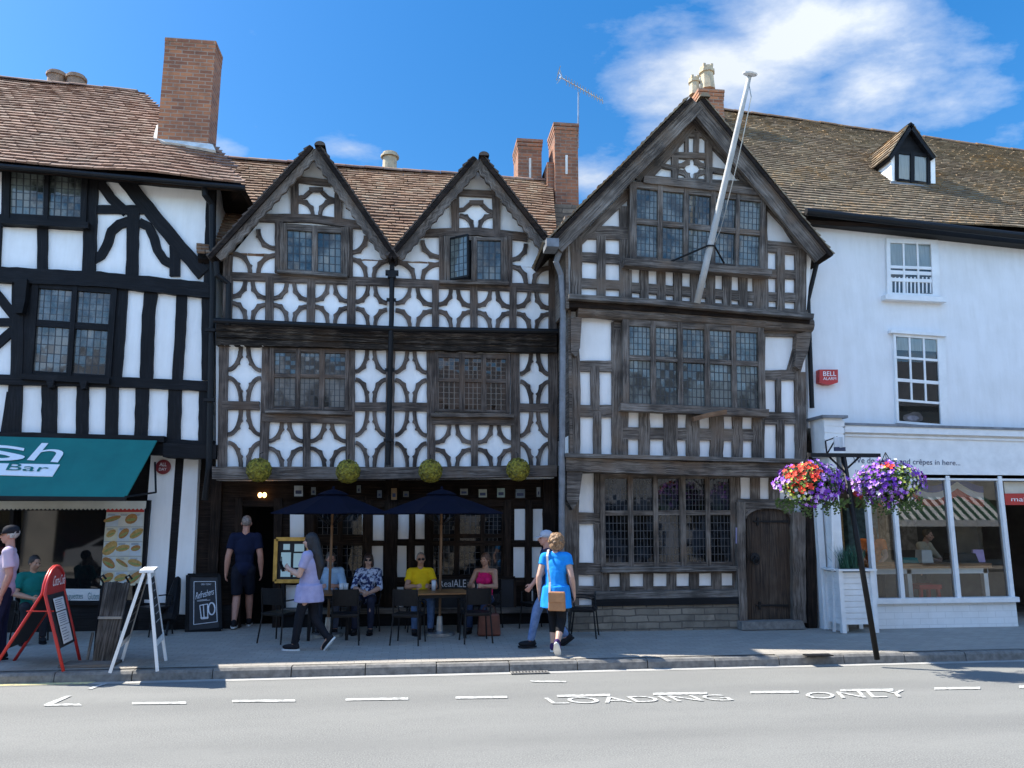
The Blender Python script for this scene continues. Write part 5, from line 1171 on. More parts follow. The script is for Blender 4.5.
# small framed signs along the top of the dark ground floor
for (x0, y0, x1, y1), cc in zip(((293, 484.5, 304, 497.5), (310, 486, 317, 496), (355.5, 484, 362, 494), (376, 489, 383, 499), (390, 487, 398, 501), (402, 490, 410, 498), (459, 487.5, 469, 496), (477.5, 488, 488, 498.5), (496, 487, 506, 498.5), (514.5, 488, 526, 499), (535.5, 486, 541.5, 498)),
                              ((.5, .52, .5), (.2, .22, .22), (.2, .24, .24), (.12, .14, .16), (.35, .2, .08), (.16, .14, .1), (.26, .25, .2), (.4, .4, .3), (.30, .38, .32), (.16, .2, .22), (.28, .3, .3))):
    g = MB(); rect(g, Y0-.145, x0, y0, x1, y1, .03); o = g.build('pub_sign', M['timber_dark'])
    names = {293: 'white pub sign above the menu case, leftmost under the inn jetty', 310: 'small grey pub sign just right of the white one', 355: 'greenish pub sign above the left parasol top', 376: 'dark pub sign right of the left parasol top', 390: 'amber pub sign between the two parasols', 402: 'low brown pub sign left of the right parasol top', 459: 'yellow-grey pub sign just right of the right parasol top', 477: 'cream pub sign second right of the right parasol', 496: 'pale green pub sign third right of the right parasol', 514: 'blue-grey pub sign near the right end of the inn', 535: 'narrow pale pub sign at the right end of the inn'}
    tag(o, names[int(x0)], 'sign', 'small pub signs under the jetty'); o['_o'] = (0, 0, 0)
    g = MB(); rect(g, Y0-.15, x0+1.2, y0+1.2, x1-1.2, y1-1.2, .01); rect(g, Y0-.154, x0+2.4, lerp(y0, y1, .45), x1-2.4, lerp(y0, y1, .72), .006, 1); g.build('face', [pm('sign_face', cc, tuple(v*.7 for v in cc), 12, .6, 0), M['navy_txt']], o)
# ale board
ab = thing('ale_board', 'long black ale board with white lettering under the inn window', 'sign', P(465, 606, 13.55))
YA2 = 13.38; g = MB(); rect(g, YA2, 425, 577.5, 515, 608, .06); bd = g.build('board', M['board'], ab); g = MB(); 
for a, b in (((425, 577.5), (515, 577.5)), ((425, 577.5), (425, 608)), ((515, 577.5), (515, 608))): g.bar(P(*a, YA2-.01), P(*b, YA2-.01), .04, .03, (0, 1, 0))
g.build('frame', M['timber_dark'], ab)
ptext(bd, 'Real', YA2, [(439, 580.5), (453, 580.5), (453, 586.8), (439, 586.8)], M['chalk']); ptext(bd, 'ALE', YA2, [(453.5, 579.5), (466, 579.5), (466, 587), (453.5, 587)], M['chalk'])
ptext(bd, 'and', YA2, [(467.5, 581), (473, 581), (473, 585.5), (467.5, 585.5)], M['chalk']); ptext(bd, 'FOOD', YA2, [(477, 580), (500, 580), (500, 590), (477, 590)], M['chalk'])

# yellow flower balls hung from the jetty
def flower_quad(g, c, n, r, mi, petals=5, cup=.35):
    a = n.orthogonal().normalized(); b = n.cross(a); ph = R.random()*6; base = c
    pts = []
    for k in range(petals*2):
        ang = ph+k*math.pi/petals; rr_ = r*(1 if k % 2 == 0 else .55); pts.append(c+a*math.cos(ang)*rr_+b*math.sin(ang)*rr_+n*(cup*rr_))
    m = len(pts); g.poly([base]+pts, [[0, 1+k, 1+(k+1) % m] for k in range(m)], None, mi)
yb1, yb2 = pm('yellow_petals', (.29, .25, .025), (.2, .165, .016), 15, .8, 0), pm('olive_petals', (.15, .13, .02), (.1, .09, .015), 15, .8, 0)
proto = None
for i, (x, y) in enumerate(((259, 470), (348, 471.5), (430.5, 471), (518, 469.5))):
    c = P(x, y, 12.62)
    if proto is None:
        proto = thing('flower_ball', '', 'flower ball', c, 0, 'yellow flower balls along the jetty', True)
        g = MB(); rr = random.Random(4); r0_ = .185
        g.ell((0, 0, 0), (r0_*.93,)*3, None, 2, 1); 
        for k in range(520):
            z = 1-2*(k+.5)/520; th = k*2.39996; n_ = V((math.sqrt(1-z*z)*math.cos(th), math.sqrt(1-z*z)*math.sin(th), z)); flower_quad(g, n_*r0_*rr.uniform(.92, 1.02), (n_+V((rr.uniform(-.4, .4), rr.uniform(-.4, .4), rr.uniform(-.4, .4)))).normalized(), .026, 0 if rr.random() < .75 else 1)
        g.build('blooms', [yb1, yb2], proto, recalc=False)
        g = MB(); g.tube([(0, 0, .15), (0, .0, .26), (0, .26, .30)], .007, 5); g.build('hook', M['blackmetal'], proto)
        o = proto
    else: o = copy_tree(proto)
    o.location = c; o['label'] = ('yellow flower ball above the dark inn doorway, leftmost of four', 'yellow flower ball hanging above the left parasol', 'yellow flower ball hanging above the right parasol', 'yellow flower ball at the right end of the inn jetty')[i]

# flower post with two hanging baskets
ps = thing('basket_post', 'black T-shaped iron post at the kerb carrying two hanging flower baskets', 'post', G(877, 657, .13))
pb_ = G(877, 657, .13); pt_ = P(843, 455, pb_.y-.0); pt_.x = pt_.x
g = MB(); g.tube([pb_+V((0, 0, -.05)), pb_+V((0, 0, 1.0)), V((pb_.x, pb_.y, 1.0)), ][:2]+[], .045, 10) if False else g.tube([pb_+V((0, 0, -.03)), pt_], .037, 12); g.build('pole', M['blackmetal'], ps, smooth=True)
g = MB(); a, b = P(809, 455, pb_.y-.05), P(879, 455.5, pb_.y+.05); g.bar(a, b, .07, .05); g.build('cross_arm', M['blackmetal'], ps)
for q_ in ((a, .18), (b, .82)):
    g = MB(); g.bar(lerp(a, b, q_[1]*.75+.125), pt_+V((0, 0, -.22)), .02, .02); g.build('brace', M['blackmetal'], ps)
fl = [pm('violet_petals', (.22, .04, .50), (.13, .02, .32), 18, .7, 0), pm('lilac_petals', (.50, .28, .68), (.38, .18, .58), 18, .7, 0), pm('scarlet_petals', (.75, .06, .02), (.6, .03, .02), 18, .7, 0), pm('lime_petals', (.55, .58, .10), (.38, .45, .06), 18, .7, 0), pm('white_petals', (.75, .72, .74), (.6, .56, .62), 18, .7, 0)]
leafm = [pm('basket_leaf', (.07, .14, .025), (.035, .08, .015), 15, .6, 0), pm('dark_basket_leaf', (.03, .07, .015), (.015, .04, .01), 15, .6, 0)]
def basket(c, label, seed, redc, redn, limec, limen):
    o = thing('hanging_basket', label, 'flower basket', c, 0, 'hanging baskets on the black post', True); rr = random.Random(seed)
    g = MB(); g.lathe([(.05, -.24), (.16, -.2), (.22, -.08), (.24, .02), (.22, .02), (.1, -.1)], (0, 0, 0), 16); g.build('bowl', M['blackmetal'], o)
    def pt():
        while True:
            p = V((rr.uniform(-1, 1), rr.uniform(-1, 1), rr.uniform(-1, 1)))
            if .5 < p.length < 1: break
        p = V((p.x*.47, p.y*.38, p.z*.31)); l = p.z
        k = 1+.22*noise.noise(V((p.x*5+seed, p.y*5, p.z*5)))
        if p.z < 0 and abs(p.x) > .3: p.z *= .75
        return p*k
    g = MB()
    for i in range(1500):
        p = pt()*.95; n_ = (p.normalized()+V((rr.uniform(-.8, .8), rr.uniform(-.8, .8), rr.uniform(-.5, .9)))).normalized(); a_ = n_.orthogonal().normalized(); a_.rotate(Matrix.Rotation(rr.random()*6.28, 3, n_)); b_ = n_.cross(a_); s_ = rr.uniform(.02, .042)
        g.poly([p-a_*s_, p+b_*s_*.5+n_*.006, p+a_*s_, p-b_*s_*.5+n_*.006], [[0, 1, 2, 3]], None, 0 if rr.random() < .6 else 1)
    for i in range(40):
        x_ = rr.uniform(-.45, .45); y_ = rr.uniform(-.3, .3); L = rr.uniform(.06, .22); z_ = -.28+.2*abs(x_)
        for k in range(6): p = V((x_+rr.uniform(-.03, .03), y_+rr.uniform(-.03, .03), z_-L*k/6)); s_ = .022; g.poly([p+V((-s_, 0, 0)), p+V((0, -.01, .012)), p+V((s_, 0, 0)), p+V((0, .01, -.02))], [[0, 1, 2, 3]], None, k % 2)
    f = g.build('trailing_foliage', leafm, o, recalc=False); tag(f, None, None, None, 'stuff')
    g = MB()
    def near(p, cs, r): return any((V((p.x, 0, p.z))-V((q[0], 0, q[1]))).length < r for q in cs)
    for i in range(950):
        p = pt(); 
        if p.length < .25: continue
        if p.z < -.20 and rr.random() < .75: continue
        if p.y < .1 and near(p, redc, .125 if redn > .29 and len(redc) > 1 else .07): mi, r_ = (2, .036) if rr.random() < .75 else (3, .026)
        elif p.y < .1 and near(p, limec, .12): mi, r_ = (3, .026) if rr.random() < .6 else (4, .028)
        else: mi, r_ = rr.choices((0, 1, 4), (6, 4, .35))[0], rr.uniform(.026, .042)
        flower_quad(g, p*1.03, (p.normalized()+V((rr.uniform(-.5, .5), rr.uniform(-.7, .2), rr.uniform(-.1, .6)))).normalized(), r_, mi)
    f = g.build('petunia_blooms', fl, o, recalc=False); tag(f, None, None, None, 'stuff')
    g = MB(); top = V((0, 0, .42))
    for k in range(3): g.tube([(.22*math.cos(k*2.09), .22*math.sin(k*2.09), 0), top], .006, 5)
    g.build('hanger_chain', M['blackmetal'], o)
basket(P(810, 484, pb_.y-.02), 'left hanging basket of violet petunias with a big patch of scarlet flowers', 3, ((-.24, .10), (-.12, .16), (-.20, .0)), .3, ((-.32, -.10), (-.17, .04), (-.25, -.16)), .3)
basket(P(888, 483, pb_.y+.02), 'right hanging basket of violet petunias with lime yellow flowers low in the middle', 8, ((-.14, .20),), .3, ((.10, .02), (.16, -.12), (.04, .10)), .3)
# planter
pn = thing('planter', 'tall white slatted planter of spiky grass at the corner of the shop', 'planter', G(854, 634, .16))
Yp = 11.75; a, b = P(838.5, 571, Yp), P(874, 571, Yp); zb0 = .155; ztp = a.z; wd = b.x-a.x; cx = (a.x+b.x)/2; dp = .5; cy = Yp+dp/2
g = MB(); nsl = 9
for i in range(nsl):
    z_ = lerp(zb0+.12, ztp-.02, (i+.5)/nsl); h_ = (ztp-zb0-.14)/nsl-.012; g.box((cx, cy, z_), (wd-.06, dp-.06, h_))
g.build('slats', M['wpaint'], pn)
g = MB(); g.box((cx, cy, (zb0+.1+ztp)/2), (wd-.09, dp-.09, ztp-zb0-.15)); g.build('liner', M['paper'], pn)
for sx in (-1, 1):
    for sy in (-1, 1):
        g = MB(); g.box((cx+sx*(wd/2-.03), cy+sy*(dp/2-.03), (zb0+ztp)/2), (.07, .07, ztp-zb0)); g.build('corner_leg', M['wpaint'], pn)
g = MB(); g.box((cx, cy-dp/2, ztp+.012), (wd+.05, .09, .03)); g.box((cx, cy+dp/2, ztp+.012), (wd+.05, .09, .03)); g.box((cx-wd/2, cy, ztp+.0125), (.09, dp-.1, .03)); g.box((cx+wd/2, cy, ztp+.0125), (.09, dp-.1, .03)); g.build('rim', M['wpaint'], pn)
g = MB(); g.box((cx, cy, ztp-.04), (wd-.1, dp-.1, .04)); g.build('soil', pm('dark_soil', (.03, .022, .016)), pn)
g = MB(); rr = random.Random(2)
for i in range(260):
    x_, y_ = rr.uniform(-.16, .2), rr.uniform(-.14, .14); h_ = rr.uniform(.25, .46); le = V((rr.uniform(-.14, .14), rr.uniform(-.1, .1), 0)); p0 = V((cx+x_, cy+y_, ztp-.02)); p1 = p0+V((0, 0, h_*.6))+le*.5; p2 = p0+V((0, 0, h_))+le*1.3
    s_ = V((.007, .004, 0)); g.poly([p0-s_, p0+s_, p1+s_*.8, p1-s_*.8, p2], [[0, 1, 2, 3], [3, 2, 4]])
f = g.build('grass_blades', pm('blue_green_grass', (.03, .13, .07), (.015, .07, .045), 9, .6, 0), pn, recalc=False); tag(f, None, None, None, 'stuff')

# ================================================================== tables, chairs, parasols
def make_chair():
    c = thing('cafe_chair', '', 'chair', (0, 0, 0), 0, 'black cafe chairs outside the inn', True)
    g = MB(); g.box((0, 0, .455), (.44, .42, .03)); g.box((0, 0, .43), (.38, .36, .025)); g.build('seat', M['blackmetal'], c)
    g = MB(); n = 8
    pts = []
    for i in range(n+1):
        a = lerp(-.6, .6, i/n); pts.append((.36*math.sin(a), .22-.36*(1-math.cos(a))*.55))
    for i in range(n):
        (xa, ya), (xb, yb_) = pts[i], pts[i+1]; g.prism([(xa, ya, .60), (xb, yb_, .60), (xb, yb_+.05, .86), (xa, ya+.05, .86)], (0, .018, 0))
    g.build('backrest', M['blackmetal'], c)
    for sx in (-1, 1):
        g = MB(); g.tube([(sx*.23, -.22, 0), (sx*.20, -.18, .44)], .013, 7); g.build('leg', M['blackmetal'], c)
        g = MB(); g.tube([(sx*.23, .25, 0), (sx*.20, .19, .44), (sx*.20, .215, .62), (sx*.195, .25, .84)], .013, 7); g.build('leg', M['blackmetal'], c)
        g = MB(); g.tube([(sx*.20, -.18, .44), (sx*.245, -.16, .64), (sx*.245, .0, .665), (sx*.215, .20, .66)], .012, 7); g.build('armrest', M['blackmetal'], c)
    return c
chair0 = make_chair(); cu = [True]
def chair(px, py, Y, rz, label):
    c = chair0 if cu[0] else copy_tree(chair0); cu[0] = False
    z = .126+(Y-KY-.14)*(.044/3.64); p = P(px, 600, Y); c.location = (p.x, Y, z+.002); c.rotation_euler = (0, 0, rz); c['label'] = label; c.scale = (.9, .9, .9); return c
PI = math.pi
zp = lambda Y: .126+(Y-KY-.14)*(.044/3.64)
# rz=0: chair faces the camera (-Y); rz=PI: seen from behind
CH = [chair(281, 0, 12.0, PI-.5, 'black cafe chair left of the waitress, its back half turned'),
 chair(346, 0, 11.75, PI+.05, 'black cafe chair seen from behind at the left table, in front of the floral woman'),
 chair(409, 0, 11.65, PI-.25, 'black cafe chair seen from behind in front of the man in yellow'),
 chair(476, 0, 11.7, PI+.12, 'black cafe chair seen from behind in front of the woman in pink'),
 chair(366, 0, 12.95, .15, 'black cafe chair the woman in the floral blouse sits on'),
 chair(327, 0, 12.95, -.1, 'black cafe chair the bearded man sits on'),
 chair(420, 0, 12.85, .1, 'black cafe chair the man in the yellow shirt sits on'),
 chair(487, 0, 12.85, -.35, 'black cafe chair the woman in the pink top sits on'),
 chair(536, 0, 12.75, -1.2, 'black cafe chair partly hidden behind the walking man'),
 chair(584, 0, 11.95, 1.25, 'black cafe chair by the stone plinth, right of the walking couple')]
def table(px, Y, w, d, label, rz=0):
    p = P(px, 600, Y); z = zp(Y); t_ = thing('cafe_table', label, 'table', (p.x, Y, z+.001), rz, 'wooden tables under the parasols', True); t_.scale = (.95, .95, .89)
    g = MB()
    for i in range(6): y_ = -d/2+(i+.5)*d/6; g.bar((-w/2, y_, .735), (w/2, y_, .735), d/6-.008, .03)
    g.build('tabletop', M['wood'], t_)
    for sx in (-1, 1):
        for sy in (-1, 1):
            g = MB(); g.box((sx*(w/2-.07), sy*(d/2-.07), .36), (.045, .045, .72)); g.build('leg', M['blackmetal'], t_)
    g = MB(); g.box((0, -d/2+.07, .69), (w-.18, .03, .06)); g.box((0, d/2-.07, .69), (w-.18, .03, .06)); g.build('apron', M['blackmetal'], t_)
    return p, z
tp1, z1 = table(331, 12.3, .72, .72, 'small wooden table behind the waitress, with two tumblers'); tp2, z2 = table(440, 12.25, .86, .72, 'wooden table between the man in yellow and the woman in pink', .12)
def parasol(px, Y, base, lab):
    p = P(px, 600, Y); z = zp(Y)+.001; o = thing('parasol', lab, 'parasol', (p.x, Y, z), 0, 'navy parasols outside the inn', True)
    rim, apex, r_ = P(px, 513, Y).z-z, P(px, 493, Y).z-z, P(px+56, 510, Y).x-p.x
    r_ *= 1.17
    g = MB(); n = 8
    vs = []; ph = PI/8
    for rr_, zz in ((.10, apex), (r_*.5, lerp(apex, rim, .42)), (r_, rim), (r_, rim-.012), (r_*.5, lerp(apex, rim, .42)-.012), (.10, apex-.012)):
        for k in range(n*4):
            a = k*math.tau/(n*4); seg = math.tau/n; aa = ((a-ph+seg/2) % seg)-seg/2; q = math.cos(seg/2)/math.cos(aa) if True else 1
            sc_ = (1 if abs(aa) < 1e9 else 1)*math.cos(seg/2)/math.cos(((a-ph) % seg)-seg/2)
            vs.append((rr_*sc_*math.cos(a), rr_*sc_*math.sin(a), zz-(.0 if rr_ < .2 else .02*(1-sc_)*6*(rr_/r_))))
    m_ = n*4; fs = [[i*m_+k, i*m_+(k+1) % m_, (i+1)*m_+(k+1) % m_, (i+1)*m_+k] for i in range(5) for k in range(m_)]+[[5*m_+k, 5*m_+(k+1) % m_, (k+1) % m_, k] for k in range(m_)]
    g.poly(vs, fs); g.build('canopy', M['navy'], o)
    g = MB(); g.lathe([(.02, apex+.06), (.14, apex+.025), (.24, apex-.02), (.24, apex-.03), (.02, apex+.04)], (0, 0, 0), 16); g.lathe([(.0, apex+.05), (.022, apex+.06), (.022, apex+.09), (.0, apex+.11)], (0, 0, 0), 8); g.build('vent_cap', M['navy'], o)
    for k in range(8):
        a = ph+k*math.tau/8; g = MB(); g.bar((.06*math.cos(a), .06*math.sin(a), apex-.03), (r_*.97*math.cos(a), r_*.97*math.sin(a), rim-.005), .016, .022); g.bar((.05*math.cos(a), .05*math.sin(a), rim-.18), (r_*.5*math.cos(a), r_*.5*math.sin(a), lerp(apex, rim, .45)-.03), .014, .018); g.build('rib', M['blackmetal'], o)
    g = MB(); g.tube([(0, 0, .04), (0, 0, apex+.06)], .021, 10); g.build('pole', M['pole'], o)
    g = MB(); g.lathe([(.0, 0), (.23, 0), (.23, .045), (.06, .06), (.04, .28), (.0, .28)], (0, 0, 0), 20); g.build('base', M['galv'], o)
parasol(329, 12.42, 0, 'navy octagonal parasol on a wooden pole over the left table'); parasol(440, 12.36, 0, 'navy octagonal parasol on a wooden pole over the right table')
# glasses on tables
def glass_on(px, Y, zt, label, h=.13, r_=.036):
    p = P(px, 600, Y); g = MB(); g.lathe([(r_*.8, 0), (r_, h), (r_*.9, h), (r_*.72, .012)], (p.x, Y, zt), 14); tag(g.build('tumbler', pm('pale_tumbler', (.5, .52, .54), (.4, .42, .44), 8, .2, 0), smooth=True), label, 'glass')
zt_1, zt_2 = z1+.671, z2+.671
glass_on(341, 12.2, zt_1, 'pale tumbler on the left table, beside the parasol pole'); glass_on(345.5, 12.32, zt_1, 'pale tumbler on the left table, nearer the floral woman', .12)
glass_on(433.5, 12.3, zt_2, 'tall pale glass on the right table before the man in yellow', .15)
# handbag by the pink woman's chair
hb = thing('handbag', 'rust brown leather handbag standing on the pavement beside the woman in pink', 'handbag', (P(489, 600, 12.2).x, 12.2, zp(12.2)), 0, None, True)
g = MB(); g.box((0, 0, .17), (.36, .17, .33), None, 0, .86); b_ = g.build('bag_body', pm('rust_leather', (.16, .045, .025), (.1, .028, .016), 9, .5, .1), hb)
bv = b_.modifiers.new('b', 'BEVEL'); bv.width = .03; bv.segments = 3
g = MB(); g.tube([(.11*math.cos(PI*i/10), 0, .32+.14*math.sin(PI*i/10)) for i in range(11)], .011, 6); g.build('handle', pm('dark_leather', (.06, .02, .012)), hb)
# ================================================================== people: one remeshed skin each, clothes and hair as children
def skinmat(name, c):
    m, nt, b, _ = newmat(name); f = noisef(nt, coords(nt, 'Object'), 14, 4); nt.links.new(ramp(nt, f, [(.35, tuple(v*.85 for v in c)), (.65, c)]), b.inputs['Base Color'])
    b.inputs['Roughness'].default_value = .55; b.inputs['Subsurface Weight'].default_value = .0; return m
SK = {'fair': skinmat('fair_skin', (.52, .31, .23)), 'tan': skinmat('tanned_skin', (.42, .22, .14)), 'ruddy': skinmat('ruddy_skin', (.50, .25, .18))}
def cloth(name, c, c2=None, scale=9): return pm(name, c, c2, scale, .85, .35, spec=.2, bdist=.006)
def remeshed(mb, name, mat, parent, vox, it=3, wr=0, seed=0, wscale=7):
    me = bpy.data.meshes.new('tmp'); me.from_pydata([tuple(p) for p in mb.v], [], mb.f)
    bm = bmesh.new(); bm.from_mesh(me); bmesh.ops.recalc_face_normals(bm, faces=bm.faces); bm.to_mesh(me); bm.free()
    o = bpy.data.objects.new('tmp', me); col.objects.link(o)
    r = o.modifiers.new('r', 'REMESH'); r.mode = 'VOXEL'; r.voxel_size = vox
    s = o.modifiers.new('s', 'SMOOTH'); s.factor = .5; s.iterations = it
    dg = bpy.context.evaluated_depsgraph_get(); m2 = bpy.data.meshes.new_from_object(o.evaluated_get(dg)); bpy.data.objects.remove(o); bpy.data.meshes.remove(me)
    if wr:
        off = V((seed*3.1, seed*1.7, 0)); n_v = len(m2.vertices); cs = [0.0]*(3*n_v); ns = [0.0]*(3*n_v)
        m2.vertices.foreach_get('co', cs); m2.vertex_normals.foreach_get('vector', ns)
        for i in range(0, 3*n_v, 3):
            x, y, z = cs[i:i+3]; k = wr*(noise.noise((x*wscale+off.x, y*wscale+off.y, z*wscale*.8))+.5*noise.noise((x*wscale*2.3+off.x, y*wscale*2.3+off.y, z*wscale*1.6)))
            cs[i] = x+ns[i]*k; cs[i+1] = y+ns[i+1]*k; cs[i+2] = z+ns[i+2]*k
        m2.vertices.foreach_set('co', cs); m2.update()
    m2.name = name; m2.materials.clear(); m2.materials.append(mat)
    for p in m2.polygons: p.use_smooth = True
    q = bpy.data.objects.new(name, m2); col.objects.link(q); q.parent = parent; return q
STAND = dict(pel=(0, 0, .53), chest=(0, 0, .70), neck=(0, .004, .838), head=(0, -.012, .932),
             shL=(.100, 0, .805), elL=(.128, .012, .63), wrL=(.132, -.025, .485), shR=(-.100, 0, .805), elR=(-.128, .012, .63), wrR=(-.132, -.025, .485),
             hiL=(.050, 0, .515), knL=(.054, -.006, .283), anL=(.056, .012, .047), hiR=(-.050, 0, .515), knR=(-.054, -.006, .283), anR=(-.056, .012, .047))
def sit(seat_h, H, lean=.03, knee=.0, spread=.05, arms='lap'):
    z0 = (seat_h+.085)/H; d = dict(pel=(0, 0, z0), chest=(0, lean*.6, z0+.17), neck=(0, lean, z0+.305), head=(0, lean-.02, z0+.40),
        shL=(.10, lean, z0+.275), shR=(-.10, lean, z0+.275), hiL=(.052, -.01, z0-.005), hiR=(-.052, -.01, z0-.005),
        knL=(spread+.03, -.245, z0+.005), knR=(-spread-.03, -.245, z0+.005), anL=(spread+.03, -.235, .047), anR=(-spread-.03, -.235, .047))
    if arms == 'lap': d.update(elL=(.14, -.03, z0+.12), wrL=(.045, -.145, z0+.075), elR=(-.14, -.03, z0+.12), wrR=(-.02, -.155, z0+.085))
    else: d.update(elL=(.145, -.07, z0+.13), wrL=(.07, -.20, z0+.145), elR=(-.145, -.07, z0+.13), wrR=(-.07, -.20, z0+.145))
    return d
def person(label, loc, rz, H, pose, skin, top, legs, shoes, hair=None, hairstyle='short', sleeve=.55, leglen=1.0, fem=False, headyaw=0, headpitch=0, topmat=None, legmat=None, toes=None, hands=None, extra=None, belly=0, group=None, toplong=0.0, bulk=1.0):
    J = dict(STAND); J.update(pose); J = {k: V(v)*H for k, v in J.items()}
    o = thing('person', label, 'person', loc, rz, group, True)
    hr = Matrix.Rotation(headyaw, 3, 'Z') @ Matrix.Rotation(headpitch, 3, 'X'); hc = J['head']
    hp = lambda x, y, z: hc+hr @ (V((x, y, z))*H)
    sw, hw = (.93*bulk, 1.06*bulk) if fem else (1.05*bulk, .97*bulk)
    for s in ('L', 'R'): J['sh'+s] = V((J['sh'+s].x, J['sh'+s].y, J['sh'+s].z)) if True else 0
    b = MB(); body = b
    def torso(g, inf, low=0.0):
        px, cx = J['pel'], J['chest']; ax = (J['neck']-px).normalized(); rot = V((0, 0, 1)).rotation_difference(ax).to_matrix(); shx = (J['shL']-J['shR']); yaw = math.atan2(shx.y, shx.x); ry = Matrix.Rotation(yaw, 3, 'Z'); rc = rot @ ry
        g.ell(px+ax*.005*H, ((.088*hw)*H+inf, .066*H+inf, .075*H+inf), rot, 3)
        g.ell(lerp(px, cx, .5)-V((0, belly*.02*H, 0)), ((.080)*H+inf, (.058+belly*.02)*H+inf, .10*H+inf), rot, 3)
        g.ell(cx+ax*.015*H, ((.093*sw)*H+inf, .064*H+inf, .105*H+inf), rc, 3)
        g.cone(J['shL'], J['shR'], .040*H+inf, .040*H+inf)
        for s in ('L', 'R'): g.cone(lerp(J['neck'], cx, .1), J['sh'+s], .030*H+inf*.6, .036*H+inf)
        if fem: 
            for s in (-1, 1): g.ell(cx+rc @ V((s*.042*H, -.052*H, .02*H)), (.036*H+inf,)*3, None, 2)
    torso(b, -.006)
    b.cone(J['chest']+(J['neck']-J['chest'])*.6, J['neck'], .042*H, .033*H); b.cone(J['neck'], hp(0, .005, -.02), .033*H, .031*H)
    b.ell(hp(0, .010, .014), (.0425*H, .054*H, .052*H), hr, 3); b.ell(hp(0, -.012, -.016), (.035*H, .041*H, .048*H), hr, 3); b.ell(hp(0, -.030, -.047), (.018*H, .015*H, .014*H), hr, 2)
    b.cone(hp(0, -.049, .004), hp(0, -.064, -.015), .006*H, .0085*H); b.ell(hp(0, -.046, .016), (.026*H, .008*H, .006*H), hr, 2); b.ell(hp(0, -.049, -.033), (.013*H, .006*H, .005*H), hr, 2)
    for s in (-1, 1): b.ell(hp(s*.043, .004, -.004), (.006*H, .012*H, .018*H), hr, 2); b.ell(hp(s*.022, -.043, -.012), (.012*H, .008*H, .010*H), hr, 2)
    toes = toes or {}; hands = hands or {}
    for s, sg in (('L', 1), ('R', -1)):
        sh, el, wr = J['sh'+s], J['el'+s], J['wr'+s]
        b.cone(sh, el, .034*H, .026*H); b.cone(el, lerp(el, wr, .35), .026*H, .027*H); b.cone(lerp(el, wr, .35), wr, .027*H, .0165*H)
        hd = V(hands[s]).normalized() if s in hands else (wr-el).normalized(); pn = V((sg, 0, 0)); pn = pn-hd*pn.dot(hd)
        if pn.length < .2: pn = V((0, 0, 1))-hd*hd.z
        pn.normalize(); ac = hd.cross(pn).normalized()
        if ac.y > 0: ac = -ac      # thumb side forward
        mrot = Matrix((ac, hd, pn)).transposed()
        pc = wr+hd*.026*H; b.ell(pc, (.0215*H, .030*H, .0115*H), mrot, 2); b.cone(wr, pc, .0165*H, .014*H)
        for i, (a_, L) in enumerate(((.0165, .040), (.0055, .045), (-.0055, .042), (-.0165, .033))):
            p0 = wr+hd*.042*H+ac*a_*H; p1 = p0+(hd*.9-pn*.25)*L*.5*H+ac*a_*.12*H; p2 = p1+(hd*.7-pn*.65)*L*.5*H; r_ = .0052*H; b.tube([p0, p1, p2], [r_, r_*.95, r_*.8], 8); b.ell(p2, (r_*.85,)*3, None, 1)
        p0 = wr+hd*.012*H+ac*.014*H; p1 = p0+(hd*.6+ac*.75)*.024*H; p2 = p1+(hd*.95+ac*.1-pn*.2)*.022*H; b.tube([p0, p1, p2], [.008*H, .0068*H, .0052*H], 8); b.ell(p2, (.0052*H,)*3, None, 1)
        hi, kn, an = J['hi'+s], J['kn'+s], J['an'+s]
        b.cone(hi, kn, .052*hw*H, .034*H); b.cone(kn, lerp(kn, an, .32), .034*H, .035*H); b.cone(lerp(kn, an, .32), an, .035*H, .0215*H)
        td = V(toes.get(s, (0, -1, 0))).normalized(); b.cone(an+V((0, 0, -.012*H)), an+td*.075*H-V((0, 0, .022*H)), .024*H, .019*H)
    bd = remeshed(body, 'body', SK[skin], o, .0066, 2)
    # clothes
    topm = topmat or cloth('shirt_cloth', top); g = MB(); torso(g, .008)
    if toplong and bulk > 1: g.cone(J['chest']-V((0, 0, .02*H)), J['pel'], .074*H*bulk, .088*H*bulk, 14)
    if toplong: g.cone(J['pel']+V((0, 0, .03*H)), J['pel']-V((0, 0, toplong*H)), .104*H*bulk, .124*H*bulk, 14, False, False)
    for s in ('L', 'R'):
        if sleeve > .02:
            if sleeve <= 1: g.cone(J['sh'+s], lerp(J['sh'+s], J['el'+s], sleeve), .043*H, .042*H, 12, True, False)
            else: g.cone(J['sh'+s], J['el'+s], .042*H, .035*H); g.cone(J['el'+s], lerp(J['el'+s], J['wr'+s], sleeve-1), .034*H, .028*H, 12, True, False)
    if sleeve > .02: remeshed(g, 'shirt', topm, o, .011, 3, .010, len(label))
    else:
        g = MB(); px, cx = J['pel'], J['chest']; rot = V((0, 0, 1)).rotation_difference((J['neck']-px).normalized()).to_matrix()
        g.ell(px, (.088*hw*H+.009, .068*H+.009, .075*H), rot, 3); g.ell(lerp(px, cx, .5), (.08*H+.009, .058*H+.009, .10*H), rot, 3); g.ell(cx+V((0, 0, .025)), (.092*sw*H+.009, .064*H+.009, .098*H), rot, 3)
        for s in (-1, 1):
            g.ell(cx+V((s*.042*H, -.052*H, .015*H)), (.038*H+.007,)*3, None, 2); g.tube([cx+V((s*.05*H, -.065*H, .05*H)), cx+V((s*.056*H, -.045*H, .095*H)), cx+V((s*.056*H, -.0, .117*H)), cx+V((s*.05*H, .05*H, .08*H))], .006*H, 7)
        remeshed(g, 'strappy_top', topm, o, .0095, 2, .003, 2)
    legm = legmat or cloth('trouser_cloth', legs); g = MB(); px = J['pel']
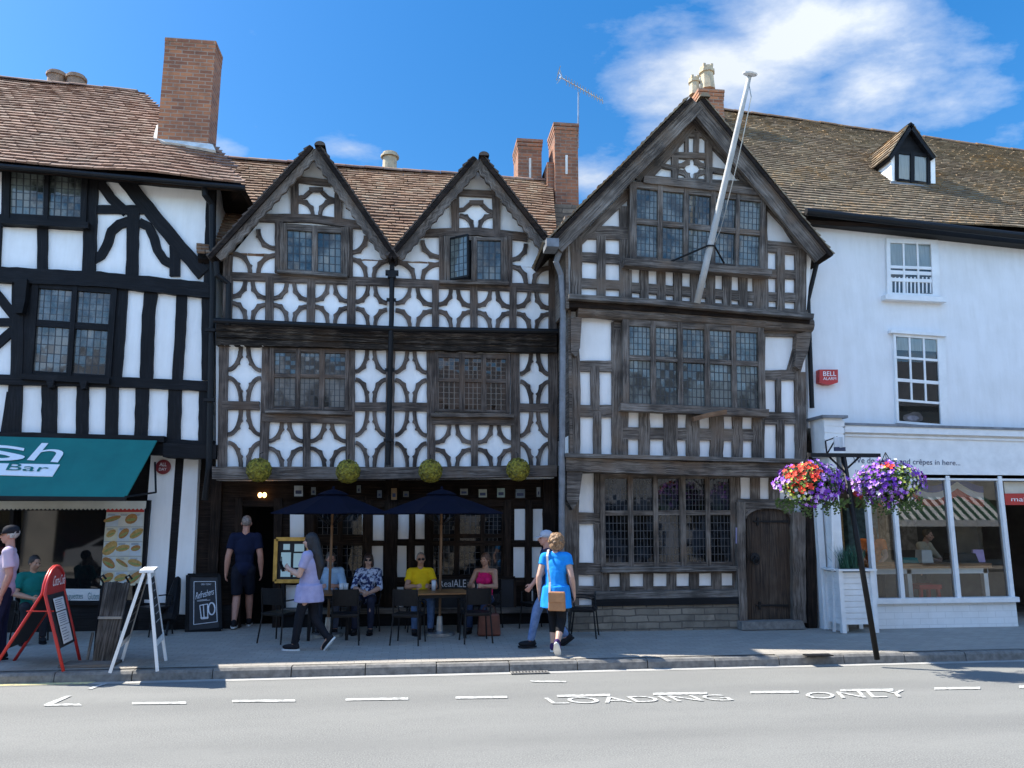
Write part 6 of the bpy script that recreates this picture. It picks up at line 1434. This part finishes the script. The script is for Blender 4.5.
    g.ell(px-V((0, 0, .008*H)), (.084*hw*H, .064*H, .060*H), None, 3)
    for s in ('L', 'R'):
        hi, kn, an = J['hi'+s], J['kn'+s], J['an'+s]
        if leglen <= .5: g.cone(hi, lerp(hi, kn, leglen*2), .060*hw*H, .052*H, 12, True, False)
        else:
            f = (leglen-.5)*2; g.cone(hi, kn, .054*hw*H/(bulk if toplong else 1), .043*H); g.cone(kn, lerp(kn, an, f*.97), .043*H, lerp(.042, .032, f)*H, 12, True, False)
    remeshed(g, 'shorts' if leglen < .6 else 'trousers', legm, o, .011, 3, .009, len(label)+3)
    for s, sg in (('L', 1), ('R', -1)):
        an = J['an'+s]; td = V(toes.get(s, (0, -1, 0))).normalized(); side = td.cross(V((0, 0, 1))); side = side.normalized() if side.length > .05 else V((1, 0, 0)); up = side.cross(td).normalized()
        m3 = Matrix((side, td, up)).transposed(); c = an+td*.030*H-up*.018*H
        g = MB(); g.ell(c, (.030*H, .082*H, .026*H), m3, 3); g.ell(an-td*.012*H-up*.006*H, (.028*H, .034*H, .034*H), m3, 2); sh_ = remeshed(g, 'shoe', shoes[0], o, .009, 2)
        g = MB(); n = 18; ring = [c+m3 @ V((.031*H*math.cos(k*math.tau/n)*(1.05 if math.sin(k*math.tau/n) > 0 else .9), .084*H*math.sin(k*math.tau/n), -.017*H)) for k in range(n)]; g.prism(ring, -up*.013*H); g.build('sole', shoes[1], sh_)
    # face details
    dk = M['void']
    for s in (-1, 1): g = MB(); g.ell(hp(s*.0165, -.0475, .004), (.0065*H, .003*H, .0038*H), hr, 1); g.build('eye', dk, bd)
    g = MB(); g.ell(hp(0, -.0545, -.033), (.012*H, .003*H, .0028*H), hr, 1); g.build('mouth', MOUTH, bd)
    if hair:
        hm = hair; g = MB()
        if hairstyle == 'cropped':
            g.ell(hp(0, .016, .018), (.0445*H, .0535*H, .0525*H), hr, 3)
        elif hairstyle == 'short':
            g.ell(hp(0, .016, .021), (.0475*H, .0545*H, .055*H), hr, 3)
            for s in (-1, 1): g.ell(hp(s*.040, .014, .004), (.010*H, .024*H, .030*H), hr, 2)
        elif hairstyle == 'bob':
            g.ell(hp(0, .014, .022), (.052*H, .059*H, .057*H), hr, 3)
            for s in (-1, 1): g.ell(hp(s*.043, .006, -.026), (.016*H, .030*H, .052*H), hr, 2)
            g.ell(hp(0, .036, -.03), (.042*H, .026*H, .05*H), hr, 2)
        elif hairstyle == 'curly':
            g.ell(hp(0, .016, .020), (.067*H, .068*H, .066*H), hr, 3); g.ell(hp(0, .036, -.030), (.066*H, .042*H, .050*H), hr, 3); rr = random.Random(3)
            for k in range(46): u = V((rr.uniform(-1, 1), rr.uniform(-.3, 1), rr.uniform(-.9, 1))).normalized(); g.ell(hp(u.x*.063, .016+u.y*.066, .008+u.z*.067), (.019*H,)*3, None, 1)
        elif hairstyle == 'long':
            g.ell(hp(0, .014, .022), (.051*H, .059*H, .057*H), hr, 3)
            for s in (-1, 1): g.ell(hp(s*.042, .014, -.026), (.013*H, .028*H, .055*H), hr, 2)
            g.cone(hp(0, .040, .0), J['neck']+V((0, .050*H, -.02*H)), .046*H, .052*H); g.cone(J['neck']+V((0, .052*H, -.02*H)), J['chest']+V((0, .082*H, .02*H)), .052*H, .045*H); g.cone(J['chest']+V((0, .082*H, .02*H)), J['chest']+V((0, .078*H, -.09*H)), .045*H, .018*H)
        elif hairstyle == 'tied':
            g.ell(hp(0, .014, .021), (.0485*H, .057*H, .055*H), hr, 3); g.ell(hp(.012, .066, .0), (.022*H, .024*H, .026*H), hr, 2); g.cone(hp(.012, .066, -.005), hp(.02, .072, -.06), .018*H, .008*H)
            for s in (-1, 1): g.ell(hp(s*.040, .012, .0), (.010*H, .024*H, .03*H), hr, 2)
        ho = remeshed(g, 'hair', hm, bd, .0075 if hairstyle != 'curly' else .007, 1, .0035 if hairstyle != 'cropped' else .001, 5, 26)
    if extra: extra(o, bd, J, H, hp, hr)
    return o
MOUTH = pm('lips', (.32, .11, .09))
def hairm(name, c): return pm(name, c, tuple(v*.45 for v in c), 60, .6, .6, stretch=(1, 1, .35), bdist=.004)
BLK, WHT = cloth('black_shoe', (.015, .015, .018)), pm('white_rubber', (.7, .7, .68))
def glasses(o, bd, J, H, hp, hr):
    g = MB()
    for s in (-1, 1): g.ell(hp(s*.019, -.0515, .003), (.0175*H, .0045*H, .0125*H), hr, 2); g.tube([hp(s*.036, -.045, .006), hp(s*.045, -.0, .006)], .0022*H, 5)
    g.tube([hp(-.006, -.055, .006), hp(.006, -.055, .006)], .002*H, 5); g.build('sunglasses', M['blackmetal'], bd)
def cap(mat):
    def f(o, bd, J, H, hp, hr):
        g = MB(); vs = []; n = 16
        for (r_, z) in ((1.0, .012), (.99, .035), (.86, .058), (.55, .073), (.05, .079)):
            for k in range(n): a = k*math.tau/n; vs.append(hp(.050*r_*math.cos(a), .010+.060*r_*math.sin(a), z))
        fs = [[i*n+k, i*n+(k+1) % n, (i+1)*n+(k+1) % n, (i+1)*n+k] for i in range(4) for k in range(n)]+[list(range(4*n, 5*n)), list(range(n-1, -1, -1))]; g.poly(vs, fs)
        c_ = g.build('cap', mat, bd, smooth=True); g = MB(); pts = [hp(.045*math.cos(a), -.035-.062*abs(math.sin(a)), .016-.010*abs(math.sin(a))) for a in [PI*i/10 for i in range(11)]]
        g.prism(pts, hr @ V((0, 0, .006*H))); g.build('peak', mat, c_)
    return f
def zz(Y): return zp(Y)+.002
def at(px, Y): return V((P(px, 600, Y).x, Y, zz(Y)))
# walking woman in blue, seen from behind
def bag_strap(o, bd, J, H, hp, hr):
    bm_ = pm('tan_leather', (.40, .19, .08), (.30, .14, .06), 9, .5, .1); c = V((-.060*H, .09*H, .455*H)); c = V((-.030*H, .128*H, .445*H))
    g = MB(); g.box(c, (.235, .06, .25), None, 0, .93); b_ = g.build('crossbody_bag', bm_, o); bv = b_.modifiers.new('b', 'BEVEL'); bv.width = .015; bv.segments = 2
    g = MB(); g.box(c+V((0, .032, .05)), (.222, .012, .12)); g.build('bag_flap', bm_, b_)
    sL = J['shL']*.0+V((.10*H, 0, 0)); ptL = V((-.062*H, .0, .853*H))
    g = MB(); pth = [c+V((.10, 0, .11)), V((.035*H, .097*H, .60*H)), V((.050*H, .090*H, .70*H)), V((.062*H, .068*H, .812*H)), V((.064*H, .0, .866*H)), V((.05*H, -.070*H, .82*H))]
    for p, q in zip(pth, pth[1:]): g.bar(p, q, .028, .008, (0, 1, .3))
    g.build('strap', pm('pale_strap', (.55, .50, .45), (.42, .38, .33)), b_)
loc = at(556, 10.62)
person('woman in a bright blue tunic walking away with a tan crossbody bag', loc, PI-.35, 1.57,
       dict(pel=(0, 0, .535), chest=(0, -.012, .70), neck=(0, -.02, .838), head=(0, -.038, .930), shL=(.100, -.012, .803), shR=(-.100, -.012, .803), elL=(.140, .035, .64), wrL=(.150, -.015, .49), elR=(-.140, .02, .64), wrR=(-.150, -.05, .49),
            knL=(.045, -.10, .305), anL=(.04, -.06, .055), knR=(-.045, -.02, .285), anR=(-.030, .125, .105)),
       'fair', (.02, .30, .75), (.012, .012, .014), (cloth('purple_shoe', (.05, .02, .09)), WHT), pm('curly_brown_hair', (.34, .20, .10), (.09, .045, .022), 38, .6, .6, bdist=.004), 'curly', .42, .80, True, .35, 0, cloth('bright_blue_cloth', (.015, .27, .72), (.012, .22, .64)), cloth('black_leggings', (.012, .012, .014)), {'R': (0, -.62, -.78)}, None, bag_strap, .6, None, .155, 1.14)
# man in cap striding left, behind her
person('man in a pale cap and blue jeans striding left behind the woman in blue', at(547, 11.15), -PI/2, 1.60,
       dict(elL=(.125, -.06, .645), wrL=(.12, -.15, .54), elR=(-.125, .07, .64), wrR=(-.12, .02, .50), knL=(.05, -.105, .30), anL=(.05, -.155, .055), knR=(-.05, .055, .275), anR=(-.05, .185, .075), hiL=(.05, 0, .505), hiR=(-.05, 0, .505), pel=(0, 0, .52)),
       'ruddy', (.02, .03, .09), (.16, .23, .38), (BLK, BLK), hairm('grey_hair', (.35, .33, .31)), 'cropped', .6, 1.0, False, 0, 0, cloth('navy_polo', (.02, .028, .08)), cloth('faded_denim', (.17, .25, .42), (.10, .16, .30), 14), {'R': (0, -.8, -.5)}, None, cap(cloth('pale_cap', (.42, .44, .50))))
# waitress
def notebook(o, bd, J, H, hp, hr):
    g = MB(); c = J['wrL']+V((-.02, -.13, .04)); rot = Matrix.Rotation(.5, 3, 'X'); g.box(c, (.085, .012, .16), rot); g.build('order_pad', M['blackmetal'], o)
    g = MB(); g.tube([c+V((-.05, -.02, .02)), c+V((-.11, -.06, .12))], .006, 6); g.build('pen', M['blackmetal'], o)
person('long-haired waitress in a lilac shirt and black trousers walking left with an order pad', at(309, 11.25), -PI/2-.30, 1.57,
       dict(chest=(0, .005, .70), elL=(.120, -.045, .645), wrL=(.070, -.165, .69), elR=(-.125, .0, .645), wrR=(-.045, -.150, .66), knL=(.05, -.06, .29), anL=(.05, -.095, .05), knR=(-.05, .03, .28), anR=(-.05, .17, .095)),
       'fair', (.30, .28, .50), (.012, .013, .018), (BLK, WHT), hairm('near_black_hair', (.012, .010, .012)), 'long', .62, 1.0, True, 0, .05, cloth('lilac_shirt', (.37, .35, .52), (.30, .285, .44)), cloth('black_trousers', (.012, .013, .018)), {'R': (0, -.6, -.75)}, {'L': (-.3, -.8, .5), 'R': (.2, -.9, .3)}, notebook, .25, None, .12, 1.07)
# man in navy entering the door
person('bald man in navy T-shirt and shorts walking into the dark inn doorway', at(242, 13.35), PI+.12, 1.80,
       dict(elL=(.140, .02, .635), wrL=(.150, -.01, .49), elR=(-.140, .02, .635), wrR=(-.150, -.02, .49), knL=(.05, -.035, .285), anL=(.055, .03, .06), knR=(-.05, -.12, .295), anR=(-.055, -.19, .05)),
       'ruddy', (.014, .022, .06), (.012, .014, .022), (BLK, WHT), hairm('shaved_grey_hair', (.33, .27, .24)), 'cropped', .62, .47, False, 0, .05, cloth('navy_tee', (.008, .013, .040)), cloth('dark_shorts', (.010, .012, .022)), None, None, None, .2)
# seated people
def gob(o, bd, J, H, hp, hr):
    g = MB(); g.ell(hp(0, -.034, -.052), (.030*H, .022*H, .034*H), hr, 2); g.ell(hp(0, -.030, -.03), (.034*H, .02*H, .022*H), hr, 2); remeshed(g, 'beard', hairm('grey_beard', (.34, .31, .28)), bd, .0075, 1, .003, 4, 30)
S = .405
person('bearded man in a pale blue shirt half hidden behind the waitress', at(329, 12.95), .05, 1.56, sit(S, 1.56, .02, arms='table'), 'ruddy', (.30, .42, .55), (.06, .07, .10), (BLK, BLK), hairm('dark_grey_hair', (.10, .09, .085)), 'short', 1.3, 1.0, False, .1, .12, cloth('pale_blue_shirt', (.34, .48, .62), (.26, .38, .52)), None, None, None, gob, .3)
person('dark-haired woman with sunglasses in a blue floral blouse at the left table', at(367, 12.88), -.10, 1.51, sit(S, 1.51, .03), 'fair', (.1, .12, .25), (.02, .022, .04), (BLK, BLK), hairm('dark_brown_hair', (.045, .022, .016)), 'bob', 1.15, 1.0, True, .12, 0, pm('floral_blouse', (.42, .47, .60), (.015, .025, .10), 20, .85, .2, lo=.47, hi=.54), None, None, None, glasses)
person('man in a bright yellow T-shirt and sunglasses seated at the right table', at(420, 12.78), .12, 1.56, sit(S, 1.56, .02, arms='table'), 'tan', (.75, .48, .01), (.10, .16, .25), (BLK, BLK), hairm('short_grey_hair', (.25, .23, .21)), 'cropped', .62, 1.0, False, -.05, .05, cloth('yellow_tee', (.78, .50, .01), (.68, .42, .008)), cloth('blue_jeans', (.08, .13, .24), (.05, .09, .17), 14), None, None, glasses, .3)
person('woman in a bright pink strappy top with tied-back hair seated at the right table', at(485, 12.75), -.45, 1.53, sit(S, 1.53, .01, arms='table'), 'tan', (.60, .015, .13), (.03, .05, .11), (BLK, BLK), hairm('brown_tied_hair', (.13, .06, .035)), 'tied', 0, 1.0, True, -.15, 0, cloth('pink_top', (.62, .012, .12), (.52, .01, .10)), cloth('dark_jeans', (.03, .05, .11)), None, None, None)
# left edge: man in pink shirt, and a person in green on a chair behind
def sunhat(o, bd, J, H, hp, hr):
    cap(cloth('black_cap', (.02, .02, .025)))(o, bd, J, H, hp, hr)
person('white-haired man in a cap, pale pink shirt and navy trousers at the left edge', at(4, 10.9), -PI/2+.35, 1.68, dict(elL=(.13, .03, .64), wrL=(.135, -.01, .49), elR=(-.13, .0, .64), wrR=(-.135, -.05, .49), knL=(.05, -.03, .28), anL=(.05, -.03, .05)),
       'ruddy', (.6, .45, .5), (.02, .025, .06), (BLK, BLK), hairm('white_hair', (.55, .52, .48)), 'short', .7, 1.0, False, 0, .05, cloth('pale_pink_shirt', (.62, .46, .52), (.52, .42, .52)), cloth('navy_trousers', (.018, .022, .055)), None, None, sunhat, .5)
chair(33, 600, 12.55, .6, 'black cafe chair before the left shop window that the person in green sits on')
person('person in a dark green top seated on a chair outside the left shop window', at(31, 12.5), .6, 1.55, sit(S, 1.55, .02), 'tan', (.01, .12, .10), (.02, .02, .025), (BLK, BLK), hairm('black_brown_hair', (.02, .014, .012)), 'short', .7, 1.0, False, .4, .2, cloth('dark_green_top', (.008, .15, .13)), None)
# shop assistant inside the glazed shopfront
person('shop assistant in an orange top inside the glazed shop, bending over the counter', V((P(874, 560, 14.0).x, 14.0, .16)), -.6, 1.68, dict(chest=(0, -.05, .69), neck=(0, -.11, .80), head=(0, -.16, .88), shL=(.10, -.08, .78), shR=(-.10, -.08, .78), elL=(.13, -.15, .64), wrL=(.08, -.24, .58), elR=(-.13, -.15, .64), wrR=(-.08, -.24, .58)),
       'fair', (.7, .2, .05), (.02, .02, .03), (BLK, BLK), hairm('auburn_hair', (.08, .03, .015)), 'bob', .6, 1.0, True, 0, .3, cloth('orange_top', (.75, .22, .06)), None)
person('shop customer in a beige jumper leaning at the counter inside the glazed shop', V((P(921, 560, 13.9).x, 13.9, .16)), .5, 1.60, dict(chest=(0, -.03, .69), neck=(0, -.07, .82), head=(0, -.11, .905), shL=(.10, -.05, .79), shR=(-.10, -.05, .79), elL=(.14, -.13, .65), wrL=(.05, -.21, .62), elR=(-.14, -.13, .65), wrR=(-.05, -.22, .62)),
       'fair', (.5, .42, .3), (.05, .05, .06), (BLK, BLK), hairm('sandy_hair', (.12, .08, .045)), 'short', 1.6, 1.0, True, 0, .15, cloth('beige_jumper', (.55, .47, .34)), None)
chair(155, 600, 12.9, PI-.6, 'black cafe chair standing behind the white A-board by the pier')
EXPO = 1.2
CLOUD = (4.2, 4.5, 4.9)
BLOBS = ((700, 75, .40, .95), (790, 40, .40, 1.0), (865, 95, .36, .95), (640, 80, .22, .65), (600, 175, .26, .75), (345, 150, .18, .62), (225, 148, .14, .65), (255, 128, .10, .5), (1000, 140, .16, .5), (250, 30, .08, .45))
# ================================================================== light, sky, camera
EL, AZ = math.radians(50), math.radians(69)     # sun behind the roofs, well to the left
sd = V((-math.sin(AZ)*math.cos(EL), math.cos(AZ)*math.cos(EL), math.sin(EL)))
sl = bpy.data.lights.new('sun', 'SUN'); sl.energy = 5.0; sl.angle = math.radians(.53); sl.color = (1, .95, .85)
so = bpy.data.objects.new('sun', sl); so.rotation_euler = sd.to_track_quat('Z', 'Y').to_euler(); so.location = (-20, 20, 30); col.objects.link(so)
wd = bpy.data.worlds.new('World'); sc.world = wd; wd.use_nodes = True; nt = wd.node_tree; nt.nodes.clear()
out = nt.nodes.new('ShaderNodeOutputWorld'); bg = nt.nodes.new('ShaderNodeBackground'); nt.links.new(bg.outputs[0], out.inputs[0])
sky = nt.nodes.new('ShaderNodeTexSky'); sky.sky_type = 'NISHITA'; sky.sun_disc = False; sky.sun_elevation = EL; sky.sun_rotation = -AZ; sky.air_density = 1.0; sky.dust_density = .4; sky.ozone_density = 2.5
hs_ = nt.nodes.new('ShaderNodeHueSaturation'); hs_.inputs['Saturation'].default_value = 1.38; hs_.inputs['Value'].default_value = 1.0; hs_.inputs['Hue'].default_value = .5
nt.links.new(sky.outputs[0], hs_.inputs['Color'])
tc = nt.nodes.new('ShaderNodeTexCoord')
# clouds: a flat layer, sampled by direction divided by height
sp = nt.nodes.new('ShaderNodeSeparateXYZ'); nt.links.new(tc.outputs['Generated'], sp.inputs[0])
zc = mth(nt, 'MAXIMUM', mth(nt, 'ADD', sp.outputs[2], .12), .02)
cx_, cy_ = mth(nt, 'DIVIDE', sp.outputs[0], zc), mth(nt, 'DIVIDE', sp.outputs[1], zc)
cb_ = nt.nodes.new('ShaderNodeCombineXYZ'); nt.links.new(cx_, cb_.inputs[0]); nt.links.new(cy_, cb_.inputs[1])
mp_ = nt.nodes.new('ShaderNodeMapping'); mp_.inputs['Rotation'].default_value = (0, 0, .5); mp_.inputs['Scale'].default_value = (1.0, 1.25, 1); nt.links.new(cb_.outputs[0], mp_.inputs[0])
n1 = noisef(nt, mp_.outputs[0], 3.1, 9, .60, .12); n2 = noisef(nt, mp_.outputs[0], .9, 3, .5)
# regional coverage: a broad bank up to the right, wisps low over the roofs, clear to the upper left
def blob(px, py, r, amp):
    d = ray(px, py); k = V((d.x, d.y, 0))/(d.normalized().z+.12)*d.length**-1
    dx = mth(nt, 'SUBTRACT', cx_, k.x); dy = mth(nt, 'SUBTRACT', cy_, k.y)
    rr_ = mth(nt, 'SQRT', mth(nt, 'ADD', mth(nt, 'MULTIPLY', dx, dx), mth(nt, 'MULTIPLY', dy, dy)))
    return mth(nt, 'MULTIPLY', mth(nt, 'MAXIMUM', mth(nt, 'SUBTRACT', 1, mth(nt, 'DIVIDE', rr_, r)), 0), amp)
cov = None
for a in BLOBS:
    b_ = blob(*a); cov = b_ if cov is None else mth(nt, 'MAXIMUM', cov, b_)
# unseen bright cloud bank added behind the viewer to light the shaded facades
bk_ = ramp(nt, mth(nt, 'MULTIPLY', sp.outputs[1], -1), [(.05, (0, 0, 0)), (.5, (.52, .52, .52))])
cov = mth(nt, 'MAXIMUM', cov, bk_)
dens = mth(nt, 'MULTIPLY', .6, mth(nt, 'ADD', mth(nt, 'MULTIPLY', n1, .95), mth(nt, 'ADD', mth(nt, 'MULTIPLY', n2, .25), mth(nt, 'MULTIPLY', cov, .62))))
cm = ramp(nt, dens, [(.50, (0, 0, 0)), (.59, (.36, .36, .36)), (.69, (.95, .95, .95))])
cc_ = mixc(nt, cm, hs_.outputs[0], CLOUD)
# sky brightened behind the viewer and dimmed ahead, added fill for the facades
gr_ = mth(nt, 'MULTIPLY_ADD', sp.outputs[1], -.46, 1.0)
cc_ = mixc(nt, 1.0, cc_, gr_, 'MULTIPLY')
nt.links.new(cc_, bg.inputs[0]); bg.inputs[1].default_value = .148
cam = bpy.data.cameras.new('camera'); co = bpy.data.objects.new('camera', cam); col.objects.link(co)
co.location = (0, 0, HC); cam.sensor_width = 36; cam.lens = F/1024*36; cam.clip_end = 2000; cam.clip_start = .05
fw = V((-math.sin(YW)*math.cos(TH), math.cos(YW)*math.cos(TH), math.sin(TH))); co.rotation_euler = fw.to_track_quat('-Z', 'Y').to_euler()
sc.camera = co
sc.view_settings.view_transform = 'Standard'; sc.view_settings.look = 'None'; sc.view_settings.exposure = EXPO; sc.view_settings.gamma = 1; sc.view_settings.use_curve_mapping = False
sc.render.resolution_x, sc.render.resolution_y = 1024, 768
try: sc.cycles.use_denoising = True; sc.cycles.max_bounces = 7; sc.cycles.transparent_max_bounces = 12
except Exception: pass
for o in list(bpy.data.objects):
    if '_o' in o: del o['_o']
